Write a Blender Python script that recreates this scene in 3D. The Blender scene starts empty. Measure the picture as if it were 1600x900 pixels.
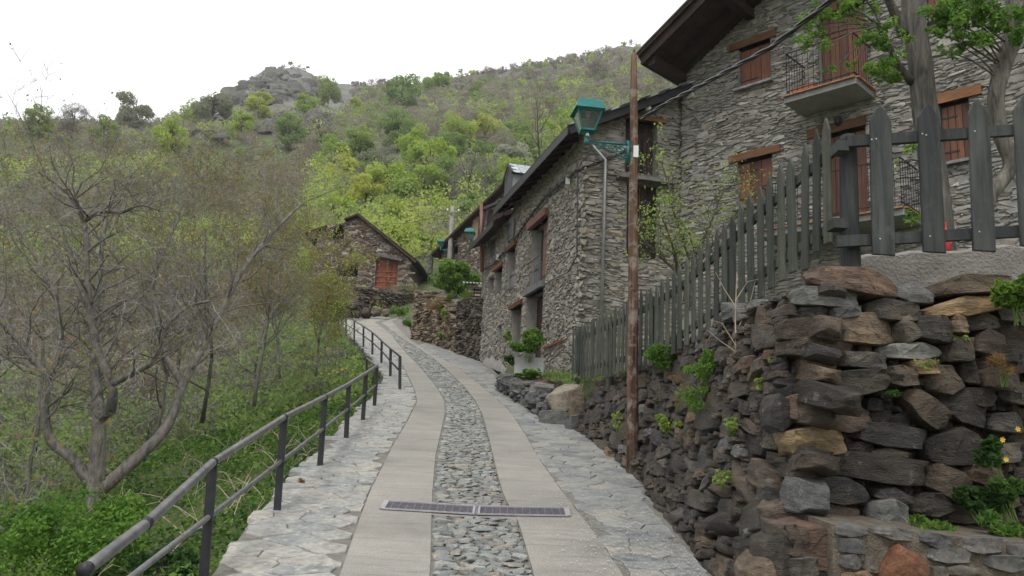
import bpy, bmesh, math, random
import numpy as np
from mathutils import Vector, Matrix, noise as mnoise
random.seed(7); RNG = np.random.default_rng(7)
SC = bpy.context.scene; COL = SC.collection
rad = math.radians

# ------------------------------------------------------------------ camera
F_PX = 1244.0; PITCH = rad(10.9); ROLL = rad(2.6); EYE = 2.2
FW = Vector((0, math.cos(PITCH), math.sin(PITCH)))
UP0 = Vector((0, -math.sin(PITCH), math.cos(PITCH)))
CR = Vector((1, 0, 0)) * math.cos(ROLL) + UP0 * math.sin(ROLL)
CU = UP0 * math.cos(ROLL) - Vector((1, 0, 0)) * math.sin(ROLL)
cam_d = bpy.data.cameras.new('camera'); cam = bpy.data.objects.new('camera', cam_d); COL.objects.link(cam)
cam_d.sensor_width = 36; cam_d.lens = 36 * F_PX / 1600
cam_d.clip_start = 0.05; cam_d.clip_end = 3000
cam.matrix_world = Matrix.Translation((0, 0, EYE)) @ Matrix((CR, CU, -FW)).transposed().to_4x4()
SC.camera = cam

# ------------------------------------------------------------------ sky and light (overcast day)
SC.view_settings.view_transform = 'Standard'; SC.view_settings.look = 'None'
SC.view_settings.exposure = EXPOSURE = 0.2; SC.view_settings.gamma = 1
SUN_EL, SUN_AZ = rad(58), rad(200)
W = bpy.data.worlds.new('World'); SC.world = W; W.use_nodes = True
nt = W.node_tree; nt.nodes.clear()
wo = nt.nodes.new('ShaderNodeOutputWorld'); bg = nt.nodes.new('ShaderNodeBackground')
sky = nt.nodes.new('ShaderNodeTexSky'); sky.sky_type = 'NISHITA'; sky.sun_disc = False
sky.sun_elevation = SUN_EL; sky.sun_rotation = SUN_AZ; sky.dust_density = 3
hs = nt.nodes.new('ShaderNodeHueSaturation'); hs.inputs['Saturation'].default_value = 0.25; hs.inputs['Value'].default_value = 1.0
tc = nt.nodes.new('ShaderNodeTexCoord')
ns = nt.nodes.new('ShaderNodeTexNoise'); ns.inputs['Scale'].default_value = 1.3; ns.inputs['Detail'].default_value = 4
cr = nt.nodes.new('ShaderNodeValToRGB')
cr.color_ramp.elements[0].position = 0.22; cr.color_ramp.elements[0].color = (8.0, 8.6, 9.3, 1)
cr.color_ramp.elements[1].position = 0.55; cr.color_ramp.elements[1].color = (14.4, 14.5, 14.6, 1)
mx = nt.nodes.new('ShaderNodeMix'); mx.data_type = 'RGBA'; mx.inputs['Factor'].default_value = 0.85
nt.links.new(sky.outputs[0], hs.inputs['Color'])
nt.links.new(tc.outputs['Generated'], ns.inputs['Vector']); nt.links.new(ns.outputs['Fac'], cr.inputs['Fac'])
nt.links.new(hs.outputs[0], mx.inputs['A']); nt.links.new(cr.outputs[0], mx.inputs['B'])
nt.links.new(mx.outputs['Result'], bg.inputs['Color']); bg.inputs['Strength'].default_value = 0.1
nt.links.new(bg.outputs[0], wo.inputs['Surface'])
sd = bpy.data.lights.new('sun', 'SUN'); sd.energy = 1.4; sd.angle = rad(18); sd.color = (1, 0.97, 0.93)
so = bpy.data.objects.new('sun', sd); COL.objects.link(so)
sdir = Vector((math.sin(SUN_AZ) * math.cos(SUN_EL), math.cos(SUN_AZ) * math.cos(SUN_EL), math.sin(SUN_EL)))
so.rotation_euler = sdir.to_track_quat('Z', 'Y').to_euler()

# ------------------------------------------------------------------ where things stand
def ray(px, py): return FW + CR * ((px - 800) / F_PX) + CU * ((450 - py) / F_PX)
def at(px, py, Y):                                   # the point at distance Y ahead seen in that direction
    d = ray(px, py); t = Y / d.y; return Vector((d.x * t, Y, EYE + d.z * t))
GY = [-60, 0, 30, 36, 42, 52, 60]; GZ = [-6, 0, 5.28, 6.5, 7.9, 9.95, 11.2]
def g(y): return float(np.interp(y, GY, GZ))
def ground(px, py, off=0.0):
    d = ray(px, py); y = 1.0
    while y < 80 and EYE + d.z * y / d.y > g(y) + off: y += 0.02
    return Vector((d.x * y / d.y, y, g(y) + off))
class Plane:                                         # a vertical wall plane: origin o, level direction d, outward normal n
    def __init__(s, o, d, flip=1):
        s.o = Vector(o); s.d = Vector((d[0], d[1], 0)).normalized(); s.n = Vector((s.d.y, -s.d.x, 0)) * flip
    def hit(s, px, py, off=0.0):
        r = ray(px, py); e = Vector((0, 0, EYE)); t = (s.o + s.n * off - e).dot(s.n) / r.dot(s.n)
        p = e + r * t; return ((p - s.o).dot(s.d), p.z)
    def P(s, u, z, off=0.0): q = s.o + s.d * u + s.n * off; return Vector((q.x, q.y, z))
def edge(pts):                                       # an edge of the road as x(y), from points of its line on the ground
    q = sorted(((p.y, p.x) for p in (ground(*a) for a in pts)))
    Y = [a for a, b in q]; X = [b for a, b in q]
    s0 = (X[1] - X[0]) / (Y[1] - Y[0])
    return [Y[0] - 6] + Y, [X[0] - 6 * s0 * 0.4] + X
E_OL = edge([(330, 899), (400, 803), (444, 761), (487, 713), (544, 656), (592, 608), (600, 590), (590, 570), (572, 548), (552, 528), (536, 510), (530, 500)])
E_CL = edge([(531, 899), (562, 811), (579, 766), (597, 731), (614, 696), (638, 656), (652, 628), (649, 612), (639, 590), (629, 570), (610, 545), (594, 527), (575, 513), (560, 503)])
E_L = edge([(672, 899), (674, 810), (675, 774), (680, 713), (689, 674), (695, 645), (694, 626), (681, 604), (659, 577), (643, 560), (629, 545), (613, 524), (599, 513), (585, 504)])
E_R = edge([(835, 899), (809, 811), (789, 779), (776, 735), (765, 687), (754, 647), (743, 626), (726, 604), (698, 577), (678, 560), (656, 545), (628, 528), (610, 515), (596, 504)])
E_CR = edge([(973, 899), (921, 822), (886, 779), (864, 748), (842, 717), (820, 678), (797, 643), (772, 620), (748, 600), (716, 575), (690, 560), (664, 545), (640, 530), (622, 513), (612, 502)])
E_OR = edge([(1110, 899), (1096, 879), (1012, 787), (1004, 752), (960, 704), (899, 669), (851, 656), (829, 643), (800, 620), (781, 608), (778, 592), (749, 563), (728, 553), (709, 549), (687, 543), (660, 533), (644, 529), (636, 515), (630, 497)])
def ex(E, y): return float(np.interp(y, E[0], E[1]))

# ------------------------------------------------------------------ objects
def mesh_obj(name, me, mat=None, parent=None, world=True):
    o = bpy.data.objects.new(name, me); COL.objects.link(o)
    if mat is not None and not me.materials: me.materials.append(mat)
    if parent is not None:
        o.parent = parent
        if world: o.matrix_parent_inverse = Matrix.Translation(parent.location).inverted()
    return o
def tag(o, label=None, cat=None, group=None, kind=None):
    if label: o['label'] = label
    if cat: o['category'] = cat
    if group: o['group'] = group
    if kind: o['kind'] = kind
    return o
def thing(name, label, cat, loc=(0, 0, 0), group=None, kind=None, rz=0):
    o = bpy.data.objects.new(name, None); COL.objects.link(o); o.location = loc; o.rotation_euler = (0, 0, rz)
    o.empty_display_size = 0.2
    return tag(o, label, cat, group, kind)
def dup(root, loc, rz=0, scale=None, label=None):
    r = root.copy(); COL.objects.link(r); r.location = loc; r.rotation_euler = (0, 0, rz)
    if scale: r.scale = scale
    if label: r['label'] = label
    for ch in list(root.children):
        c = ch.copy(); COL.objects.link(c); c.parent = r
        for gch in list(ch.children):
            d = gch.copy(); COL.objects.link(d); d.parent = c
    return r
class MB:
    def __init__(s): s.v = []; s.f = []; s.t = []
    def add(s, vs, fs, tint=0.0):
        b = len(s.v); s.v += [tuple(v) for v in vs]; s.f += [tuple(i + b for i in f) for f in fs]; s.t += [tint] * len(vs); return s
    def box(s, c, half, ax=None, tint=0.0, taper=1.0):
        c = Vector(c); X, Y, Z = ax if ax else (Vector((1, 0, 0)), Vector((0, 1, 0)), Vector((0, 0, 1)))
        vs = []
        for k in (-1, 1):
            q = taper if k == 1 else 1
            for i, j in ((-1, -1), (1, -1), (1, 1), (-1, 1)):
                vs.append(c + X * (half[0] * i * q) + Y * (half[1] * j * q) + Z * (half[2] * k))
        return s.add(vs, [(0, 3, 2, 1), (4, 5, 6, 7), (0, 1, 5, 4), (1, 2, 6, 5), (2, 3, 7, 6), (3, 0, 4, 7)], tint)
    def bar(s, a, b, w, h, up=Vector((0, 0, 1)), tint=0.0):
        a = Vector(a); b = Vector(b); Z = (b - a); L = Z.length; Z = Z / L
        X = up.cross(Z)
        if X.length < 1e-4: X = Vector((1, 0, 0)).cross(Z)
        X.normalize(); Y = Z.cross(X)
        return s.box((a + b) / 2, (w / 2, h / 2, L / 2), (X, Y, Z), tint)
    def tube(s, pts, r, n=8, caps=True, tint=0.0):
        pts = [Vector(p) for p in pts]; k = len(pts)
        if not hasattr(r, '__len__'): r = [r] * k
        b = len(s.v); X = None
        for i, p in enumerate(pts):
            t = (pts[min(i + 1, k - 1)] - pts[max(i - 1, 0)])
            t = t.normalized() if t.length > 1e-9 else Vector((0, 0, 1))
            if X is None: X = t.orthogonal().normalized()
            X = (X - t * X.dot(t)); X = X.normalized() if X.length > 1e-6 else t.orthogonal().normalized()
            Y = t.cross(X)
            for j in range(n):
                a = 2 * math.pi * j / n; q = p + (X * math.cos(a) + Y * math.sin(a)) * r[i]
                s.v.append((q.x, q.y, q.z)); s.t.append(tint)
        for i in range(k - 1):
            for j in range(n):
                s.f.append((b + i * n + j, b + i * n + (j + 1) % n, b + (i + 1) * n + (j + 1) % n, b + (i + 1) * n + j))
        if caps and n > 2:
            s.f.append(tuple(b + j for j in reversed(range(n)))); s.f.append(tuple(b + (k - 1) * n + j for j in range(n)))
        return s
    def lathe(s, c, prof, n=12, ax=None, tint=0.0, rot=0.0):
        c = Vector(c); X, Y, Z = ax if ax else (Vector((1, 0, 0)), Vector((0, 1, 0)), Vector((0, 0, 1)))
        vs = [c + (X * math.cos(2 * math.pi * j / n + rot) + Y * math.sin(2 * math.pi * j / n + rot)) * r + Z * z for r, z in prof for j in range(n)]
        fs = [(i * n + j, i * n + (j + 1) % n, (i + 1) * n + (j + 1) % n, (i + 1) * n + j) for i in range(len(prof) - 1) for j in range(n)]
        fs += [tuple(reversed(range(n))), tuple((len(prof) - 1) * n + j for j in range(n))]
        return s.add(vs, fs, tint)
    def mesh(s, name, smooth=False, autosmooth=None):
        me = bpy.data.meshes.new(name); me.from_pydata(s.v, [], s.f)
        a = me.attributes.new('tint', 'FLOAT', 'POINT'); a.data.foreach_set('value', np.array(s.t, dtype=np.float32))
        if smooth: me.polygons.foreach_set('use_smooth', [True] * len(me.polygons))
        if autosmooth:
            me.polygons.foreach_set('use_smooth', [True] * len(me.polygons)); me.set_sharp_from_angle(angle=rad(autosmooth))
        return me
    def build(s, name, mat, parent=None, smooth=False, world=True, autosmooth=None):
        return mesh_obj(name, s.mesh(name, smooth, autosmooth), mat, parent, world)
def np_mesh(name, V, Fq, tint, smooth=False):         # V (n,3), Fq (m,k) faces of one size
    me = bpy.data.meshes.new(name); n, m, k = len(V), len(Fq), Fq.shape[1]
    me.vertices.add(n); me.vertices.foreach_set('co', np.asarray(V, np.float32).ravel())
    me.loops.add(m * k); me.loops.foreach_set('vertex_index', np.asarray(Fq, np.int32).ravel())
    me.polygons.add(m); me.polygons.foreach_set('loop_start', np.arange(0, m * k, k, dtype=np.int32))
    if smooth: me.polygons.foreach_set('use_smooth', np.ones(m, bool))
    me.update(calc_edges=True)
    a = me.attributes.new('tint', 'FLOAT', 'POINT'); a.data.foreach_set('value', np.asarray(tint, np.float32))
    return me
def leaf_arrays(C, S, T, rng=RNG, asp=0.55, up=0.0):  # folded diamond leaves: centre, length, tint
    n = len(C); S = np.asarray(S).reshape(-1, 1) * np.ones((n, 1))
    a = rng.normal(size=(n, 3)); a /= np.linalg.norm(a, axis=1, keepdims=True)
    b = rng.normal(size=(n, 3)); b[:, 2] += 0; b -= a * (a * b).sum(1, keepdims=True); b /= np.linalg.norm(b, axis=1, keepdims=True)
    if up:
        nn = np.cross(a, b); nn = nn * (1 - up) + np.array([0, 0, 1]) * up * 1.5
        nn /= np.linalg.norm(nn, axis=1, keepdims=True); a -= nn * (a * nn).sum(1, keepdims=True); a /= np.linalg.norm(a, axis=1, keepdims=True); b = np.cross(nn, a)
    V = np.stack([C - a * S, C + b * S * asp, C + a * S, C - b * S * asp], 1).reshape(-1, 3)
    Fq = np.arange(4 * n).reshape(-1, 4)
    return V, Fq, np.repeat(np.asarray(T) * np.ones(n), 4)
def leaf_obj(name, mat, C, S, T, parent=None, asp=0.55, up=0.0, world=True):
    V, Fq, t = leaf_arrays(np.asarray(C, float), S, T, asp=asp, up=up)
    return mesh_obj(name, np_mesh(name, V, Fq, t), mat, parent, world)

# ------------------------------------------------------------------ materials
class NT:
    def __init__(s, name):
        s.m = bpy.data.materials.new(name); s.m.use_nodes = True; s.t = s.m.node_tree
        s.b = s.t.nodes['Principled BSDF']; s.out = s.t.nodes['Material Output']
    def n(s, typ, **kw):
        x = s.t.nodes.new(typ)
        for k, v in kw.items():
            if k in ('operation', 'data_type', 'blend_type', 'attribute_name', 'feature', 'noise_dimensions', 'bands_direction', 'wave_type', 'use_clamp'): setattr(x, k, v)
            else: x.inputs[k.replace('_', ' ')].default_value = v
        return x
    def l(s, a, b): s.t.links.new(a, b)
    def math(s, op, a, b=None, clamp=False):
        x = s.n('ShaderNodeMath', operation=op); x.use_clamp = clamp
        for i, q in enumerate((a, b)):
            if q is None: continue
            if isinstance(q, (int, float)): x.inputs[i].default_value = q
            else: s.l(q, x.inputs[i])
        return x.outputs[0]
    def pos(s, scale=(1, 1, 1), obj=False):
        c = s.n('ShaderNodeTexCoord').outputs['Object'] if obj else s.n('ShaderNodeNewGeometry').outputs['Position']
        m = s.n('ShaderNodeMapping'); m.inputs['Scale'].default_value = scale; s.l(c, m.inputs['Vector']); return m.outputs[0]
    def noise(s, scale, detail=4, rough=0.55, vec=None, dist=0.0):
        x = s.n('ShaderNodeTexNoise', Scale=scale, Detail=detail, Roughness=rough, Distortion=dist)
        s.l(vec if vec is not None else s.pos(), x.inputs['Vector']); return x.outputs['Fac']
    def ramp(s, fac, stops, interp='LINEAR'):
        r = s.n('ShaderNodeValToRGB'); e = r.color_ramp; e.interpolation = interp
        while len(e.elements) > 1: e.elements.remove(e.elements[0])
        e.elements[0].position = stops[0][0]; e.elements[0].color = (*stops[0][1], 1)
        for p, c in stops[1:]:
            q = e.elements.new(p); q.color = (*c, 1)
        s.l(fac, r.inputs['Fac']); return r.outputs['Color']
    def mix(s, fac, a, b, mode='MIX'):
        x = s.n('ShaderNodeMix', data_type='RGBA', blend_type=mode)
        for k, q in ((0, fac), (6, a), (7, b)):
            if isinstance(q, (int, float)): x.inputs[k].default_value = q
            elif isinstance(q, tuple): x.inputs[k].default_value = (*q, 1)
            else: s.l(q, x.inputs[k])
        return x.outputs[2]
    def tint(s):
        a = s.n('ShaderNodeAttribute', attribute_name='tint').outputs['Fac']; o = s.n('ShaderNodeObjectInfo').outputs['Random']
        return s.math('FRACT', s.math('ADD', a, o))
    def bump(s, h, strength=0.4, dist=0.02):
        b = s.n('ShaderNodeBump', Strength=strength, Distance=dist); s.l(h, b.inputs['Height']); s.l(b.outputs[0], s.b.inputs['Normal'])
    def done(s, col, rough=0.85, metal=0.0, spec=0.3):
        if isinstance(col, tuple): s.b.inputs['Base Color'].default_value = (*col, 1)
        else: s.l(col, s.b.inputs['Base Color'])
        if isinstance(rough, (int, float)): s.b.inputs['Roughness'].default_value = rough
        else: s.l(rough, s.b.inputs['Roughness'])
        s.b.inputs['Metallic'].default_value = metal; s.b.inputs['Specular IOR Level'].default_value = spec
        return s.m
def stone_mat(name, cols, lichen=None, lich_amt=0.62, fine=38, bump=0.6, dist=0.015, strata=False, rough=0.85, soft=1.0):
    m = NT(name); k = len(cols)
    base = m.ramp(m.tint(), [((i + 0.0) / k, c) for i, c in enumerate(cols)], 'LINEAR')
    p = m.pos((1, 1, 3.2)) if strata else m.pos()
    n1 = m.noise(6, 5, 0.6, p); n2 = m.noise(fine, 4, 0.65, p)
    v = m.ramp(n1, [(0.25, (0.5, 0.5, 0.52)), (0.5, (0.95, 0.95, 0.94)), (0.75, (1.4, 1.36, 1.28))])
    c = m.mix(min(1.0, soft), base, v, 'MULTIPLY')
    v2 = m.ramp(n2, [(0.3, (0.66, 0.66, 0.66)), (0.6, (1.14, 1.14, 1.14))])
    c = m.mix(min(1.0, soft), c, v2, 'MULTIPLY')
    if lichen:
        f = m.ramp(m.noise(9, 6, 0.7), [(lich_amt, (0, 0, 0)), (lich_amt + 0.08, (1, 1, 1))]); c = m.mix(m.math('MULTIPLY', f, 0.7), c, lichen)
    if strata and dist > .02:
        n3 = m.noise(2.2, 5, 0.7, m.pos((1, 1, 2))); c = m.mix(1.0, c, m.ramp(n3, [(0.32, (0.6, 0.58, 0.58)), (0.52, (1, 1, 1)), (0.68, (1.55, 1.42, 1.25))]), 'MULTIPLY')
    m.bump(m.math('ADD', m.math('MULTIPLY', n1, 1.2), m.math('MULTIPLY', n2, 0.6)), bump, dist)
    return m.done(c, rough)
def wood_mat(name, dark, light, axis=(30, 30, 1.5), bump=0.4, rough=0.75, spec=0.25, extra=None):
    m = NT(name); vec = m.n('ShaderNodeMapping'); vec.inputs['Scale'].default_value = axis
    m.l(m.n('ShaderNodeNewGeometry').outputs['Position'], vec.inputs['Vector'])
    n1 = m.noise(1.0, 6, 0.65, vec.outputs[0], 0.6); n2 = m.noise(2.2, 4, 0.6)
    c = m.ramp(n1, [(0.3, dark), (0.7, light)])
    c = m.mix(1.0, c, m.ramp(m.tint(), [(0, (0.6, 0.62, 0.64)), (0.5, (1, 1, 1)), (1, (1.3, 1.25, 1.17))]), 'MULTIPLY')
    c = m.mix(1.0, c, m.ramp(n2, [(0.3, (0.75, 0.76, 0.78)), (0.7, (1.15, 1.13, 1.1))]), 'MULTIPLY')
    if extra:
        f = m.ramp(m.noise(5, 6, 0.7), [(extra[1], (0, 0, 0)), (extra[1] + 0.1, (1, 1, 1))]); c = m.mix(m.math('MULTIPLY', f, extra[2]), c, extra[0])
    m.bump(n1, bump, 0.006); return m.done(c, rough, spec=spec)
def plain_mat(name, a, b, scale=8, rough=0.7, metal=0.0, bump=0.2, dist=0.004, spec=0.4, spots=None):
    m = NT(name); n1 = m.noise(scale, 6, 0.65); n2 = m.noise(scale * 7, 3, 0.6)
    c = m.ramp(n1, [(0.3, a), (0.7, b)])
    if spots:
        f = m.ramp(m.noise(spots[1], 5, 0.7), [(spots[2], (0, 0, 0)), (spots[2] + 0.06, (1, 1, 1))]); c = m.mix(f, c, spots[0])
    m.bump(n2, bump, dist); return m.done(c, rough, metal, spec)
def leaf_mat(name, cols, trans=0.55, rough=0.55):
    m = NT(name); k = len(cols); a = m.n('ShaderNodeAttribute', attribute_name='tint').outputs['Fac']
    c = m.ramp(a, [(i / (k - 1), q) for i, q in enumerate(cols)])
    o = m.n('ShaderNodeObjectInfo').outputs['Random']
    c = m.mix(1.0, c, m.ramp(o, [(0, (0.85, 0.9, 0.9)), (1, (1.15, 1.08, 1.0))]), 'MULTIPLY')
    m.done(c, rough, spec=0.2)
    tr = m.n('ShaderNodeBsdfTranslucent'); m.l(c, tr.inputs['Color'])
    ms = m.n('ShaderNodeMixShader'); ms.inputs[0].default_value = trans
    m.l(m.b.outputs[0], ms.inputs[1]); m.l(tr.outputs[0], ms.inputs[2]); m.l(ms.outputs[0], m.out.inputs['Surface'])
    return m.m
M = {}
M['house_stone'] = stone_mat('house stone', [(0.225, 0.215, 0.198), (0.275, 0.262, 0.238), (0.2, 0.192, 0.18), (0.4, 0.385, 0.355), (0.2, 0.185, 0.165), (0.255, 0.245, 0.228), (0.28, 0.25, 0.205), (0.235, 0.225, 0.21)], (0.42, 0.42, 0.4), 0.64, fine=45, bump=0.5, dist=0.01, soft=0.8)
M['old_stone'] = stone_mat('weathered house stone', [(0.25, 0.232, 0.2), (0.31, 0.292, 0.255), (0.21, 0.195, 0.172), (0.36, 0.34, 0.3), (0.27, 0.238, 0.19), (0.26, 0.25, 0.228), (0.31, 0.268, 0.205), (0.23, 0.218, 0.198)], (0.45, 0.43, 0.39), 0.66, fine=45, bump=0.5, dist=0.01, soft=0.8)
M['barn_stone'] = stone_mat('brown barn stone', [(0.1, 0.07, 0.05), (0.19, 0.13, 0.09), (0.065, 0.05, 0.04), (0.36, 0.32, 0.27), (0.13, 0.085, 0.055), (0.19, 0.165, 0.15), (0.09, 0.07, 0.055)], (0.34, 0.33, 0.3), 0.62, fine=20)
M['wall_stone'] = stone_mat('dark schist', [(0.038, 0.034, 0.031), (0.088, 0.077, 0.065), (0.125, 0.1, 0.078), (0.052, 0.048, 0.046), (0.16, 0.122, 0.086), (0.07, 0.059, 0.051), (0.135, 0.126, 0.11), (0.1, 0.074, 0.056), (0.075, 0.07, 0.067)], (0.2, 0.195, 0.17), 0.6, fine=42, bump=1.0, dist=0.045, strata=True, rough=0.42, soft=1.35)
M['ochre_stone'] = stone_mat('ochre schist', [(0.22, 0.15, 0.08), (0.16, 0.105, 0.06), (0.26, 0.19, 0.11), (0.15, 0.09, 0.05)], (0.3, 0.28, 0.22), 0.62, fine=28, bump=0.9, dist=0.03, strata=True, rough=0.7)
M['red_stone'] = stone_mat('rusty stone', [(0.12, 0.06, 0.037), (0.15, 0.07, 0.04), (0.1, 0.06, 0.042)], (0.2, 0.16, 0.12), 0.64, fine=28, bump=0.8, dist=0.03)
M['pale_stone'] = stone_mat('pale grey slab stone', [(0.14, 0.14, 0.132), (0.2, 0.195, 0.18), (0.11, 0.11, 0.11)], (0.28, 0.27, 0.24), 0.6, fine=28, bump=0.7, dist=0.02, strata=True)
M['sand_stone'] = stone_mat('pale tan boulder', [(0.3, 0.245, 0.18), (0.27, 0.235, 0.19)], (0.36, 0.34, 0.3), 0.6, fine=28, bump=0.5)
M['flag'] = stone_mat('blue grey flagstone', [(0.29, 0.292, 0.28), (0.345, 0.337, 0.31), (0.24, 0.247, 0.242), (0.37, 0.348, 0.305), (0.31, 0.303, 0.28), (0.265, 0.273, 0.265)], (0.46, 0.43, 0.38), 0.56, fine=18, bump=0.45, dist=0.01, rough=0.6, soft=0.8)
M['cobble'] = stone_mat('grey cobble', [(0.25, 0.258, 0.25), (0.17, 0.184, 0.18), (0.31, 0.312, 0.295), (0.2, 0.2, 0.185), (0.25, 0.27, 0.265), (0.27, 0.25, 0.215)], (0.5, 0.49, 0.45), 0.68, fine=50, bump=0.5, dist=0.008, rough=0.7)
M['rock'] = stone_mat('hill rock', [(0.15, 0.15, 0.135), (0.22, 0.215, 0.195), (0.12, 0.118, 0.11), (0.26, 0.255, 0.225)], (0.3, 0.33, 0.24), 0.6, fine=3, bump=0.8, dist=0.4)
M['mortar'] = plain_mat('grey mortar', (0.19, 0.183, 0.168), (0.29, 0.28, 0.255), 6, 0.95, bump=0.5, dist=0.01)
M['tan_mortar'] = plain_mat('tan mortar', (0.09, 0.078, 0.062), (0.26, 0.215, 0.16), 13, 0.95, bump=1.0, dist=0.03)
M['dark_core'] = plain_mat('dark soil', (0.018, 0.015, 0.012), (0.04, 0.032, 0.024), 6, 0.95, bump=0.5, dist=0.02)
M['path_bed'] = plain_mat('path mortar', (0.12, 0.112, 0.098), (0.24, 0.225, 0.195), 10, 0.9, bump=0.6, dist=0.006)
M['flag_dark'] = stone_mat('smooth slate paving', [(0.235, 0.245, 0.243), (0.29, 0.29, 0.275), (0.19, 0.2, 0.2), (0.32, 0.305, 0.27), (0.255, 0.255, 0.24)], (0.38, 0.36, 0.32), 0.58, fine=14, bump=0.25, dist=0.006, rough=0.55, soft=0.6)
M['cobble_bed'] = plain_mat('cobble mortar', (0.08, 0.077, 0.068), (0.17, 0.162, 0.145), 20, 0.95, bump=0.6, dist=0.008)
M['render'] = plain_mat('rough grey render', (0.2, 0.185, 0.165), (0.34, 0.315, 0.285), 5, 0.95, bump=1.0, dist=0.03)
M['white_render'] = plain_mat('pale lime splash', (0.24, 0.23, 0.21), (0.38, 0.365, 0.34), 4, 0.95, bump=0.8, dist=0.02)
M['concrete'] = plain_mat('smooth concrete', (0.3, 0.3, 0.29), (0.4, 0.4, 0.385), 5, 0.85, bump=0.3)
M['balcony_concrete'] = plain_mat('balcony concrete', (0.2, 0.2, 0.195), (0.3, 0.3, 0.29), 3, 0.9, bump=0.4, dist=0.008)
M['steel_dark'] = plain_mat('dark painted steel', (0.018, 0.018, 0.022), (0.035, 0.034, 0.038), 12, 0.45, 0.1, spots=((0.09, 0.045, 0.025), 14, 0.68))
M['rail_steel'] = plain_mat('worn steel rail', (0.1, 0.1, 0.105), (0.23, 0.225, 0.22), 7, 0.45, 0.35, spots=((0.17, 0.095, 0.07), 5, 0.62))
M['grate_steel'] = plain_mat('galvanised grate', (0.3, 0.29, 0.3), (0.42, 0.41, 0.42), 12, 0.5, 0.2)
M['grille_steel'] = plain_mat('grate mesh', (0.12, 0.11, 0.125), (0.2, 0.19, 0.21), 12, 0.5, 0.2)
M['iron'] = plain_mat('black iron', (0.012, 0.012, 0.014), (0.03, 0.028, 0.03), 20, 0.5, 0.2)
M['cable'] = plain_mat('black cable', (0.012, 0.012, 0.014), (0.04, 0.04, 0.042), 30, 0.38)
M['lamp_green'] = plain_mat('teal enamel', (0.01, 0.125, 0.115), (0.02, 0.19, 0.172), 14, 0.5, 0.0, bump=0.2, spec=0.3)
M['lamp_dark'] = plain_mat('dark teal iron', (0.008, 0.1, 0.1), (0.014, 0.16, 0.15), 9, 0.35)
M['white_plastic'] = plain_mat('white plastic', (0.6, 0.6, 0.58), (0.72, 0.72, 0.7), 12, 0.4)
M['zinc'] = plain_mat('zinc pipe', (0.36, 0.37, 0.38), (0.5, 0.51, 0.52), 5, 0.35, 0.6)
M['dull_metal'] = plain_mat('dull lamp metal', (0.07, 0.07, 0.068), (0.12, 0.12, 0.116), 9, 0.5)
M['copper'] = plain_mat('aged copper pipe', (0.16, 0.07, 0.045), (0.24, 0.11, 0.07), 5, 0.5, 0.3)
M['red_plastic'] = plain_mat('red plastic', (0.55, 0.03, 0.03), (0.62, 0.05, 0.04), 9, 0.4)
M['terracotta'] = plain_mat('terracotta', (0.35, 0.12, 0.06), (0.45, 0.17, 0.09), 12, 0.8)
M['tile_edge'] = plain_mat('brick tile edging', (0.24, 0.12, 0.07), (0.36, 0.2, 0.12), 12, 0.85)
M['shutter_wood'] = wood_mat('varnished shutter wood', (0.1, 0.042, 0.025), (0.2, 0.088, 0.052), rough=0.55)
M['lintel_wood'] = wood_mat('orange brown beam', (0.11, 0.055, 0.03), (0.25, 0.12, 0.06), (3, 3, 30))
M['faded_red'] = wood_mat('faded red shutter', (0.15, 0.07, 0.055), (0.26, 0.14, 0.11))
M['grey_wood'] = wood_mat('silvered wood', (0.1, 0.1, 0.11), (0.2, 0.2, 0.205))
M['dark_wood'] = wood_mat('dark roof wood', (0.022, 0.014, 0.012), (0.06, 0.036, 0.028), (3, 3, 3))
M['brown_board'] = wood_mat('chestnut board', (0.1, 0.04, 0.022), (0.2, 0.085, 0.045))
M['pale_board'] = wood_mat('pale board', (0.3, 0.19, 0.13), (0.45, 0.32, 0.23))
M['fence_wood'] = wood_mat('weathered green black fence wood', (0.032, 0.035, 0.034), (0.095, 0.1, 0.095), (16, 16, 1.2), bump=0.6, extra=((0.1, 0.125, 0.1), 0.6, 0.5))
M['fence_green'] = wood_mat('mossy fence wood', (0.036, 0.041, 0.034), (0.095, 0.102, 0.085), (16, 16, 1.2), bump=0.6, extra=((0.14, 0.15, 0.12), 0.58, 0.5))
M['pole_wood'] = wood_mat('tarred pole wood', (0.015, 0.011, 0.009), (0.17, 0.1, 0.065), (30, 30, 0.7), bump=1.0, extra=((0.3, 0.26, 0.22), 0.5, 0.6))
M['barn_door'] = wood_mat('rusty red barn door', (0.1, 0.03, 0.018), (0.28, 0.1, 0.055), (3, 3, 12), extra=((0.36, 0.2, 0.14), 0.58, 0.7))
M['grey_pole'] = wood_mat('grey pole', (0.2, 0.19, 0.17), (0.34, 0.32, 0.3))
M['bark'] = wood_mat('grey brown bark', (0.035, 0.031, 0.027), (0.2, 0.185, 0.165), (17, 17, 2.6), bump=1.0, rough=0.9)
M['bark_dark'] = wood_mat('dark bark', (0.035, 0.028, 0.025), (0.12, 0.1, 0.085), (14, 14, 3), bump=0.9, rough=0.9)
M['bark_grey'] = wood_mat('pale grey bark', (0.055, 0.05, 0.045), (0.25, 0.235, 0.215), (16, 16, 5), bump=1.0, rough=0.9)
M['twig'] = wood_mat('grey twigs', (0.12, 0.115, 0.11), (0.3, 0.29, 0.275), (6, 6, 6), bump=0.1, rough=0.9)
M['dry_twig'] = wood_mat('pale dry stems', (0.34, 0.28, 0.2), (0.5, 0.43, 0.32), (6, 6, 6), bump=0.1, rough=0.9)
M['slate_roof'] = stone_mat('roof slate', [(0.13, 0.14, 0.15), (0.2, 0.21, 0.22), (0.16, 0.165, 0.17), (0.24, 0.25, 0.26)], None, fine=40, bump=0.2, rough=0.5)
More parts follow.
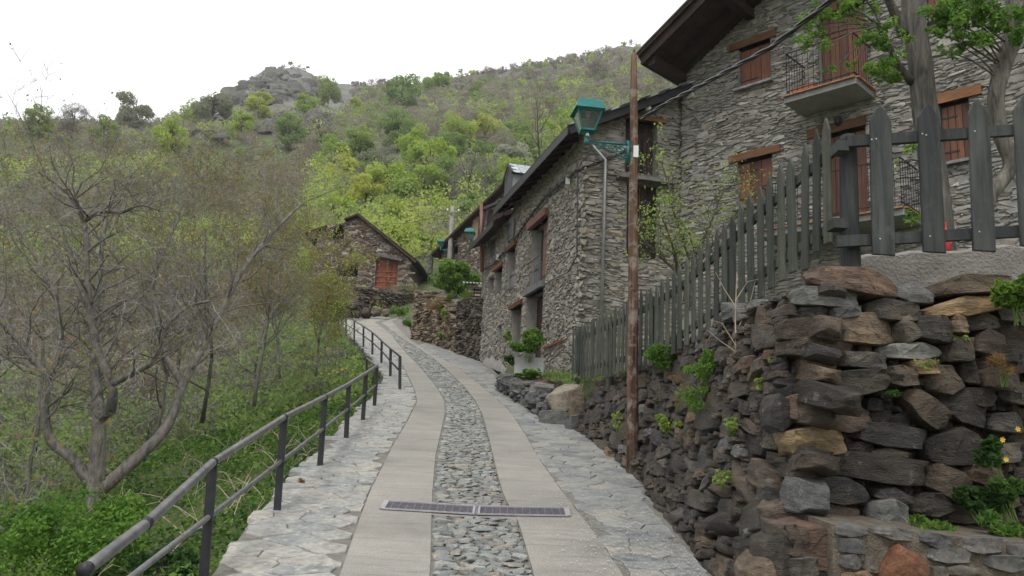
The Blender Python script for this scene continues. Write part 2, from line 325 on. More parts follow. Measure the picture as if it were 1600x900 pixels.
M['slate_light'] = stone_mat('wet pale slate', [(0.4, 0.43, 0.45), (0.52, 0.55, 0.57), (0.34, 0.37, 0.39)], None, fine=40, bump=0.2, rough=0.4)
M['corrugated'] = plain_mat('fibre cement sheet', (0.34, 0.33, 0.32), (0.5, 0.49, 0.47), 5, 0.8)
M['dark_glass'] = plain_mat('dark window glass', (0.015, 0.018, 0.02), (0.03, 0.034, 0.036), 2, 0.08, spec=0.6)
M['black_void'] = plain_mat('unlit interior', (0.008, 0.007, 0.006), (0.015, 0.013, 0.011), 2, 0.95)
M['gravel'] = plain_mat('pale gravel', (0.22, 0.2, 0.17), (0.6, 0.57, 0.52), 60, 0.9, bump=1.0, dist=0.02)
M['petal'] = plain_mat('white petal', (0.75, 0.72, 0.7), (0.82, 0.8, 0.78), 12, 0.6)
M['yellow'] = plain_mat('yellow petal', (0.8, 0.5, 0.02), (0.85, 0.6, 0.03), 12, 0.6)
M['sedum'] = leaf_mat('rust red sedum', [(0.16, 0.04, 0.02), (0.3, 0.09, 0.04), (0.16, 0.12, 0.09)])
M['leaf_spring'] = leaf_mat('lime spring leaves', [(0.22, 0.32, 0.06), (0.37, 0.49, 0.09), (0.5, 0.61, 0.16)])
M['leaf_yellow'] = leaf_mat('yellow spring leaves', [(0.32, 0.37, 0.08), (0.47, 0.53, 0.12), (0.6, 0.64, 0.19)])
M['leaf_mid'] = leaf_mat('mid green leaves', [(0.17, 0.25, 0.08), (0.27, 0.37, 0.11), (0.38, 0.48, 0.17)])
M['leaf_grey'] = leaf_mat('grey green buds', [(0.22, 0.225, 0.15), (0.3, 0.305, 0.2), (0.39, 0.41, 0.27)])
M['leaf_brown'] = leaf_mat('grey brown twiggy mass', [(0.17, 0.15, 0.14), (0.24, 0.215, 0.2), (0.33, 0.3, 0.28)], 0.3)
M['leaf_brush'] = leaf_mat('dark tangled brush', [(0.11, 0.1, 0.09), (0.18, 0.165, 0.15), (0.29, 0.265, 0.24)], 0.2)
M['leaf_olive'] = leaf_mat('olive new leaves', [(0.15, 0.15, 0.05), (0.25, 0.24, 0.08), (0.36, 0.34, 0.12)])
M['leaf_bronze'] = leaf_mat('bronze new leaves', [(0.26, 0.15, 0.06), (0.33, 0.2, 0.08), (0.3, 0.24, 0.09)])
M['leaf_blossom'] = leaf_mat('white blossom', [(0.2, 0.26, 0.12), (0.4, 0.43, 0.33), (0.6, 0.6, 0.55)])
M['leaf_bright'] = leaf_mat('fresh herb leaves', [(0.05, 0.12, 0.022), (0.13, 0.25, 0.042), (0.27, 0.41, 0.09)])
M['leaf_deep'] = leaf_mat('deep green leaves', [(0.025, 0.07, 0.02), (0.065, 0.14, 0.035), (0.14, 0.24, 0.06)])
M['leaf_grass'] = leaf_mat('grass blades', [(0.07, 0.13, 0.02), (0.13, 0.22, 0.035), (0.2, 0.24, 0.06)])
M['leaf_dry'] = leaf_mat('dry grass', [(0.2, 0.12, 0.05), (0.3, 0.2, 0.09), (0.36, 0.27, 0.14)])
m = NT('lantern glass'); m.done((0.75, 0.8, 0.78), 0.12, spec=0.5); m.b.inputs['Transmission Weight'].default_value = 0.85; m.b.inputs['Base Color'].default_value = (0.35, 0.4, 0.39, 1); M['glass'] = m.m
# brushed concrete of the wheel tracks: cross lines, speckle, stains
m = NT('brushed concrete')
n1 = m.noise(1.0, 5, 0.6, m.pos((1.4, 14, 0.1)), 0.4); n2 = m.noise(90, 2, 0.5); n3 = m.noise(0.9, 8, 0.68); n4 = m.noise(1.0, 2, 0.5, m.pos((0.5, 3.1, 0.1)), 0.2)
c = m.ramp(n3, [(0.25, (0.215, 0.205, 0.185)), (0.5, (0.295, 0.28, 0.25)), (0.75, (0.365, 0.34, 0.3))])
c = m.mix(1.0, c, m.ramp(n1, [(0.34, (0.84, 0.84, 0.84)), (0.46, (1, 1, 1)), (0.7, (1.05, 1.05, 1.05))]), 'MULTIPLY')
c = m.mix(1.0, c, m.ramp(n4, [(0.3, (0.93, 0.92, 0.91)), (0.6, (1.03, 1.03, 1.03))]), 'MULTIPLY')
c = m.mix(1.0, c, m.ramp(n2, [(0.3, (0.7, 0.7, 0.7)), (0.5, (1, 1, 1)), (0.68, (1.0, 1.0, 1.0)), (0.74, (1.9, 1.85, 1.75))]), 'MULTIPLY')
m.bump(m.math('ADD', m.math('MULTIPLY', n1, 1.5), n2), 0.5, 0.008); M['track'] = m.done(c, 0.85)
# hillside ground
m = NT('hillside ground')
n1 = m.noise(0.25, 6, 0.65); n2 = m.noise(3, 5, 0.65); rk = m.n('ShaderNodeAttribute', attribute_name='tint').outputs['Fac']
c = m.ramp(n1, [(0.3, (0.09, 0.082, 0.062)), (0.48, (0.08, 0.1, 0.042)), (0.6, (0.11, 0.135, 0.052)), (0.75, (0.16, 0.14, 0.11))])
c = m.mix(1.0, c, m.ramp(n2, [(0.3, (0.55, 0.55, 0.55)), (0.65, (1.3, 1.3, 1.2))]), 'MULTIPLY')
rc = m.ramp(m.noise(0.22, 9, 0.75, None, 0.8), [(0.3, (0.08, 0.075, 0.07)), (0.48, (0.15, 0.148, 0.135)), (0.6, (0.19, 0.19, 0.165)), (0.7, (0.17, 0.2, 0.12))])
nr_ = m.math('MULTIPLY', rk, -1.0, True); c = m.mix(m.math('MULTIPLY', nr_, .85), c, (0.085, 0.1, 0.045)); c = m.mix(m.math('MAXIMUM', rk, 0.0), c, rc); m.bump(n2, 0.7, 0.1); M['ground'] = m.done(c, 0.95)
# ------------------------------------------------------------------ terrain
HR = [16, 24, 35, 50, 75, 110, 160, 230, 300]
HC = [-500, 0, 200, 300, 400, 500, 600, 740, 850, 960, 1100, 1700]
HT = [[800, 760, 740, 730, 720, 710, 700, 700, 700, 700, 700, 700],
      [740, 690, 680, 665, 650, 630, 620, 620, 600, 590, 590, 590],
      [680, 650, 640, 620, 600, 580, 575, 560, 540, 520, 510, 510],
      [560, 550, 530, 520, 510, 500, 495, 480, 440, 430, 420, 420],
      [420, 420, 410, 400, 395, 395, 390, 385, 360, 350, 340, 340],
      [300, 300, 300, 300, 295, 295, 300, 300, 280, 260, 255, 255],
      [225, 222, 225, 225, 215, 215, 222, 225, 200, 185, 175, 175],
      [205, 208, 205, 172, 142, 160, 170, 155, 132, 112, 110, 110],
      [200, 205, 200, 158, 106, 131, 128, 106, 97, 72, 80, 60]]
SKY_C = [-500, 0, 200, 235, 270, 290, 310, 330, 350, 375, 400, 430, 460, 490, 520, 600, 650, 740, 830, 900, 960, 1010, 1050, 1100, 1700]
SKY_P = [200, 205, 200, 186, 169, 162, 149, 135, 122, 111, 106, 109, 120, 129, 133, 131, 127, 108, 102, 90, 72, 74, 80, 82, 60]
def ray_ratio(q, py):
    px = 800 + q * F_PX
    for _ in range(4):
        d = ray(px, py); px += (q - d.x / d.y) * F_PX
    d = ray(px, py); return d.z / d.y
QC = np.array([(c - 800) / F_PX for c in SKY_C])
TT = np.zeros((len(HR), len(SKY_C)))
for i in range(len(HR)):
    for j, c in enumerate(SKY_C):
        py = float(np.interp(c, HC, HT[i])) if i < len(HR) - 1 else SKY_P[j]
        TT[i, j] = ray_ratio(QC[j], py) / math.sqrt(1 + QC[j] ** 2)
def vnoise(x, y, s, seed=0.0):
    x = np.ravel(x); y = np.ravel(y)
    return np.array([mnoise.noise((a * s + seed, b * s - seed, seed)) for a, b in zip(x.tolist(), y.tolist())])
def hill(x, y):
    r = np.hypot(x, y); q = np.where(y > 1e-3, x / np.maximum(y, 1e-3), np.sign(x) * 9); q = np.clip(q, QC[0], QC[-1])
    lr = np.log(np.clip(r, HR[0], HR[-1])); LR = np.log(HR)
    i = np.clip(np.searchsorted(LR, lr) - 1, 0, len(HR) - 2); fr = (lr - LR[i]) / (LR[i + 1] - LR[i])
    j = np.clip(np.searchsorted(QC, q) - 1, 0, len(QC) - 2); fq = (q - QC[j]) / (QC[j + 1] - QC[j])
    t = (TT[i, j] * (1 - fr) + TT[i + 1, j] * fr) * (1 - fq) + (TT[i, j + 1] * (1 - fr) + TT[i + 1, j + 1] * fr) * fq
    return EYE + t * np.clip(r, 0, HR[-1] + 5)
WB = [(1.9, 5.2), (1.85, 5.8), (1.78, 7.15), (1.74, 10.2), (1.5, 12.2), (1.22, 14.3)]   # foot of the dry stone wall
WBY = [p[1] for p in WB]; WBX = [p[0] for p in WB]
def smooth(a, b, t): t = np.clip((t - a) / (b - a), 0, 1); return t * t * (3 - 2 * t)
def Hgt(x, y):
    x = np.atleast_1d(np.asarray(x, float)); y = np.atleast_1d(np.asarray(y, float))
    gy = np.interp(y, GY, GZ); xl = np.interp(y, E_OL[0], E_OL[1]); xr = np.interp(y, E_OR[0], E_OR[1])
    xr = np.where(y < 14.6, np.interp(y, WBY, WBX) + 0.45, xr + 0.25)
    h = hill(x, y); n = vnoise(x, y, 0.16, 3.1) * 0.5 + vnoise(x, y, 0.5, 9.7) * 0.16
    r = np.hypot(x, y)
    h = h + n * np.clip((r - 20) / 40, 0, 1) * 2.4
    big = r > 60
    nb = np.zeros_like(h); nb[big] = vnoise(x[big], y[big], 0.03, 5.0) * 3.5 + vnoise(x[big], y[big], 0.09, 1.0) * 1.8
    h = h + nb * np.clip((r - 60) / 60, 0, 1) * np.where(r > 285, 0.35, 1.0)
    d = xl - x
    left = gy - 0.32 - 0.30 * np.maximum(d - 0.1, 0) + n * np.clip(d / 3, 0, 1) * 0.9
    left = np.maximum(left, gy - 6.5)
    hl = np.maximum(left, h - 5 * (1 - smooth(11, 26, r)))
    e = x - xr
    terr = np.where(y < 15.3, 3.36 + 0.07 * np.maximum(e - 1, 0) + n * 0.1, gy + 0.3 + 0.16 * np.maximum(e, 0))
    terr = np.where(y < 6.6, (gy - 0.3) + (terr - gy + 0.3) * smooth(5.95, 6.35, y), terr)
    up = gy - 0.3 + (terr - gy + 0.3) * smooth(0.0, 0.35, e)
    far = gy - 0.1 + 0.42 * np.maximum(e, 0) + n * 0.4
    w = smooth(28, 31, y)
    hr = up * (1 - w) + far * w
    hr = np.where((r > 30) & (e > 2.5), np.maximum(hr, h), hr)
    z = np.where(d > 0, hl, np.where(e > 0, hr, gy - 0.3))
    past = (y > 50) ; z = np.where(past, np.where(y > 53, h, z * (53 - y) / 3 + h * (y - 50) / 3), z)
    z = np.where(y < -2, np.minimum(z, gy + 2), z)
    return z
def H1(x, y): return float(Hgt([x], [y])[0])
def march(px, py, r0=15, r1=330):                    # where the line of sight meets the hillside
    d = ray(px, py); k = math.hypot(d.x, d.y); rr = np.linspace(r0, r1, 600)
    z = EYE + rr * d.z / k; hz = Hgt(rr * d.x / k, rr * d.y / k); idx = np.nonzero(hz >= z)[0]
    i = idx[0] if len(idx) else 599
    return Vector((rr[i] * d.x / k, rr[i] * d.y / k, float(hz[i])))
az = np.concatenate([np.arange(-180, -48, 6.0), np.arange(-48, 48, 0.35), np.arange(48, 180, 6.0)])
rs = np.concatenate([[0.01], np.geomspace(1.2, 345, 190), [420, 600, 900, 1500]])
A, Rr = np.meshgrid(np.radians(az), rs); X = (Rr * np.sin(A)).ravel(); Y = (Rr * np.cos(A)).ravel(); Z = Hgt(X, Y)
na, nr = len(az), len(rs); I = np.arange(na * nr).reshape(nr, na)
Fq = np.stack([I[:-1], np.roll(I[:-1], -1, 1), np.roll(I[1:], -1, 1), I[1:]], -1).reshape(-1, 4)
colx = 800 + F_PX * X / np.maximum(Y, .1); Rf = np.hypot(X, Y)
rockm = ((Rf > 185) & (colx > 230) & (colx < 540) & (Y > 0)) * np.clip((Rf - 185) / 20, 0, 1) + ((Rf > 255) & (colx >= 540) & (Y > 0)) * 0.55
rockm = np.where((Rf < 30) & (Y > 0), -1.0, np.where((Rf < 42) & (Y > 0), -(42 - Rf) / 12, rockm))
terrain = tag(mesh_obj('hillside', np_mesh('hillside', np.stack([X, Y, Z], 1), Fq, rockm, True), M['ground']), 'steep spring hillside rising to a rocky skyline behind the village', None, None, 'structure')

# ------------------------------------------------------------------ stones
def hull_mesh(n, seed, kind='slab'):
    rnd = random.Random(seed); bm = bmesh.new(); pts = []
    ex_ = {'slab': 0.42, 'round': 0.75, 'block': 0.3, 'cobble': 0.7}[kind]
    for i in range(n):
        a = rnd.uniform(0, 2 * math.pi); c = rnd.uniform(-1, 1); s_ = math.sqrt(1 - c * c)
        p = [math.cos(a) * s_, math.sin(a) * s_, c]
        p = [math.copysign(abs(q) ** ex_, q) for q in p]
        if kind == 'slab':
            p[2] *= 1 - 0.35 * abs(p[0]) ** 3 * rnd.random()
        j = 0.1 if kind != 'round' else 0.05
        pts.append(bm.verts.new([q * 0.5 * rnd.uniform(1 - j * 2, 1) for q in p]))
    r = bmesh.ops.convex_hull(bm, input=bm.verts)
    bmesh.ops.delete(bm, geom=[v for v in bm.verts if not v.link_faces], context='VERTS')
    bm.verts.index_update(); bm.normal_update()
    lo = [min(v.co[i] for v in bm.verts) for i in range(3)]; hi = [max(v.co[i] for v in bm.verts) for i in range(3)]
    V = [tuple((v.co[i] - (lo[i] + hi[i]) / 2) / (hi[i] - lo[i]) for i in range(3)) for v in bm.verts]
    Fs = [tuple(v.index for v in f.verts) for f in bm.faces]; bm.free()
    return V, Fs
SLAB = [hull_mesh(16, i, 'slab') for i in range(16)]
BLOCK = [hull_mesh(14, 50 + i, 'block') for i in range(10)]
ROUND = [hull_mesh(26, 100 + i, 'round') for i in range(10)]
COB = [hull_mesh(14, 150 + i, 'cobble') for i in range(10)]
def schist(seed):                                     # a split slab: flat beds, wedge ends, broken faces
    rnd = random.Random(seed); bm = bmesh.new(); n = rnd.randint(8, 11); p = rnd.uniform(.3, .7); tl = rnd.uniform(-.2, .2)
    for i in range(n):
        a = 2 * math.pi * (i + rnd.uniform(-.3, .3)) / n; x = math.copysign(abs(math.cos(a)) ** .75, math.cos(a)); y = math.copysign(abs(math.sin(a)) ** .6, math.sin(a)); e = 1 - p * abs(x) ** 2.2
        for sg in (-1, 1):
            f = rnd.uniform(.78, 1); h = e * rnd.uniform(.7, 1) + (x * tl if sg > 0 else -x * tl * .5); bm.verts.new((x * f * .5, y * .5 * rnd.uniform(.8, 1), sg * h * .5))
    bmesh.ops.convex_hull(bm, input=bm.verts); bmesh.ops.delete(bm, geom=[v for v in bm.verts if not v.link_faces], context='VERTS')
    bm.verts.index_update()
    lo = [min(v.co[i] for v in bm.verts) for i in range(3)]; hi = [max(v.co[i] for v in bm.verts) for i in range(3)]
    V = [tuple((v.co[i] - (lo[i] + hi[i]) / 2) / (hi[i] - lo[i]) for i in range(3)) for v in bm.verts]
    Fs = [tuple(v.index for v in f.verts) for f in bm.faces]; bm.free(); return V, Fs
SCHIST = [schist(700 + i) for i in range(14)]
def rough_rock(seed, kind, cuts=1, amp=0.05):        # a larger rock: hull, subdivided, roughened
    V, Fs = schist(seed) if kind == 'slab' else hull_mesh(30, seed, kind); bm = bmesh.new()
    vs = [bm.verts.new(v) for v in V]; [bm.faces.new([vs[i] for i in f]) for f in Fs]
    bmesh.ops.bevel(bm, geom=list(bm.edges), offset=0.018 if kind == 'slab' else 0.035, segments=1, affect='EDGES', clamp_overlap=True)
    bmesh.ops.triangulate(bm, faces=bm.faces)
    bmesh.ops.subdivide_edges(bm, edges=[e for e in bm.edges if e.calc_length() > 0.22], cuts=cuts)
    bmesh.ops.triangulate(bm, faces=bm.faces)
    if kind == 'slab':
        bmesh.ops.subdivide_edges(bm, edges=[e for e in bm.edges if e.calc_length() > 0.14], cuts=1); bmesh.ops.triangulate(bm, faces=bm.faces)
    for v in bm.verts:
        if kind == 'slab':
            k_ = mnoise.noise(Vector((v.co.x * 1.3 + seed, v.co.y * 1.3, v.co.z * 6.5))); s_ = mnoise.noise(Vector((v.co.x * 5 + seed, v.co.y * 5, v.co.z * 9)))
            v.co.x *= 1 + k_ * .07; v.co.y *= 1 + k_ * .13 + s_ * .06; v.co.z *= 1 + mnoise.noise(Vector((v.co.x * 4, v.co.y * 4, seed))) * .1; continue
        q = v.co * 3.1 + Vector((seed, 0, 0)); w = v.co * 7 + Vector((0, seed, 0))
        v.co += v.co.normalized() * (mnoise.noise(q) * amp + mnoise.noise(Vector((w.x * .5, w.y * .5, w.z * 2))) * amp * 0.6)
    me = bpy.data.meshes.new('rock'); bm.to_mesh(me); bm.free()
    me.polygons.foreach_set('use_smooth', [True] * len(me.polygons)); me.set_sharp_from_angle(angle=rad(24)); return me
_cache = {}
def stone_me(lib, k, mat):                           # shared stone meshes
    key = (id(lib), k, mat.name)
    if key not in _cache:
        me = bpy.data.meshes.new('stone'); me.from_pydata(lib[k][0], [], lib[k][1]); me.materials.append(mat)
        me.polygons.foreach_set('use_smooth', [True] * len(me.polygons)); me.set_sharp_from_angle(angle=rad(40)); _cache[key] = me
    return _cache[key]
_rk = {}
def rock_me(k, kind, mat):
    key = (k, kind, mat.name)
    if key not in _rk:
        b = (k, kind)
        if b not in _rk: _rk[b] = rough_rock(200 + k, kind)
        me = _rk[b].copy(); me.materials.append(mat); _rk[key] = me
    return _rk[key]
def frame_matrix(c, X, Y, Z, s): return Matrix.Translation(c) @ Matrix((X * s[0], Y * s[1], Z * s[2])).transposed().to_4x4()
def place_part(name, me, parent, mw):
    o = bpy.data.objects.new(name, me); COL.objects.link(o); o.parent = parent
    o.matrix_parent_inverse = Matrix.Translation(parent.location).inverted(); o.matrix_basis = mw; return o
def pack(U, Vt, sizes, cell=0.03, rnd=None, holes=(), ang=6, pre=(), tol=0.13, bottom=None, mn=0.35):
    """fill the field 0..U by 0..top(u) with stones; sizes = [(w0, w1, h0, h1, weight)] large to small"""
    rnd = rnd or random.Random(1); nu = int(U / cell) + 1; top = max(Vt(i * U / 20) for i in range(21)); nv = int(top / cell) + 1
    uu = (np.arange(nu) + .5) * cell; vv = (np.arange(nv) + .5) * cell
    cov = np.zeros((nv, nu), bool)
    for i, u in enumerate(uu):
        cov[vv > Vt(min(u, U)), i] = True
        if bottom: cov[vv < bottom(u), i] = True
    for (a, b, c, d) in holes: cov[np.ix_((vv > c) & (vv < d), (uu > a) & (uu < b))] = True
    hard = cov.copy(); out = []
    def mask(cu, cv, w, h, a):
        R = math.hypot(w, h) / 2; i0 = max(0, int((cu - R) / cell)); i1 = min(nu, int((cu + R) / cell) + 2); j0 = max(0, int((cv - R) / cell)); j1 = min(nv, int((cv + R) / cell) + 2)
        if i1 <= i0 or j1 <= j0: return None
        du = uu[i0:i1][None, :] - cu; dv = vv[j0:j1][:, None] - cv; ca, sa = math.cos(a), math.sin(a)
        p = (du * ca + dv * sa) / (w / 2); q = (-du * sa + dv * ca) / (h / 2)
        return (slice(j0, j1), slice(i0, i1)), (p ** 4 + q ** 4) < 1
    for st in pre:
        r = mask(st[0], st[1], st[2] * 0.96, st[3] * 0.94, st[4])
        if r: cov[r[0]] |= r[1]
        out.append(st)
    for j in range(nv):
        row = cov[j]
        for i in range(nu):
            if row[i]: continue
            order = [s_ for s_ in sizes if rnd.random() < s_[4]]; done = False
            for s_ in order + [sizes[-1]]:
                w = rnd.uniform(s_[0], s_[1]); h = rnd.uniform(s_[2], s_[3]); a = rad(rnd.gauss(0, ang))
                cu = (i + .5) * cell + w * 0.46; cv = (j + .5) * cell + h * 0.42
                r = mask(cu, cv, w, h, a)
                if not r: continue
                n = r[1].sum()
                if n == 0: continue
                ov = (cov[r[0]] & r[1]).sum() / n
                if ov <= tol and (hard[r[0]] & r[1]).sum() / n < 0.06:
                    cov[r[0]] |= r[1]; out.append((cu, cv, w, h, a)); done = True; break
            if not done:
                s_ = sizes[-1]; w = s_[0] * 0.8; h = s_[2] * 0.8; r = mask((i + .5) * cell + w * .3, (j + .5) * cell + h * .3, w, h, 0)
                if r is not None and r[1].any():
                    n = r[1].sum(); 
                    if (cov[r[0]] & r[1]).sum() / n < mn and not (hard[r[0]] & r[1]).any(): out.append(((i + .5) * cell + w * .3, (j + .5) * cell + h * .3, w, h, 0.0))
                    cov[r[0]] |= r[1]
                row[i] = True
    return out
def lay(stones, frame, lib, mat, parent, nparts=300, depth=(0.1, 0.16), grow=1.06, stuff='stones', score=None, proud=0.0, rnd=None, part='stone'):
    """frame(u, v) -> (point, X, Yout, Z); the largest become parts, the rest one mesh"""
    rnd = rnd or random.Random(3)
    sc = sorted(range(len(stones)), key=lambda k: -(score(stones[k]) if score else stones[k][2] * stones[k][3]))
    big = set(sc[:nparts]); mb = MB()
    for k, (u, v, w, h, a) in enumerate(stones):
        P, X, N, Z = frame(u, v); X2 = X * math.cos(a) + Z * math.sin(a); Z2 = Z * math.cos(a) - X * math.sin(a)
        d = rnd.uniform(*depth); P = P + N * (rnd.uniform(-0.3, 0.3) * depth[1] * 0.3 + proud)
        s = (w * grow * rnd.choice((1, -1)), d, h * grow * rnd.choice((1, -1)))
        if s[0] * s[2] < 0: s = (s[0], -d, s[2])
        li = rnd.randrange(len(lib))
        if k in big: place_part(part, stone_me(lib, li, mat), parent, frame_matrix(P, X2, N, Z2, s))
        else:
            Mx = frame_matrix(P, X2, N, Z2, s)
            mb.add([Mx @ Vector(q) for q in lib[li][0]], lib[li][1], rnd.random())
    if mb.v:
        o = mb.build(stuff, mat, parent, autosmooth=40); o['kind'] = 'stuff'
    return big

# ------------------------------------------------------------------ the road: two wheel tracks, cobbles between, flagstones at the sides
YS = np.concatenate([np.arange(2.0, 20, 0.4), np.arange(20, 52.01, 0.6)])
def strip(name, Ea, Eb, dz, mat, parent, n=6, ys=YS, skip=None):
    mb = MB(); rows = []
    for y in ys:
        a, b = ex(Ea, y), ex(Eb, y); rows.append([(a + (b - a) * k / n, y, g(y) + dz) for k in range(n + 1)])
    for i, r in enumerate(rows): mb.v += r; mb.t += [0.0] * (n + 1)
    for i in range(len(rows) - 1):
        for k in range(n):
            q = i * (n + 1) + k; mb.f.append((q, q + 1, q + n + 2, q + n + 1))
    return mb.build(name, mat, parent, smooth=True)
road = thing('road', 'steep village lane of concrete wheel tracks with a cobbled strip between', None, (0, 8, g(8)), None, 'structure')
E_FOOT = (E_OR[0], [x + (.4 if y < 14.5 else .15) for y, x in zip(*E_OR)])
road_bed = strip('road_bed', E_OL, E_FOOT, -0.016, M['path_bed'], road)
GA, GB, GC = ground(600, 789), ground(745, 801), ground(886, 802)   # drain grate ends
t1 = strip('wheel_track', E_CL, E_L, 0.0, M['track'], road); t2 = strip('wheel_track', E_R, E_CR, 0.0, M['track'], road)
strip('cobble_bed', E_L, E_R, -0.018, M['cobble_bed'], road)
for Ea, Eb in ((E_CL, E_L), (E_R, E_CR)):            # side faces of the tracks
    for E_ in (Ea, Eb):
        mb = MB()
        for i in range(len(YS) - 1):
            a, b = YS[i], YS[i + 1]; mb.add([(ex(E_, a), a, g(a) - 0.05), (ex(E_, b), b, g(b) - 0.05), (ex(E_, b), b, g(b)), (ex(E_, a), a, g(a))], [(0, 1, 2, 3)])
        mb.build('track_edge', M['track'], road)
strip('wheel_track', E_L, E_R, -0.003, M['track'], road, 4, np.arange(8.22, 8.75, .1))
rnd = random.Random(11); cobs = []; y = 4.6
GY0, GY1 = 8.26, 8.68
while y < 40:
    rowh = rnd.uniform(0.06, 0.095) * (1 if y < 22 else 1.5); a, b = ex(E_L, y) + 0.01, ex(E_R, y) - 0.01; x = a + rnd.uniform(0, 0.03)
    while x < b - 0.04:
        w = min(rnd.uniform(0.08, 0.2) * (1 if y < 22 else 1.3), b - x)
        yy = y + rnd.uniform(-.014, .014)
        if w > 0.05 and not (GY0 - 0.05 < yy < GY1 + 0.02): cobs.append((x + w / 2, yy, w, rowh * rnd.uniform(0.85, 1.25), rad(rnd.gauss(0, 7))))
        x += w
    y += rowh
slope = math.atan(0.176)
def road_frame(u, v):
    s = (g(v + .2) - g(v - .2)) / .4; Yd = Vector((0, 1, s)).normalized(); N = Vector((1, 0, 0)).cross(Yd)
    return Vector((u, v, g(v) - 0.012)), Vector((1, 0, 0)), N, Yd
lay(cobs, road_frame, COB, M['cobble'], road, 300, (0.045, 0.06), 1.0, 'cobbles', score=lambda s: s[2] * s[3] / s[1] ** 3, rnd=rnd, part='cobble')
def flags(Ea, Eb, name, cellw, cellh, seed, label, nparts=260, ymax=36, jag=0.05, mt='flag'):
    rnd = random.Random(seed); root = thing(name, label, None, (ex(Ea, 8), 8, g(8)), None, 'structure'); pts = []; y = 4.2; k = 0
    while y < ymax:
        ch = cellh * (1 if y < 14 else 1.5); wd = ex(Eb, y) - ex(Ea, y); n = max(1, round(wd / cellw)); off = (k % 2) * 0.5
        for i in range(-1, n + 2): pts.append(((i + off + rnd.uniform(-.36, .36)) * wd / n, y + rnd.uniform(-.4, .4) * ch))
        y += ch; k += 1
    P = np.array(pts); cells = []
    for i, (cx, cy) in enumerate(pts):
        wd = ex(Eb, cy) - ex(Ea, cy)
        if cx < -0.05 or cx > wd + 0.05: continue
        lo = -rnd.uniform(-0.01, jag); hi = wd - 0.012
        poly = [(lo, cy - 2), (hi, cy - 2), (hi, cy + 2), (lo, cy + 2)]
        d2 = (P[:, 0] - cx) ** 2 + ((P[:, 1] - cy) * 1.5) ** 2; near = np.argsort(d2)[1:14]
        for j in near:
            qx, qy = pts[j]; nx, ny = qx - cx, (qy - cy) * 2.25; mxx, myy = (qx + cx) / 2, (qy + cy) / 2; out = []
            for a in range(len(poly)):
                p, q = poly[a], poly[(a + 1) % len(poly)]
                sp_, sq_ = (p[0] - mxx) * nx + (p[1] - myy) * ny, (q[0] - mxx) * nx + (q[1] - myy) * ny
                if sp_ <= 0: out.append(p)
                if sp_ * sq_ < 0: t = sp_ / (sp_ - sq_); out.append((p[0] + (q[0] - p[0]) * t, p[1] + (q[1] - p[1]) * t))
            poly = out
            if len(poly) < 3: break
        if len(poly) < 3: continue
        ar = abs(sum(poly[a][0] * poly[(a + 1) % len(poly)][1] - poly[(a + 1) % len(poly)][0] * poly[a][1] for a in range(len(poly)))) / 2
        if ar < 0.006: continue
        cells.append((ar / cy ** 2.6, poly, cy))
    cells.sort(key=lambda c: -c[0]); rest = MB(); 
    for idx, (sc_, poly, cy) in enumerate(cells):
        # roughen the outline: split long sides with small jogs
        rp = []
        for a in range(len(poly)):
            p, q = poly[a], poly[(a + 1) % len(poly)]; L = math.hypot(q[0] - p[0], q[1] - p[1]); rp.append(p)
            if L > 0.22 and idx < nparts:
                for t in (0.36, 0.7): rp.append((p[0] + (q[0] - p[0]) * t + rnd.uniform(-.012, .012), p[1] + (q[1] - p[1]) * t + rnd.uniform(-.012, .012)))
        poly = rp
        mx_ = sum(p[0] for p in poly) / len(poly); my_ = sum(p[1] for p in poly) / len(poly); k = len(poly); dz = rnd.uniform(-0.003, 0.003); tx, ty = rnd.uniform(-.006, .006), rnd.uniform(-.006, .006)
        vs = []
        for (ins, zz) in ((0.006, -0.05), (0.008, 0.0), (0.016, 0.005)):
            for p in poly:
                L = math.hypot(p[0] - mx_, p[1] - my_) + 1e-6; f = max(0.3, 1 - ins / L); w_, y_ = mx_ + (p[0] - mx_) * f, my_ + (p[1] - my_) * f
                vs.append((ex(Ea, y_) + w_, y_, g(y_) - 0.004 + dz + zz + (w_ - mx_) * tx + (y_ - my_) * ty))
        fs = [(i + r * k, (i + 1) % k + r * k, (i + 1) % k + (r + 1) * k, i + (r + 1) * k) for r in (0, 1) for i in range(k)] + [tuple(2 * k + i for i in range(k))]
        if idx < nparts: MB().add(vs, fs, 0.0).build('flagstone', M[mt], root)
        else: rest.add(vs, fs, rnd.random())
    if rest.v: rest.build('flagstones', M[mt], root)['kind'] = 'stuff'
    return root
pathL = flags(E_OL, E_CL, 'path', 0.4, 0.19, 5, 'pale flagstone band of the lane along the railing', 280, 44, 0.12)
pathR = flags(E_CR, E_OR, 'path', 0.45, 0.2, 6, 'blue grey flagstone band of the lane along the dry stone wall', 280, 34, 0.0, 'flag_dark')
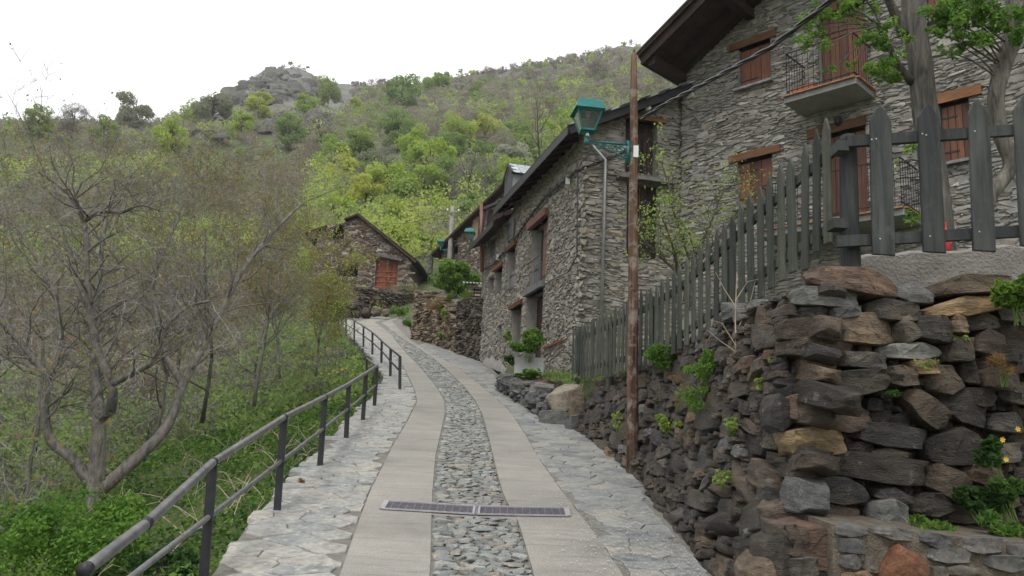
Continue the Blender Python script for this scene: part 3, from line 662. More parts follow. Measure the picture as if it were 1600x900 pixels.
# the step of masonry under the left edge of the lane
kb = thing('kerb_wall', 'low rough stone edge carrying the left side of the lane', 'wall', (ex(E_OL, 8), 8, g(8) - .3))
mb = MB()
for i in range(len(YS) - 1):
    a, b = YS[i], YS[i + 1]; xa, xb = ex(E_OL, a) + 0.03, ex(E_OL, b) + 0.03
    mb.add([(xa, a, g(a) - 1.2), (xb, b, g(b) - 1.2), (xb, b, g(b) - 0.02), (xa, a, g(a) - 0.02)], [(0, 1, 2, 3)])
mb.build('core', M['mortar'], kb)
ks = pack(33, lambda u: 0.5, [(0.25, 0.5, 0.1, 0.16, .5), (0.12, 0.25, 0.06, 0.12, .8), (0.08, 0.12, 0.05, 0.07, 1)], 0.035, random.Random(4))
def kfr(u, v):
    y = 4.5 + u; s = (ex(E_OL, y + .1) - ex(E_OL, y - .1)) / .2; X = Vector((s, 1, .176)).normalized(); N = Vector((-1, s, 0)).normalized()
    return Vector((ex(E_OL, y) + 0.06, y, g(y) - 0.56 + v)), X, N, Vector((0, 0, 1))
lay(ks, kfr, SLAB, M['pale_stone'], kb, 120, (0.08, 0.14), score=lambda s: s[2] * s[3] / (4.5 + s[0]) ** 2)

# drain grate across the lane
dg = thing('drain_grate', 'galvanised steel drain grate in two sections set across the lane', 'drain grate', tuple(GB))
def gp(u, w, dz=0.0):                                 # u along 0..2 across, w 0..1 up the lane
    xa, ya = (-1.21, 8.48) if u < 1 else (-0.25, 8.43)
    xb, yb = (-0.27, 8.43) if u < 1 else (0.675, 8.52)
    t = u if u < 1 else u - 1
    x, y_ = xa + (xb - xa) * t, ya + (yb - ya) * t + (w - 0.5) * 0.30
    return Vector((x, y_, g(y_) + 0.009 + dz))
for s_ in (0, 1):
    e = 1e-4; u0, u1 = s_, s_ + 1 - e
    fr = MB(); 
    for a, b in (((u0, 0), (u1, 0)), ((u0, 1), (u1, 1)), ((u0, 0), (u0, 1)), ((u1, 0), (u1, 1))):
        fr.bar(gp(*a, .004), gp(*b, .004), 0.055 if a[0] == b[0] else 0.034, 0.014)
    fo = fr.build('frame', M['grate_steel'], dg)
    pn = MB().add([gp(u0, 0, -0.004), gp(u1, 0, -0.004), gp(u1, 1, -0.004), gp(u0, 1, -0.004)], [(0, 1, 2, 3)]).build('pit', M['black_void'], dg)
    gm = MB()
    for k in range(1, 13): gm.bar(gp(u0 + .01, k / 13, 0.001), gp(u1 - .01, k / 13, 0.001), 0.011, 0.006)
    for k in range(1, 12): gm.bar(gp(u0 + k / 12, 0, 0.002), gp(u0 + k / 12, 1, 0.002), 0.008, 0.005)
    gm.build('grille', M['grille_steel'], dg)
# fallen petals and blossom along the right
rnd = random.Random(8); C = []; 
for _ in range(2600):
    y = rnd.uniform(5.5, 13) if rnd.random() < .75 else rnd.uniform(5.5, 9); w = rnd.random() ** 0.55; x = ex(E_CR, y) - 0.5 + w * (ex(E_OR, y) - ex(E_CR, y) + 0.45); C.append((x, y, g(y) + 0.021))
V, Fq, t = leaf_arrays(np.array(C), RNG.uniform(0.006, 0.0125, len(C)), 0.5, up=0.95, asp=0.8)
tag(mesh_obj('petals', np_mesh('petals', V, Fq, t), M['petal']), 'white fallen petals scattered on the lane beside the dry stone wall', None, None, 'stuff')
# ------------------------------------------------------------------ dry stone retaining wall: a long face on the lane, a short face towards the viewer
dw = thing('dry_stone_wall', 'dark dry stone retaining wall of schist carrying the picket fence', 'retaining wall', (2.2, 8, 1.4))
def wb(y): return float(np.interp(y, WBY, WBX))
TOPY = [5.0, 5.8, 6.6, 7.5, 9, 11, 13, 14.3]; TOPZ = [3.34, 3.36, 3.42, 3.48, 3.4, 3.32, 3.3, 3.25]
def wtop(y): return float(np.interp(y, TOPY, TOPZ))
Y0, Y1 = 5.75, 14.3
def wfr(u, v):
    y = Y1 - u; z0 = g(y) - 0.1; H = wtop(y) - z0; t = v / H
    s = (wb(y + .1) - wb(y - .1)) / .2; X = Vector((-s, -1, 0)).normalized(); N = Vector((-1, s, 0.17)).normalized(); Z = N.cross(X) * -1
    if Z.z < 0: Z = -Z
    return Vector((wb(y) + 0.42 * t, y, z0 + v)), X, N, Z
core = MB(); n = 30
for i in range(n + 1):
    y = Y0 + (Y1 - Y0) * i / n; z0 = g(y) - .3; core.v += [(wb(y) + .1, y, z0), (wb(y) + .5, y, wtop(y) - .06), (wb(y) + 1.2, y, wtop(y) - .06)]; core.t += [0] * 3
for i in range(n):
    for k in (0, 1): q = i * 3 + k; core.f.append((q, q + 1, q + 4, q + 3))
core.add([(1.95, Y0 + .06, .6), (5.6, Y0 + .06, .6), (5.6, Y0 + .12, 3.42), (2.33, Y0 + .12, 3.42)], [(0, 1, 2, 3)]).add([(2.3, 5.86, 3.42), (5.6, 5.86, 3.42), (5.6, 6.6, 3.42), (2.3, 6.6, 3.42)], [(0, 1, 2, 3)])
core.build('core', M['dark_core'], dw)
rnd = random.Random(21)
M['brown_stone'] = stone_mat('brown schist', [(0.09, 0.06, 0.045), (0.13, 0.085, 0.06), (0.08, 0.066, 0.058), (0.16, 0.12, 0.085)], (0.24, 0.19, 0.12), 0.6, fine=28, bump=0.9, dist=0.03, strata=True, rough=0.6)
LS = pack(Y1 - Y0, lambda u: wtop(Y1 - u) - g(Y1 - u) + 0.12, [(0.5, 0.8, 0.15, 0.23, .1), (0.34, 0.6, 0.09, 0.16, .4), (0.22, 0.4, 0.07, 0.12, .7), (0.12, 0.22, 0.045, 0.08, 1)], 0.03, rnd, ang=11, tol=0.17)
order = sorted(range(len(LS)), key=lambda k: -LS[k][2] * LS[k][3] / (Y1 - LS[k][0]) ** 2); big = set(order[:230]); small = MB()
def stone_pick(r, v):
    if r < .03: return M['ochre_stone']
    if r < .07: return M['brown_stone']
    if r < .12: return M['pale_stone']
    return M['wall_stone']
for k, (u, v, w, h, a) in enumerate(LS):
    P, X, N, Z = wfr(u, v); X2 = X * math.cos(a) + Z * math.sin(a); Z2 = Z * math.cos(a) - X * math.sin(a); d = rnd.uniform(0.2, 0.28); P = P + N * rnd.uniform(-.04, .025) + N * (-0.02)
    lowp = v < 0.9 and Y1 - u < 11; mt = stone_pick(rnd.random(), v)
    if k in big: place_part('stone', rock_me(rnd.randrange(12), 'round' if (lowp and rnd.random() < .3) else 'slab', mt), dw, frame_matrix(P, X2, N, Z2, (w * 1.12, d, h * 1.16)))
    else:
        V, Fs = (ROUND if rnd.random() < .2 else SCHIST)[rnd.randrange(10)]; Mx = frame_matrix(P, X2, N, Z2, (w * 1.15, d, h * 1.2)); small.add([Mx @ Vector(q) for q in V], Fs, rnd.random())
small.build('stones', M['wall_stone'], dw, autosmooth=40)['kind'] = 'stuff'
# front face, its large stones where they lie
FY = 5.8
FL = [(1323, 444, 138, 44, 10, 'b'), (1288, 467, 98, 34, 5, 'p'), (1420, 461, 66, 34, 15, 'p'), (1508, 450, 128, 34, -5, 'd'), (1497, 483, 133, 32, -6, 'o'), (1383, 489, 95, 38, 2, 'd'), (1267, 495, 48, 30, 0, 'd'), (1313, 491, 50, 20, -5, 'p'),
      (1336, 516, 108, 54, 4, 'b'), (1401, 520, 42, 38, -30, 'd'), (1444, 517, 70, 46, 10, 'd'), (1521, 506, 72, 28, -5, 'd'), (1480, 512, 26, 32, 0, 'b'), (1247, 516, 64, 36, 0, 'd'), (1273, 544, 110, 35, 3, 'd'), (1409, 552, 96, 27, -2, 'p'),
      (1335, 566, 70, 26, 6, 'd'), (1271, 572, 60, 28, 0, 'b'), (1481, 550, 48, 37, 0, 'd'), (1532, 537, 48, 44, 0, 'd'), (1430, 575, 48, 24, 0, 'o'), (1396, 590, 58, 32, 0, 'd'), (1319, 600, 130, 40, -2, 'd'), (1465, 594, 58, 46, -20, 'd'), (1504, 582, 30, 42, 0, 'd'),
      (1540, 596, 46, 36, 0, 'd'), (1518, 622, 58, 30, 10, 'd'), (1576, 617, 60, 34, 0, 'd'), (1288, 646, 128, 56, 6, 'b'), (1433, 643, 76, 40, 48, 'd'), (1266, 690, 100, 46, -5, 'o'), (1213, 646, 40, 60, 0, 'd'), (1500, 640, 84, 46, 22, 'd'), (1476, 700, 86, 56, -12, 'd'), (1378, 680, 112, 38, 12, 'd'),
      (1346, 728, 188, 42, 9, 'p2'), (1284, 763, 112, 40, 6, 'd'), (1258, 803, 140, 56, 4, 'r'), (1378, 803, 64, 48, 5, 'p'), (1465, 752, 58, 46, 30, 'd'), (1520, 741, 62, 30, 8, 'd'), (1442, 784, 66, 34, -14, 'd'), (1488, 801, 60, 26, 0, 'd'), (1384, 773, 58, 26, 14, 'd'), (1376, 709, 60, 20, 4, 'd'), (1560, 660, 60, 34, 4, 'd'), (1556, 708, 66, 30, -4, 'd'), (1340, 700, 50, 18, 3, 'd')]
def fpt(px, py): p = at(px, py, FY); return p.x, p.z
x0f, z0f = 1.98, 0.75
pre = []; cols = {}
for k, (px, py, w, h, a, c) in enumerate(FL):
    X_, Z_ = fpt(px, py); s = FY / F_PX; st = (X_ - x0f, Z_ - z0f, w * s, h * s, -rad(a) + ROLL); pre.append(st); cols[st] = c
FS = pack(3.45, lambda u: 3.46 - z0f if u > .35 else 3.3 - z0f, [(0.34, 0.55, 0.13, 0.22, .25), (0.2, 0.36, 0.09, 0.16, .5), (0.1, 0.2, 0.06, 0.1, 1)], 0.025, rnd, ang=9, pre=pre, tol=0.14, bottom=lambda u: 0)
MC = {'b': M['red_stone'], 'p': M['pale_stone'], 'd': M['wall_stone'], 'o': M['ochre_stone'], 'p2': M['wall_stone'], 'r': M['ochre_stone']}
MC['b'] = M['brown_stone']; MC['r'] = M['brown_stone']
fm = MB(); cnt = 0
for st in FS:
    u, v, w, h, a = st; P = Vector((x0f + u, FY, z0f + v)); X = Vector((1, 0, 0)); Z = Vector((0, 0, 1)); N = Vector((0, -1, 0)); m_ = MC[cols[st]] if st in cols else M['wall_stone' if rnd.random() > .08 else 'brown_stone']
    X2 = X * math.cos(a) + Z * math.sin(a); Z2 = Z * math.cos(a) - X * math.sin(a); isb = st in cols; d = rnd.uniform(.3, .45) if isb else rnd.uniform(.22, .3); P.y += rnd.uniform(-.03, .05) + (0 if isb else .08)
    if isb or (cnt < 70 and w * h > 0.028):
        cnt += 0 if isb else 1
        place_part('stone', rock_me(rnd.randrange(12), 'slab', m_), dw, frame_matrix(P, X2, N, Z2, (w * (1.06 if isb else 1.1), -d, h * (1.03 if isb else 1.1))))
    else:
        V, Fs = SCHIST[rnd.randrange(14)]; Mx = frame_matrix(P, X2, N, Z2, (w * 1.15, d, h * 1.2)); fm.add([Mx @ Vector(q) for q in V], Fs, rnd.random())
fm.build('stones', M['wall_stone'], dw, autosmooth=40)['kind'] = 'stuff'
for (px, py, w, h) in ((1262, 848, 74, 58), (1290, 888, 60, 50), (1232, 892, 64, 54), (1288, 838, 40, 36), (1208, 862, 54, 60), (1262, 908, 84, 44), (1186, 896, 60, 50), (1225, 838, 50, 40)):
    P = at(px, py, 5.35); s = 5.35 / F_PX; place_part('stone', rock_me(rnd.randrange(12), 'slab', M['wall_stone' if rnd.random() < .7 else 'brown_stone']), dw, frame_matrix(P, Vector((1, 0, rnd.uniform(-.2, .2))).normalized(), Vector((0, -1, 0)), Vector((0, 0, 1)), (w * s * 1.15, -.5, h * s * 1.15)))
# capping stones along the top edge of the long face
for y in np.arange(6.9, 14.2, 0.34):
    yy = y + rnd.uniform(-.05, .05); w = rnd.uniform(.22, .42); h = rnd.uniform(.08, .2); P = Vector((wb(yy) + .46 + rnd.uniform(-.05, .05), yy, wtop(yy) + rnd.uniform(-.03, .04)))
    place_part('stone', rock_me(rnd.randrange(8), 'slab', stone_pick(rnd.random() * .4, 1)), dw, frame_matrix(P, Vector((0, 1, 0)), Vector((-1, 0, 0)), Vector((0, 0, 1)), (w, .32, h)))
# gravel on the terrace edge and the rendered kerb wall behind the fence
gr = MB(); gr.add([(2.35, 5.95, 3.47), (5.8, 5.95, 3.5), (5.8, 6.5, 3.52), (2.4, 6.5, 3.5)], [(0, 1, 2, 3)]); tag(gr.build('gravel', M['gravel']), 'pale gravel strip on top of the dry stone wall at the fence foot', None, None, 'stuff')
rw = MB(); p0, p1 = at(1336, 398, 6.45), at(1640, 378, 6.45); k = 14
for i in range(k + 1):
    t = i / k; x = p0.x + (p1.x - p0.x) * t; zt = p0.z + (p1.z - p0.z) * t + rnd.uniform(-.02, .02); rw.v += [(x, 6.42 + rnd.uniform(-.02, .02), 3.3), (x, 6.45 + rnd.uniform(-.02, .02), zt - .03), (x, 6.5, zt), (x, 6.68, zt - .01)]; rw.t += [0] * 4
for i in range(k):
    for j in range(3): q = i * 4 + j; rw.f.append((q, q + 4, q + 5, q + 1))
rw.f.append((0, 1, 2, 3)); tag(rw.build('garden_wall', M['render'], smooth=False), 'low rough rendered garden wall behind the near picket fence', 'garden wall')
# low mortared wall, bottom right
LY = 5.0
lw = thing('mortared_wall', 'low mortared wall with a triangular rust orange stone', 'low wall', tuple(at(1411, 880, LY)))
pa, pb = at(1303, 820, LY), at(1640, 853, LY)
x0, z0 = pa.x, 0.9; Lw = pb.x - pa.x
def lwt(u): return pa.z - z0 + (pb.z - pa.z) * u / Lw
mb = MB(); mb.add([(x0, LY + .03, z0 - .6), (x0 + Lw, LY + .03, z0 - .6), (x0 + Lw, LY + .03, z0 + lwt(Lw)), (x0, LY + .03, z0 + lwt(0)), (x0, LY + .8, z0 - .6), (x0 + Lw, LY + .8, z0 - .6), (x0 + Lw, LY + .8, z0 + lwt(Lw) + .04), (x0, LY + .8, z0 + lwt(0) + .04)], [(0, 1, 2, 3), (3, 2, 6, 7), (0, 3, 7, 4), (1, 5, 6, 2)]).build('mortar', M['tan_mortar'], lw)
LL = [(1331, 829, 52, 22, 5, 'p'), (1403, 834, 72, 19, 6, 'p'), (1469, 845, 58, 22, 6, 'd'), (1538, 852, 68, 26, 6, 'd'), (1333, 852, 48, 24, 4, 'd'), (1331, 877, 38, 24, 3, 'd'), (1485, 868, 74, 24, 8, 'd'), (1576, 880, 72, 26, 5, 'p'), (1364, 884, 30, 22, 0, 'p'), (1505, 892, 60, 18, 4, 'p'), (1470, 893, 28, 18, 0, 'd'), (1345, 900, 60, 16, 0, 'o'), (1600, 862, 50, 22, 5, 'd')]
M['dull_stone'] = stone_mat('dull mortared stone', [(0.09, 0.09, 0.088), (0.14, 0.133, 0.122), (0.075, 0.075, 0.078), (0.11, 0.095, 0.08)], (0.24, 0.23, 0.2), 0.6, fine=30, bump=0.6)
for (px, py, w, h, a, c) in LL:
    P = at(px, py, LY); P.y = LY + .065; s = LY / F_PX; a = -rad(a) + ROLL; X2 = Vector((math.cos(a), 0, math.sin(a))); Z2 = Vector((-math.sin(a), 0, math.cos(a)))
    place_part('stone', rock_me(rnd.randrange(8), 'slab', {'d': M['dull_stone'], 'p': M['dull_stone'], 'o': M['brown_stone']}[c]), lw, frame_matrix(P, X2, Vector((0, -1, 0)), Z2, (w * s, -.16, h * s)))
tri = MB(); tp = [at(a, b, LY) for a, b in ((1370, 893), (1384, 872), (1398, 850), (1404, 847), (1418, 856), (1436, 864), (1451, 880), (1452, 905), (1400, 915), (1368, 905))]
ctr = sum(tp, Vector()) / len(tp)
tri.v = [(p.x, LY + .04, p.z) for p in tp] + [(ctr.x + (p.x - ctr.x) * .86, LY - .035, ctr.z + (p.z - ctr.z) * .86) for p in tp] + [(ctr.x + .02, LY - .06, ctr.z)]; tri.t = [0] * 21
tri.f = [(i, (i + 1) % 10, 10 + (i + 1) % 10, 10 + i) for i in range(10)] + [(10 + i, 10 + (i + 1) % 10, 20) for i in range(10)]
tag(tri.build('stone', M['red_stone'], lw), 'triangular rust orange stone')

# ------------------------------------------------------------------ picket fence
def picket(h, w, th, point, seed):
    rn = random.Random(seed); mb = MB(); n = 4; vs = []
    prof = [(-w / 2, 0), (w / 2, 0), (w / 2 * rn.uniform(.94, 1.02), h * .5), (w / 2 * rn.uniform(.93, 1), h - point), (w * rn.uniform(.08, .2), h - point * .22), (0.0, h), (-w * rn.uniform(.1, .22), h - point * .25), (-w / 2 * rn.uniform(.93, 1), h - point), (-w / 2 * rn.uniform(.94, 1.02), h * .5)]
    k = len(prof); e = .005
    for y, ins in ((-th / 2, e), (-th / 2 + e, 0), (th / 2 - e, 0), (th / 2, e)):
        for x, z in prof: vs.append((x * (1 - ins * 2 / w), y, z + (ins if z == 0 else -ins)))
    fs = [(i + r * k, (i + 1) % k + r * k, (i + 1) % k + (r + 1) * k, i + (r + 1) * k) for r in range(3) for i in range(k)] + [tuple(reversed(range(k))), tuple(3 * k + i for i in range(k))]
    mb.add(vs, fs); return mb.mesh('picket')
fa = thing('picket_fence', 'weathered green grey picket fence running down the lane to the stone house', 'fence', (1.9, 10.5, 3.35), group='picket fences on the terrace')
fb = thing('picket_fence', 'dark picket fence section of wide pointed boards facing down the lane', 'fence', (3.3, 5.8, 3.4), group='picket fences on the terrace')
pks = [picket(1.06, .122, .022, .12, i) for i in range(5)]
for p_ in pks: p_.materials.append(M['fence_green'])
A_, B_ = Vector((2.46, 6.04)), Vector((1.24, 15.35)); NP = 43
FZ_Y = [6.04, 7, 8.2, 9.3, 10.4, 12.5, 15.4]; FZ = [4.84, 4.74, 4.55, 4.4, 4.34, 4.36, 4.42]
zs = []; Dv = (B_ - A_).normalized(); 
for i in range(NP):
    t = (i / (NP - 1)) ** 1.06; p = A_ + (B_ - A_) * t; y = p.y; zt = float(np.interp(y, FZ_Y, FZ)) + rnd.uniform(-.035, .03)
    rz = math.atan2(-Dv.x, Dv.y) - math.pi / 2; hs_ = 1.0 + (rnd.uniform(-.03, .03))
    m_ = Matrix.Translation((p.x, p.y, zt - 1.06 * hs_)) @ Matrix.Rotation(rz, 4, 'Z') @ Matrix.Rotation(rad(rnd.gauss(0, 1.3)), 4, 'Y') @ Matrix.Diagonal((rnd.uniform(.85, 1.15), 1, hs_, 1))
    place_part('picket', pks[rnd.randrange(5)], fa, m_)
def ftop(y): return float(np.interp(y, FZ_Y, FZ))
side = Vector((Dv.y, -Dv.x)) * -1                     # behind the boards as seen from the lane
for dz in (-.26, -.86):
    mb = MB(); ys_ = np.linspace(5.98, 15.3, 9)
    pts = []
    for y in ys_: t = (y - A_.y) / (B_.y - A_.y); p = A_ + (B_ - A_) * t; pts.append(Vector((p.x + .035, y, ftop(y) + dz)))
    for a, b in zip(pts, pts[1:]): mb.bar(a, b + (b - a) * .01, .035, .08)
    mb.build('rail', M['fence_green'], fa)
for y in (8.2, 10.6, 13.0, 15.25):
    t = (y - A_.y) / (B_.y - A_.y); p = A_ + (B_ - A_) * t
    MB().tube([(p.x + .1, y, 3.1), (p.x + .1, y, ftop(y) - .14)], .05, 8).build('post', M['fence_green'], fa)
# the near section facing the viewer
PY = 5.8
wide = [picket(1.09, .168, .03, .11, 20 + i) for i in range(4)]
for w_ in wide: w_.materials.append(M['fence_wood'])
for i, (tx, ty, bx, by, lean) in enumerate([(1370, 170, 1376, 401, 0), (1444, 166, 1455, 397, 0), (1522, 159, 1532, 395, 0), (1592, 154, 1606, 388, 0), (1668, 150, 1682, 384, 0)]):
    T, Bt = at(tx, ty, PY), at(bx, by, PY); L = (T - Bt).length; a = math.atan2(T.x - Bt.x, T.z - Bt.z)
    place_part('picket', wide[i % 4], fb, Matrix.Translation((Bt.x, PY - .045, Bt.z)) @ Matrix.Rotation(a, 4, 'Y') @ Matrix.Diagonal((1.0, 1, L / 1.09, 1)))
for (a, b, w_) in (((1322, 222), (1700, 196), .1), ((1306, 378), (1700, 356), .1)):
    p, q = at(*a, PY), at(*b, PY); MB().bar(p, q, .05, .085, up=Vector((0, 0, 1))).build('rail', M['fence_wood'], fb)
pt, pbm = at(1325, 216, PY + .12), at(1330, 424, PY + .12)
MB().tube([(pbm.x, pbm.y, pbm.z - .3), (pbm.x, pbm.y, pbm.z + .4), (pt.x, pt.y, pt.z - .02), (pt.x, pt.y, pt.z + .02)], [.074, .071, .067, .055], 14).build('post', M['fence_wood'], fb)
for (px, py, w_, h_) in ((1308, 352, .11, .075), (1312, 232, .08, .08)):
    p = at(px, py, PY + .02); MB().box(p, (w_ / 2, .07, h_ / 2)).build('rail_end', M['fence_wood'], fb)
# nails
mb = MB()
for (px, py) in ((1369, 217), (1447, 211), (1523, 205), (1375, 373), (1453, 369), (1530, 362), (1441, 209), (1362, 218)):
    p = at(px, py, PY - .062); MB().lathe(p, [(.006, 0), (.006, .004)], 6, (Vector((1, 0, 0)), Vector((0, 0, 1)), Vector((0, -1, 0)))).build('nail', M['zinc'], fb)

# ------------------------------------------------------------------ railings
def railing(name, label, tops, posts, cat='railing', topr=.026, midr=.02, mid_drop=.45, h=.86, grp=None):
    """posts: base pixels on the lane's edge; tops: pixels of the hand rail between them"""
    b0 = ground(*posts[0]); root = thing(name, label, cat, tuple(b0), group=grp); P = [ground(*p) for p in posts]
    return root, P
r1 = thing('railing', 'near steel railing with worn pipe handrail along the flagstone edge', 'railing', tuple(ground(433, 798)), group='railings of the lane')
posts1 = [ground(*p) for p in ((318, 905), (433, 798), (500, 727), (541, 684), (567, 656), (585, 634))]
tops1 = [(333, 722), (444, 652), (508, 620), (545, 600), (572, 583), (589, 572)]
def top_at(p, px, py): q = at(px, py, p.y); return q
TP = [top_at(p, *t) for p, t in zip(posts1, tops1)]
e0 = ground(133, 893, .86); e1 = ground(228, 820, .87)
rail_pts = [e0, e1] + TP
mb = MB(); fine = []
for a, b in zip(rail_pts, rail_pts[1:]):
    for t in (0, .5): fine.append(a.lerp(b, t))
fine.append(rail_pts[-1]); mb.tube(fine, .031, 12); mb.build('handrail', M['rail_steel'], r1, smooth=True)
mb = MB(); mids = [p.lerp(t, .52) for p, t in zip(posts1, TP)]; m0 = mids[0] + (mids[0] - mids[1]) * .9; mb.tube([m0] + mids, .022, 10); mb.build('mid_rail', M['rail_steel'], r1, smooth=True)
for i, (p, t) in enumerate(zip(posts1, TP)):
    b = Vector((p.x, p.y, p.z - .03)); MB().bar(b, t - Vector((0, 0, .02)), .07, .022, up=Vector((0, 1, 0))).build('post', M['steel_dark'], r1)
for p in [rail_pts[0].lerp(rail_pts[1], .0), rail_pts[1]] + TP[:3]:
    i = 0; d = (TP[1] - TP[0]).normalized(); MB().tube([p - d * .02, p + d * .02], .036, 12).build('collar', M['steel_dark'], r1, smooth=True)
# return at the top end
pe = ground(574, 600); te = at(573, 560, pe.y)
MB().bar(pe - Vector((0, 0, .3)), te, .05, .02, up=Vector((0, 1, 0))).build('post', M['steel_dark'], r1)
MB().tube([TP[-1], te], .024, 8).build('handrail', M['rail_steel'], r1, smooth=True)
r2 = thing('railing', 'far thin dark railing following the bend of the lane', 'railing', tuple(ground(625, 608)), group='railings of the lane')
pb2 = [(625, 608), (610, 588), (596, 567), (582, 554), (568, 542), (553.6, 532), (541, 523)]; pt2 = [(625, 557), (610.5, 545), (596.5, 533), (582, 519.5), (568, 510), (553.6, 501), (540.5, 494)]
P2s = [ground(*p) for p in pb2]; T2s = [at(*t, p.y) for p, t in zip(P2s, pt2)]
for k_, (p, t) in enumerate(zip(P2s, T2s)): MB().bar(p - Vector((0, 0, .05)), t, .07, .03, up=Vector((0, 1, 0))).build('post', M['steel_dark'], r2)
for f_, nm in ((1, 'handrail'), (.55, 'mid_rail')): MB().tube([p.lerp(t, f_) for p, t in zip(P2s, T2s)], .024, 6).build(nm, M['steel_dark'], r2, smooth=True)

# ------------------------------------------------------------------ utility pole with lamp
pb_ = ground(988, 739); ptop = at(990.5, 84, pb_.y); PD = pb_.y
up_ = thing('utility_pole', 'slender reddish brown wooden utility pole beside the dry stone wall', 'utility pole', tuple(pb_))
k = 9; pp = [pb_.lerp(ptop, i / k) + Vector((rnd.uniform(-.008, .008), 0, 0)) for i in range(k + 1)]; pp[0] -= Vector((0, 0, .1))
MB().tube(pp, [.082 - .032 * i / k for i in range(k)] + [.04], 12).build('pole', M['pole_wood'], up_, smooth=True)
jb = at(993.5, 237, PD - .075); MB().box(jb, (.034, .018, .085)).build('junction_box', M['white_plastic'], up_)
mb = MB()
for py in (300, 455, 560): p = at(989, py, PD); MB().tube([p + Vector((0, -.09, 0)), p + Vector((0, .06, 0))], .01, 6).build('bolt', M['iron'], up_)
bt = at(992, 80, PD); MB().tube([ptop - Vector((0, 0, .03)), ptop + Vector((.004, 0, .05))], [.012, .012], 6).build('spike', M['iron'], up_)
# lamp: origin where the bracket meets its support, arm along local -X, lantern at its end
def make_lamp(name, label):
    L = .70; root = thing(name, label, 'street lamp', (0, 0, 0), group='teal bracket lanterns')
    b = MB(); b.tube([(0, 0, .03), (-L, 0, .03)], [.02, .016], 8); b.bar((0, 0, .09), (0, 0, -.27), .05, .035, up=Vector((0, 1, 0))); b.tube([(-.01, 0, .03), (-.05, 0, .09), (0, 0, .1)], .012, 6)
    b.tube([(-L * .45, 0, .03), (-L * .45, 0, .06), (-L * .47, 0, .03)], .016, 6)
    b.build('arm', M['lamp_dark'], root, smooth=True, world=False)
    sc_ = MB()
    def spiral(cx, cz, r0, r1, a0, a1, t=.012, n=16):
        sc_.tube([(cx + (r0 + (r1 - r0) * i / n) * math.cos(a0 + (a1 - a0) * i / n), 0, cz + (r0 + (r1 - r0) * i / n) * math.sin(a0 + (a1 - a0) * i / n)) for i in range(n + 1)], t, 5)
    spiral(-.14, -.12, .1, .015, -.3, 8.2); spiral(-.29, -.08, .07, .012, .2, 7.5); spiral(-.42, -.055, .05, .01, .4, 7); spiral(-.055, -.3, .055, .01, 1.2, 8.5); spiral(-.55, -.035, .035, .01, .2, 6.5, .01)
    sc_.tube([(-.02, 0, -.36), (-.12, 0, -.28), (-.25, 0, -.2), (-.38, 0, -.12), (-.5, 0, -.06), (-.62, 0, .0)], .014, 6)
    for i in range(7): a = -.1 - i * .07; sc_.bar((a, 0, .02), (a - .03, 0, -.28 + i * .035), .011, .011)
    sc_.v = [(x, y, .03 + (z - .03) * .66) for x, y, z in sc_.v]; sc_.build('scrollwork', M['lamp_dark'], root, smooth=True, world=False)
    e = (-L - .0, 0, 0)
    st = MB(); st.lathe((-L, 0, -.02), [(.02, -.03), (.045, -.01), (.05, .04), (.03, .09), (.035, .13), (.05, .16), (.085, .18)], 10); st.build('socket', M['lamp_dark'], root, smooth=True, world=False)
    MB().lathe((-L - .0, -.045, .11), [(.03, -.02), (.034, .0), (.02, .03)], 8).build('sensor', M['white_plastic'], root, smooth=True, world=False)
    zb, zt, wb_, wt = .19, .50, .105, .2
    fr = MB()
    for i, j in ((-1, -1), (1, -1), (1, 1), (-1, 1)): fr.bar((-L + i * wb_, j * wb_, zb), (-L + i * wt, j * wt, zt), .022, .022)
    for w_, z_, q in ((wb_, zb, .03), (wt, zt, .03)):
        for (i, j), (k_, l_) in (((-1, -1), (1, -1)), ((1, -1), (1, 1)), ((1, 1), (-1, 1)), ((-1, 1), (-1, -1))): fr.bar((-L + i * w_, j * w_, z_), (-L + k_ * w_, l_ * w_, z_), q, q)
    fr.box((-L, 0, zb - .005), (wb_, wb_, .012)); fr.build('lantern_frame', M['lamp_green'], root, world=False)
    for (ax, ay) in ((0, -1), (0, 1), (-1, 0), (1, 0)):
        p = MB(); sx, sy = (1, 0) if ax == 0 else (0, 1); f_ = .985
        v = [(-L + (ax * wb_ + sx * -wb_) * f_, (ay * wb_ + sy * -wb_) * f_, zb), (-L + (ax * wb_ + sx * wb_) * f_, (ay * wb_ + sy * wb_) * f_, zb), (-L + (ax * wt + sx * wt) * f_, (ay * wt + sy * wt) * f_, zt), (-L + (ax * wt - sx * wt) * f_, (ay * wt - sy * wt) * f_, zt)]
        p.add(v, [(0, 1, 2, 3)]).build('pane', M['glass'], root, world=False)
    cap = MB(); W0, W1 = .235, .17
    vs = []
    for w_, z_ in ((W0, .5), (W0 + .012, .515), (W0, .535), (W1 + .01, .68), (W1 - .03, .70)):
        vs += [(-L - w_, -w_, z_), (-L + w_, -w_, z_), (-L + w_, w_, z_), (-L - w_, w_, z_)]
    cap.add(vs, [(i + r * 4, (i + 1) % 4 + r * 4, (i + 1) % 4 + r * 4 + 4, i + r * 4 + 4) for r in range(4) for i in range(4)] + [(16, 17, 18, 19)]); cap.build('cap', M['lamp_green'], root, world=False)
    rf = MB(); rf.lathe((-L, 0, .5), [(.16, .02), (.15, .0), (.09, .12), (.03, .14)], 12); rf.build('reflector', M['dull_metal'], root, smooth=True, world=False)
    MB().lathe((-L, 0, .43), [(.02, .0), (.045, .04), (.05, .09), (.03, .14), (.02, .18)], 10).build('bulb', M['white_plastic'], root, smooth=True, world=False)
    MB().lathe((-L, 0, .70), [(.09, -.01), (.09, .02), (.06, .045), (.02, .055)], 10).build('finial', M['lamp_dark'], root, smooth=True, world=False)
    return root
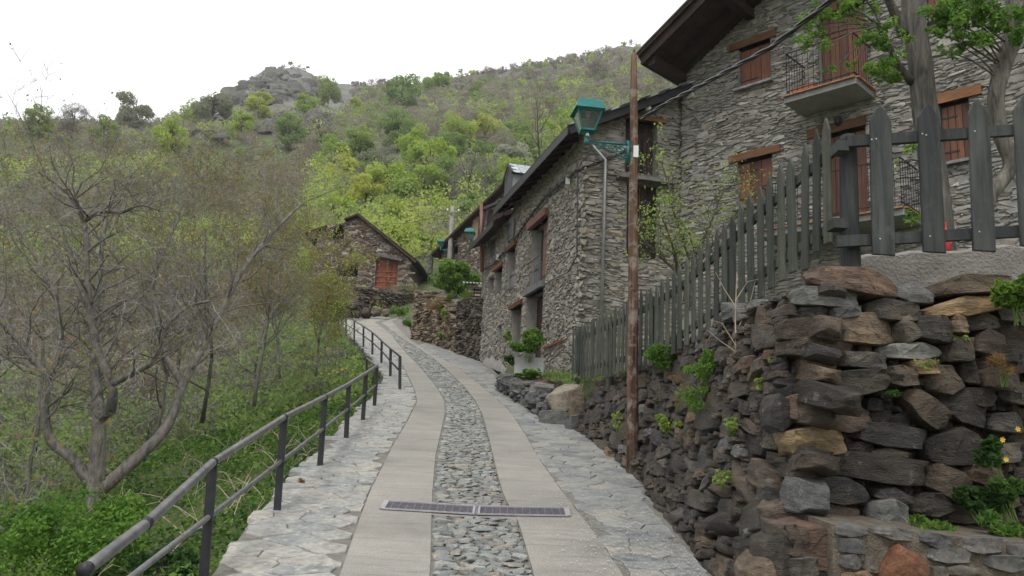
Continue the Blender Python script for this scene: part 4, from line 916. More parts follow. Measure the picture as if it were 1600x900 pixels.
la = make_lamp('street_lamp', 'large teal lantern on scrollwork bracket fixed to the wooden utility pole')
la.location = tuple(at(982, 229, PD - .01)); la.scale = (.86, .86, .86); la.rotation_euler = (0, 0, rad(8))
lb = dup(la, tuple(at(757, 381, 30.5)), rad(-8), label='middle teal bracket lantern mounted at the far corner of the grey stone house')
lc = dup(la, tuple(at(705, 391, 44)), rad(0), label='smallest teal bracket lantern mounted on the distant grey pole')

# ------------------------------------------------------------------ cables
def twisted(pts, name, label, r=.018, tw=2.2, n=3, sag=0.0):
    P = [Vector(p) for p in pts]; out = []
    L = [0]
    for a, b in zip(P, P[1:]): L.append(L[-1] + (b - a).length)
    tot = L[-1]; N = max(20, int(tot * 14)); root = thing(name, label, 'cable', tuple(P[0]))
    def pos(s):
        i = max(j for j in range(len(L)) if L[j] <= s + 1e-9); i = min(i, len(P) - 2); t = (s - L[i]) / (L[i + 1] - L[i]); q = P[i].lerp(P[i + 1], t); u = s / tot; q.z -= sag * 4 * u * (1 - u); return q
    for k in range(n):
        pts_ = []
        for i in range(N + 1):
            s = tot * i / N; q = pos(s); d = (pos(min(tot, s + .02)) - pos(max(0, s - .02))).normalized(); X = d.orthogonal().normalized(); X = Vector((0, 0, 1)).cross(d).normalized() if abs(d.z) < .95 else X; Y = d.cross(X); a = s * 2 * math.pi * tw + k * 2 * math.pi / n
            pts_.append(q + (X * math.cos(a) + Y * math.sin(a)) * r * .9)
        MB().tube(pts_, r * .8, 5).build('strand', M['cable'], root, smooth=True)
    return root
twisted([at(1345, -35, 6.0), at(1205, 74, 7.4), at(1100, 131, 8.8), at(1040, 162, 9.9), at(1003, 186, PD - .03)], 'power_cable', 'thick twisted black overhead cable running from the utility pole to upper right', .017, .9)
# ------------------------------------------------------------------ houses
def wall_core(pl, U0, U1, z0, top, holes, name, mat, parent, off=-0.022, deep=0.28):
    """the wall behind the facing stones, with the openings left out and their reveals built"""
    us = sorted(set([U0, U1] + [h[0] for h in holes] + [h[1] for h in holes] + list(np.linspace(U0, U1, 9)))); us = [u for u in us if U0 <= u <= U1]
    mb = MB()
    for a, b in zip(us, us[1:]):
        m_ = (a + b) / 2; hs_ = sorted([(h[2], h[3]) for h in holes if h[0] < m_ < h[1]]); z = z0; segs = []
        for c, d in hs_: segs.append((z, z, c, c)); z = d
        segs.append((z, z, top(a), top(b)))
        for (za, zb2, zc, zd) in segs: mb.add([pl.P(a, za, off), pl.P(b, zb2, off), pl.P(b, zd, off), pl.P(a, zc, off)], [(0, 1, 2, 3)])
    for (a, b, c, d) in holes:
        f = [pl.P(a, c, 0.0), pl.P(b, c, 0.0), pl.P(b, d, 0.0), pl.P(a, d, 0.0)]; k = [pl.P(a, c, -deep), pl.P(b, c, -deep), pl.P(b, d, -deep), pl.P(a, d, -deep)]
        mb.add(f + k, [(0, 1, 5, 4), (1, 2, 6, 5), (2, 3, 7, 6), (3, 0, 4, 7)])
    return mb.build(name, mat, parent)
def hole(pl, pl_, pr, t, b):                          # left pixel, right pixel (x only) and two pixels fixing top and bottom
    ua = pl.hit(pl_, t[1])[0]; ub = pl.hit(pr, t[1])[0]; return (min(ua, ub), max(ua, ub), pl.hit(*b)[1], pl.hit(*t)[1])
def planks(pl, a, b, c, d, n, off, mat, parent, name='shutter', split=False):
    s = MB(); s.box((pl.P((a + b) / 2, (c + d) / 2, off - .03)), ((b - a) / 2, .008, (d - c) / 2), (pl.d, pl.n, Vector((0, 0, 1)))); so_ = s.build(name, mat, parent)
    w = (b - a) / n; rn = random.Random(int(a * 100))
    for i in range(n):
        MB().box(pl.P(a + w * (i + .5), (c + d) / 2, off), (w / 2 - .006, .013, (d - c) / 2 - .01), (pl.d, pl.n, Vector((0, 0, 1)))).build('plank', mat, so_)
    hg = MB()
    for z in (c + (d - c) * .2, c + (d - c) * .8): hg.box(pl.P(a + (b - a) * .3, z, off + .018), ((b - a) * .28, .004, .018), (pl.d, pl.n, Vector((0, 0, 1))))
    hg.build('strap_hinge', M['iron'], so_)
    return so_
def beam(pl, u0, z0, u1, z1, h, dp, mat, parent, name='lintel', off=0.0):
    mb = MB(); a = pl.P(u0, z0, off); b = pl.P(u1, z1, off); X = (b - a).normalized(); Z = X.cross(pl.n); Z = Z if Z.z > 0 else -Z
    mb.box((a + b) / 2, ((b - a).length / 2, dp, h / 2), (X, pl.n, Z)); return mb.build(name, mat, parent)
def balcony(pl, a, b, z, out, hgt, parent, slab=True):
    bt = .12
    s = MB(); s.box(pl.P((a + b) / 2, z - bt / 2, out / 2), ((b - a) / 2, out / 2, bt / 2), (pl.d, pl.n, Vector((0, 0, 1)))); bo = s.build('balcony', M['balcony_concrete'], parent)
    e = MB(); n = int((b - a) / .22)
    for i in range(n): e.box(pl.P(a + (b - a) * (i + .5) / n, z + .016, out + .005), ((b - a) / n / 2 - .006, .06, .016), (pl.d, pl.n, Vector((0, 0, 1))))
    m_ = int(out / .22)
    for i in range(m_):
        for u in (a, b): e.box(pl.P(u, z + .016, out * (i + .5) / m_), (.06, out / m_ / 2 - .006, .016), (pl.d, pl.n, Vector((0, 0, 1))))
    e.build('tile_edge', M['tile_edge'], bo)
    r = MB(); P0, P1, P2_, P3 = (a + .05, 0.02), (a + .05, out - .04), (b - .05, out - .04), (b - .05, 0.02); T = z + hgt
    for zz in (T, z + .14): 
        for (q, w) in ((P0, P1), (P1, P2_), (P2_, P3)): r.bar(pl.P(q[0], zz, q[1]), pl.P(w[0], zz, w[1]), .03, .012)
    for (q, w) in ((P0, P1), (P1, P2_), (P2_, P3)):
        L = (pl.P(q[0], 0, q[1]) - pl.P(w[0], 0, w[1])).length; n = max(2, int(L / .115))
        for i in range(n + 1): u = q[0] + (w[0] - q[0]) * i / n; o_ = q[1] + (w[1] - q[1]) * i / n; r.bar(pl.P(u, z + .03, o_), pl.P(u, T, o_), .01, .01)
    r.build('balustrade', M['iron'], bo); return bo
def facing(pl, U0, U1, z0, top, holes, sizes, mat, parent, rnd_, nparts, cell=.03, lib=SLAB, ang=5, depth=(.06, .115), score=None):
    st = pack(U1 - U0, lambda u: top(U0 + u) - z0, sizes, cell, rnd_, [(h[0] - U0 - .01, h[1] - U0 + .01, h[2] - z0 - .01, h[3] - z0 + .01) for h in holes], ang)
    lay(st, lambda u, v: (pl.P(U0 + u, z0 + v, -0.03), pl.d, pl.n, Vector((0, 0, 1))), lib, mat, parent, nparts, depth, 1.1, score=score, rnd=rnd_)

# --- the tall grey house on the right
ang1 = rad(-44); H1c = Vector((4.0, 18.5, 0)); P1_ = Plane(H1c, (-math.sin(ang1), -math.cos(ang1)), 1)
if P1_.n.y > 0: P1_.n = -P1_.n
h1 = thing('stone_house', 'tall grey stone house with chestnut shutters and a tiled edge balcony', 'house', (H1c.x, H1c.y, 4))
cz = P1_.hit(1065, 122)[1]
ru, rz = P1_.hit(1190, 2); pitch1 = (rz - cz) / ru
print('h1 corner z', cz, 'rake', ru, rz, 'slope', pitch1)
U_R = 6.6
def top1(u): return cz + pitch1 * min(max(u, 0), U_R) - pitch1 * max(0, u - U_R)
W1 = hole(P1_, 1153, 1203, (1203, 60), (1155, 140)); D1 = hole(P1_, 1278, 1350, (1350, 2), (1281, 160)); W2 = hole(P1_, 1151, 1206, (1206, 240), (1153, 326)); D2 = hole(P1_, 1283, 1352, (1352, 196), (1290, 368))
W3 = hole(P1_, 1465, 1513, (1513, 152), (1467, 258)); W4 = hole(P1_, 1442, 1490, (1490, -60), (1445, 36))
holes1 = [W1, D1, W2, D2, W3, W4]
print('holes1', [[round(q, 2) for q in h] for h in holes1])
LEN1 = 10.6
wall_core(P1_, 0, LEN1 + 3, 3.4, top1, holes1, 'wall', M['mortar'], h1)
sz1 = [(0.28, 0.5, 0.09, 0.17, .05), (0.2, 0.4, 0.055, 0.095, .3), (0.13, 0.28, 0.04, 0.07, .7), (0.07, 0.14, 0.03, 0.05, 1)]
facing(P1_, 0, LEN1, 5.2, top1, holes1, sz1, M['house_stone'], h1, random.Random(31), 300, .025, ang=6, score=lambda s: s[2] * s[3] * (1 + s[0] * .07))
# side walls and the back
side_d = Vector((math.sin(rad(46)), math.cos(rad(46)), 0)); mb = MB(); D_ = 9
q0, q1 = P1_.P(0, 3.4, -.05), P1_.P(0, cz, -.05); mb.add([q0, q0 + side_d * D_, q1 + side_d * D_, q1], [(0, 1, 2, 3)]); r0, r1_ = P1_.P(LEN1 + 3, 3.4, -.05), P1_.P(LEN1 + 3, top1(LEN1 + 3), -.05)
rp = P1_.P(U_R, top1(U_R), -.05)
mb.add([r0, r0 + side_d * D_, r1_ + side_d * D_, r1_], [(3, 2, 1, 0)]).add([q0 + side_d * D_, r0 + side_d * D_, r1_ + side_d * D_, rp + side_d * D_, q1 + side_d * D_], [(4, 3, 2, 1, 0)]); mb.build('side_wall', M['house_stone'], h1)
# quoins at the corner
for i in range(34):
    z = 5.3 + i * .165; w = .42 if i % 2 else .26
    if z < cz - .1: place_part('quoin', stone_me(BLOCK, i % 10, M['house_stone']), h1, frame_matrix(P1_.P(w / 2 - .03, z, -.08), P1_.d, P1_.n, Vector((0, 0, 1)), (w, .24, .155)))
for (h, n, lt, lb, hh, nm) in ((W1, 3, (1140, 75), (1213, 42), .17, 'w'), (W2, 3, (1140, 255), (1220, 231), .17, 'w'), (W3, 4, (1458, 162), (1534, 138), .2, 'w'), (D2, 4, (1262, 216), (1353, 190), .2, 'd'), (D1, 5, (1268, 10), (1356, -20), .2, 'd')):
    a, b, c, d = h; ua, za = P1_.hit(*lt); ub, zb_ = P1_.hit(*lb); beam(P1_, min(ua, ub), d + hh / 2, max(ua, ub), d + hh / 2, hh, .09, M['lintel_wood'], h1, off=-.04)
    planks(P1_, a + .02, b - .02, c + .01, d - .05, n, -.1, M['shutter_wood'], h1)
    if nm == 'w': MB().box(P1_.P((a + b) / 2, c - .025, .0), ((b - a) / 2 + .07, .12, .028), (P1_.d, P1_.n, Vector((0, 0, 1)))).build('sill', M['slate_roof'], h1)
planks(P1_, W4[0] + .02, W4[1] - .02, W4[2], W4[3], 4, -.1, M['shutter_wood'], h1); MB().box(P1_.P((W4[0] + W4[1]) / 2, W4[2] - .025, 0), ((W4[1] - W4[0]) / 2 + .1, .12, .028), (P1_.d, P1_.n, Vector((0, 0, 1)))).build('sill', M['slate_roof'], h1)
zb1 = (P1_.hit(1272, 185)[1] + P1_.hit(1370, 145)[1]) / 2 + .12; ba, bb = P1_.hit(1272, 180)[0], P1_.hit(1371, 145)[0]
def outz(px, py, z):                                  # how far out of the wall a point at height z seen at this pixel stands, and where along it
    r = ray(px, py); t = (z - EYE) / r.z; p = Vector((0, 0, EYE)) + r * t; return (p - P1_.o).dot(P1_.d), (p - P1_.o).dot(P1_.n)
fl, fr_ = outz(1227, 163, zb1 - .12), outz(1336, 128, zb1 - .12); print('balcony', zb1, ba, bb, fl, fr_)
OUT1 = max(.7, min(1.3, (fl[1] + fr_[1]) / 2)); BA, BB = (fl[0], fr_[0])
balcony(P1_, BA, BB, zb1, OUT1, 1.0, h1)
zb2 = D2[2] + .02; fl2, fr2 = outz(1214, 380, zb2 - .12), outz(1392, 345, zb2 - .12); print('balcony2', zb2, fl2, fr2)
balcony(P1_, D2[0] - 1.0, D2[1] + 1.0, D2[2] + .02, .95, 1.0, h1)
# terracotta trough on the balcony
tp_ = P1_.P(BA + .35, zb1 + .13, OUT1 - .2); mb = MB(); mb.box(tp_, (.22, .08, .08), (P1_.d, P1_.n, Vector((0, 0, 1))), taper=1.15); tg = mb.build('planter', M['terracotta']); tag(tg, 'small terracotta trough standing on the upper balcony of the tall house', 'planter')
# wall lamp under the balcony
q = P1_.P(P1_.hit(1312, 190)[0], P1_.hit(1312, 190)[1], .1); MB().lathe(q, [(.02, -.12), (.07, -.06), (.08, .06), (.02, .1)], 8).build('wall_lamp', M['iron'], h1)
# roof: two slopes with deep eaves, dark boarded underside, rafters, slate on top
ov, ovg = .16, 1.4; s1 = pitch1
roof1 = MB(); Zr = top1(U_R)
def rp1(u, out, dz): return P1_.P(u, cz + s1 * (u if u < U_R else 2 * U_R - u) + dz, 0) + P1_.n * out
mb = MB()
for sgn in (0, 1):
    ua, ub = (-ov, U_R) if sgn == 0 else (2 * U_R + ov, U_R)
    vs = [rp1(ua, ovg, .05), rp1(ub, ovg, .05), rp1(ub, -D_ - .5, .05), rp1(ua, -D_ - .5, .05), rp1(ua, ovg, .22), rp1(ub, ovg, .22), rp1(ub, -D_ - .5, .22), rp1(ua, -D_ - .5, .22)]
    mb.add(vs, [(0, 1, 2, 3), (4, 7, 6, 5), (0, 4, 5, 1), (0, 3, 7, 4), (3, 2, 6, 7)])
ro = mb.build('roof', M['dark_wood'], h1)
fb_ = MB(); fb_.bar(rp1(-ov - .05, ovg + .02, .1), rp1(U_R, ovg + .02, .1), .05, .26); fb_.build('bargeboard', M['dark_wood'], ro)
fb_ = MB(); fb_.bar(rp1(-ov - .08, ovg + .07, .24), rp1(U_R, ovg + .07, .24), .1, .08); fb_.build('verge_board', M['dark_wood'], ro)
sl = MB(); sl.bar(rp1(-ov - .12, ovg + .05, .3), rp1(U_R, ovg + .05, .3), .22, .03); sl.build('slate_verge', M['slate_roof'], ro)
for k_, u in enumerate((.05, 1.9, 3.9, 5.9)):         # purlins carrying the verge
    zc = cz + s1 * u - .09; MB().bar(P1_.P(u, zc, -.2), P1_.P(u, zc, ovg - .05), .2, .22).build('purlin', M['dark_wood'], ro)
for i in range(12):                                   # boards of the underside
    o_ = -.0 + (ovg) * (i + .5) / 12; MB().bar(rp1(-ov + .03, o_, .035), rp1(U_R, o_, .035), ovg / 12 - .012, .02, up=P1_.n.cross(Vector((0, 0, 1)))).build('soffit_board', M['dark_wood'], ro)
gt = MB(); a_ = rp1(-ov - .03, ovg - .02, .06); gt.tube([a_, a_ - P1_.n * 3], .06, 8); gt.build('gutter', M['iron'], ro, smooth=True)
gp_ = P1_.P(-.12, cz - .1, .1); MB().tube([gp_ + Vector((0, 0, .3)), gp_ + Vector((.0, 0, .05)), gp_ + Vector((.06, 0, -.05)), gp_ + Vector((.16, 0, -.02))], .035, 8).build('gutter_outlet', M['iron'], h1, smooth=True)

# --- the long grey brown house with its eave on the lane
ang2 = rad(14.5); far2 = Vector((-1.03, 28.0, 0)); d2 = Vector((math.sin(ang2), -math.cos(ang2), 0))
L2 = 10.3; P2_f = Plane(far2, d2, 1)
if P2_f.n.x > 0: P2_f.n = -P2_f.n
c2 = far2 + d2 * L2; P2_g = Plane(c2, (math.cos(ang2), math.sin(ang2)), 1)
if P2_g.n.y > 0: P2_g.n = -P2_g.n
print('c2', c2, 'far plane px750', P2_f.hit(750, 500), P2_f.hit(905, 400))
h2 = thing('stone_house', 'long low stone house with lane side eave, faded red door and slate dormer', 'house', (c2.x, c2.y, 3.3))
EO = .5
ez = (P2_f.hit(860, 241, EO)[1] + P2_f.hit(895, 195, EO)[1]) / 2; print('eave z', P2_f.hit(860, 241, EO), P2_f.hit(895, 195, EO), P2_f.hit(800, 316, EO))
gs = P2_g.hit(929, 184, .35); ge = P2_g.hit(1062, 138, .35); pit2 = (ge[1] - gs[1]) / (ge[0] - gs[0]); print('gable', gs, ge, pit2)
pit2 = max(.3, min(.55, pit2)); zt2 = ez + pit2 * EO            # wall top at the eave
S_split = P2_f.hit(797, 400)[0]; print('split', S_split)
ez_b = P2_f.hit(770, 352, EO)[1]; print('far eave z', ez_b, P2_f.hit(790, 336, EO), P2_f.hit(755, 372, EO))
zt_b = ez_b + pit2 * EO
def top2(u): return zt2 if u > S_split else zt_b
hA = hole(P2_f, 832, 856, (856, 338), (832, 458)); hB = hole(P2_f, 795, 806, (806, 384), (796, 458)); hC = hole(P2_f, 796, 805.5, (805, 340), (797, 377)); hD = hole(P2_f, 775, 785, (785, 416), (776, 458)); hE = hole(P2_f, 764, 772, (772, 429), (765, 460)); hF = hole(P2_f, 767, 775, (775, 366), (768, 402))
hG = hole(P2_f, 825, 849, (849, 449), (828, 582)); hH = hole(P2_f, 801, 815, (815, 476), (803, 566)); hI = hole(P2_f, 779, 784, (784, 507), (780, 532)); hJ = hole(P2_f, 854, 858, (858, 508), (854, 528))
holes2 = [hA, hB, hD, hE, hF, hG, hH, hI, hJ]
if hC[3] < zt_b - .05: holes2.append(hC)
print('holes2', [[round(q, 2) for q in h] for h in holes2])
wall_core(P2_f, 0, L2, 2.6, top2, holes2, 'wall', M['mortar'], h2, deep=.35)
sz2 = [(0.28, 0.5, 0.09, 0.17, .14), (0.18, 0.34, 0.06, 0.11, .45), (0.11, 0.2, 0.04, 0.075, 1)]
facing(P2_f, 0, L2, 2.9, top2, holes2, sz2, M['old_stone'], h2, random.Random(33), 150, .03, ang=12, score=lambda s: s[2] * s[3] * (3 + s[0]) ** 2)
gL = hole(P2_g, 978, 1027, (1027, 193), (978, 268)); gK = hole(P2_g, 980, 1032, (1032, 290), (980, 400))
def top3(u): return zt2 + pit2 * u
wall_core(P2_g, 0, 4.2, 2.9, top3, [gL, gK], 'gable_wall', M['mortar'], h2, deep=.3)
facing(P2_g, 0, 3.4, 3.3, top3, [gL, gK], [(0.3, 0.62, 0.07, 0.14, .3), (0.18, 0.4, 0.05, 0.09, .6), (0.1, 0.2, 0.035, 0.06, 1)], M['old_stone'], h2, random.Random(34), 150, .025, ang=3)
for i in range(40):
    z = 3.2 + i * .14
    if z < zt2 - .05: w = .4 if i % 2 else .24; place_part('quoin', stone_me(BLOCK, i % 10, M['old_stone']), h2, frame_matrix(P2_g.P(w / 2 - .05, z, -.05), P2_g.d, P2_g.n, Vector((0, 0, 1)), (w, .2, .13)))
# openings of the lane side
def lint(pl, a, b, c, hh, mat, parent, o=.02, ex_=.14): beam(pl, a - ex_, c + hh / 2, b + ex_, c + hh / 2, hh, .14, mat, parent, off=-.06 + o)
lint(P2_f, hA[0], hA[1], hA[3], .2, M['faded_red'], h2, .06); lint(P2_f, hG[0], hG[1], hG[3], .16, M['grey_wood'], h2, .04); lint(P2_f, hH[0], hH[1], hH[3], .12, M['brown_board'], h2); lint(P2_f, hB[0], hB[1], hB[3], .14, M['brown_board'], h2); lint(P2_f, hD[0], hD[1], hD[3], .12, M['brown_board'], h2)
a, b, c, d = hA; mid = a + (b - a) * .45
planks(P2_f, a + .02, mid, c, c + (d - c) * .45, 3, -.12, M['grey_wood'], h2, 'door_panel'); planks(P2_f, mid + .02, b - .02, c, d, 2, -.16, M['faded_red'], h2)
MB().add([P2_f.P(a, c + (d - c) * .45, -.3), P2_f.P(mid, c + (d - c) * .45, -.3), P2_f.P(mid, d, -.3), P2_f.P(a, d, -.3)], [(0, 1, 2, 3)]).build('pane', M['dark_glass'], h2)
zz = P2_f.hit(836, 405, .12)[1]; MB().tube([P2_f.P(a - .35, zz, .14), P2_f.P(b - .1, zz, .14)], .022, 6).build('balcony_rail', M['grey_wood'], h2)
for h_, mt in ((hB, 'grey_wood'), (hC, 'grey_wood'), (hF, 'grey_wood')):
    if h_ in holes2 or h_ is hC: planks(P2_f, h_[0] + .02, h_[1] - .02, h_[2], h_[2] + (h_[3] - h_[2]) * (.5 if h_ is hB else .98), 3, -.08 if h_ is not hC else .03, M[mt], h2)
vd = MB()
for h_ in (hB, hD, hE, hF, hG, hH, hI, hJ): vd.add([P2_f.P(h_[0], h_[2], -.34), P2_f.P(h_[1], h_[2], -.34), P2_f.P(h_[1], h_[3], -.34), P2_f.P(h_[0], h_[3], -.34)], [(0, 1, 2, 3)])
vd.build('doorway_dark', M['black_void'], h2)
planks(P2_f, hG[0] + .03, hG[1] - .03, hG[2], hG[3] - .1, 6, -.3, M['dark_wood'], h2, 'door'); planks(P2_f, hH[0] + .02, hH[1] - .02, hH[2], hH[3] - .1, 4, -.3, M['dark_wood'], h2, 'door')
ib = [P2_f.hit(849, 544, .05), P2_f.hit(878, 532, .05)]; MB().bar(P2_f.P(ib[0][0], ib[0][1], .05), P2_f.P(ib[1][0], ib[1][1], .05), .05, .05).build('timber_stub', M['brown_board'], h2)
# pale splash of render at the foot of the wall
mb = MB(); n = 40; ua, ub = P2_f.hit(757, 570)[0], P2_f.hit(796, 590)[0]; rs_ = random.Random(5)
for i in range(n + 1):
    u = ua + (ub - ua) * i / n; y = far2.y + d2.y * u; zg = g(y); t = math.sin(math.pi * i / n) ** .5; mb.v += [P2_f.P(u, zg - .05, .05 * t + .05)[:], P2_f.P(u, zg + .12 * t, .03 * t + .055)[:], P2_f.P(u, zg + (.3 + .05 * math.sin(i * .5) + rs_.uniform(-.03, .03)) * t, .055)[:]]; mb.t += [0] * 3
for i in range(n):
    for j in (0, 1): q = i * 3 + j; mb.f.append((q, q + 3, q + 4, q + 1))
mb.build('render_patch', M['white_render'], h2)
# gable openings
lint(P2_g, gL[0], gL[1], gL[3], .1, M['lintel_wood'], h2, .02, .2)
MB().box(P2_g.P((gK[0] + gK[1]) / 2, gK[3] + .06, .05), ((gK[1] - gK[0]) / 2 + .3, .2, .05), (P2_g.d, P2_g.n, Vector((0, 0, 1)))).build('lintel', M['pale_stone'], h2)
for h_ in (gL, gK):
    m_ = (h_[0] + h_[1]) / 2; planks(P2_g, h_[0] + .02, m_ - .01, h_[2], h_[3], 3, -.22, M['dark_wood'], h2); planks(P2_g, m_ + .01, h_[1] - .02, h_[2], h_[3], 3, -.22, M['dark_wood'], h2)
    gb = MB(); 
    for i in range(8): u = h_[0] + (h_[1] - h_[0]) * i / 7; gb.bar(P2_g.P(u, h_[2], .02), P2_g.P(u, h_[2] + .85, .02), .014, .014)
    gb.bar(P2_g.P(h_[0], h_[2] + .85, .02), P2_g.P(h_[1], h_[2] + .85, .02), .025, .012); gb.build('balustrade', M['iron'], h2)
# roofs
def slope_roof(pl, u0, u1, ez_, pit, width, parent, over, th=.14, mat='dark_wood'):
    R = pl.n * -1; mb = MB()
    def q(u, w, dz): p = pl.P(u, ez_ + pit * w + dz, over); p = p + R * w; return p
    vs = [q(u0, 0, -.02), q(u1, 0, -.02), q(u1, width, -.02), q(u0, width, -.02), q(u0, 0, th), q(u1, 0, th), q(u1, width, th), q(u0, width, th)]
    mb.add(vs, [(0, 1, 2, 3), (4, 7, 6, 5), (0, 4, 5, 1), (1, 5, 6, 2), (2, 6, 7, 3), (3, 7, 4, 0)]); ro = mb.build('roof', M[mat], parent)
    return ro, q
ro2, q2 = slope_roof(P2_f, S_split - .3, L2 + .38, ez, pit2, 4.3, h2, EO)
# other side of the roof
mb = MB(); mb.add([q2(S_split - .3, 4.3, .14), q2(L2 + .38, 4.3, .14), q2(L2 + .38, 8.6, .14 - pit2 * 8.6), q2(S_split - .3, 8.6, .14 - pit2 * 8.6)], [(0, 1, 2, 3)]); mb.build('rear_slope', M['slate_roof'], ro2)
for i in range(14): u = S_split + .1 + (L2 - S_split) * i / 13; MB().bar(q2(u, .02, -.07), q2(u, .6, -.07), .09, .1).build('rafter_end', M['dark_wood'], ro2)
MB().bar(q2(S_split - .3, -.03, .03), q2(L2 + .4, -.03, .03), .03, .2).build('fascia', M['iron'], ro2)
sv = MB(); 
for i in range(9): a, b = i * 4.3 / 9, (i + 1) * 4.3 / 9 + .04; sv.bar(q2(L2 + .4, a, .16 + (i % 2) * .012), q2(L2 + .4, b, .16 + (i % 2) * .012), .16, .025)
sv.build('slate_verge', M['slate_light'], ro2); MB().bar(q2(L2 + .38, 0, .04), q2(L2 + .38, 4.3, .04), .05, .2).build('bargeboard', M['iron'], ro2)
# slates of the lane slope, in courses
slt = [MB().box((0, 0, 0), (.13, .15, .008)).mesh('slate') for _ in range(1)][0]; slt.materials.append(M['slate_roof'])
st_ = MB()
nx_ = (q2(0, 1, 0) - q2(0, 0, 0)).normalized()
for j in range(17):
    for i in range(int((L2 + .7 - S_split) / .26)):
        u = S_split - .2 + (i + .5 * (j % 2)) * .26 + .13; c_ = q2(u, .1 + j * .25, .165); st_.box(c_, (.124, .16, .009), (P2_f.d, nx_, P2_f.d.cross(nx_) * (1 if P2_f.d.cross(nx_).z > 0 else -1)), random.random())
st_.build('slates', M['slate_roof'], ro2)['kind'] = 'stuff'
ro2b, q2b = slope_roof(P2_f, -.35, S_split - .32, ez_b, pit2, 4.0, h2, EO)
MB().bar(q2b(-.35, -.03, .03), q2b(S_split - .3, -.03, .03), .03, .2).build('fascia', M['iron'], ro2b)
mb = MB(); mb.add([q2b(-.3, .5, 0), q2b(-.3, 4.0, 0), q2b(-.3, 4.0, -6), q2b(-.3, .5, -5)], [(0, 1, 2, 3)]).build('end_wall', M['old_stone'], h2)
# slate dormer (its pale roof slope shows above the eave)
dp = thing('dormer', 'small dormer with a pale fish scale slate roof above the eave', None, tuple(q2(S_split + .9, 1.2, .3))); dp.parent = h2; dp.matrix_parent_inverse = Matrix.Translation(h2.location).inverted(); del dp['label']
# dormer body in real dimensions: gable front towards the lane end, ridge running back along the house
pF = at(795, 285, 23.8); ax = P2_f.d; bx = P2_f.n * -1; up = Vector((0, 0, 1))
apex = at(796, 257, 23.8); lowr = at(797, 281, 23.8); hgt = apex.z - lowr.z
# front edge at the far end, roof plane facing the viewer: ridge rises to the right in the picture, i.e. away from the lane
ridge0 = apex; ridge1 = apex + (bx * .9 + Vector((0, 0, .05))); eave0 = apex + ax * .62 - Vector((0, 0, hgt * .93)); eave1 = ridge1 + ax * .62 - Vector((0, 0, hgt * .93)); ridge1 = apex + bx * 1.5; eave1 = eave0 + bx * 1.5
far0 = apex - ax * .62 - Vector((0, 0, hgt * .93)); far1 = far0 + bx * 1.5
mb = MB(); mb.add([ridge0, ridge1, eave1, eave0], [(0, 1, 2, 3)]).add([ridge0, ridge1, far1, far0], [(3, 2, 1, 0)]); mb.build('dormer_roof', M['slate_roof'], dp)
tl = MB(); nrm = (ridge1 - ridge0).cross(eave0 - ridge0).normalized(); nrm = nrm if nrm.z > 0 else -nrm; dx = (ridge1 - ridge0).normalized(); dy = (eave0 - ridge0).normalized(); LL_ = (eave0 - ridge0).length
for j in range(5):
    for i in range(6):
        c_ = ridge0 + dx * ((i + .5 * (j % 2)) * .25 + .1) + dy * (LL_ * (j + .55) / 5) + nrm * (.02 + .002 * (i % 2)); w_, h_ = .12, LL_ / 5 * .62
        pts = [c_ + dx * a * w_ + dy * b * h_ for a, b in ((-1, -1), (1, -1), (1, .2), (.6, .8), (0, 1.05), (-.6, .8), (-1, .2))]
        t_ = MB(); t_.v = [tuple(p) for p in pts] + [tuple(p + nrm * .012) for p in pts]; t_.t = [0] * 14; t_.f = [tuple(range(7, 14)), tuple(reversed(range(7)))] + [(k, (k + 1) % 7, 7 + (k + 1) % 7, 7 + k) for k in range(7)]; t_.build('slate', M['slate_light'], dp)
ck = MB(); b0_ = eave0 - ax * .1; b1_ = eave1 - ax * .1; dn = Vector((0, 0, 1.0)); ck.add([b0_, b1_, b1_ - dn, b0_ - dn], [(0, 1, 2, 3)]); ck.build('cheek', M['slate_roof'], dp)
fr2_ = MB(); f0 = far0 + ax * .1; fr2_.add([apex - up * .04, b0_, b0_ - dn, f0 - dn, f0], [(0, 1, 2, 3, 4)]).build('front', M['grey_wood'], dp)
bg_ = MB(); bg_.bar(apex - bx * .05, eave0 - bx * .05, .04, .1); bg_.bar(apex - bx * .05, far0 - bx * .05, .04, .1); bg_.build('bargeboard', M['iron'], dp)
# downpipe on the gable, cables on the wall, insulator
dq = [P2_g.hit(930, 232, .12), P2_g.hit(946, 250, .12), P2_g.hit(939, 512, .12)]; e_ = q2(L2 + .2, .05, 0)
MB().tube([P2_g.P(dq[0][0] - .1, dq[0][1] + .12, .1), P2_g.P(dq[0][0], dq[0][1], .12), P2_g.P(dq[1][0], dq[1][1], .12), P2_g.P(dq[2][0], dq[2][1] - .4, .12)], .042, 10).build('downpipe', M['zinc'], h2, smooth=True)
ins = P2_g.hit(1013, 165, .3); ip = P2_g.P(ins[0], ins[1], .3); MB().lathe(ip, [(.06, -.12), (.08, -.04), (.04, 0), (.075, .05), (.06, .12)], 10).build('insulator', M['white_plastic'], h2, smooth=True)
cp = [at(986, 226, PD), at(972, 236, 12.5)] + [P2_g.P(*P2_g.hit(x, y, .1), .1) for x, y in ((955, 246), (935, 254), (912, 262))] + [P2_f.P(*P2_f.hit(x, y, .08), .08) for x, y in ((900, 267), (888, 277), (872, 291), (856, 303), (842, 320), (832, 333), (818, 352), (808, 368), (800, 378), (785, 396), (770, 412), (757, 420))]
twisted(cp, 'house_cable', 'black cable bundle clipped along the lane side wall of the long house', .028, 1.4, 2)
c3 = [P2_f.P(*P2_f.hit(x, y, .06), .06) for x, y in ((903, 270), (902, 330), (901, 400), (888, 425), (862, 437), (850, 447))]; MB().tube(c3, .016, 5).build('thin_cable', M['cable'], h2)
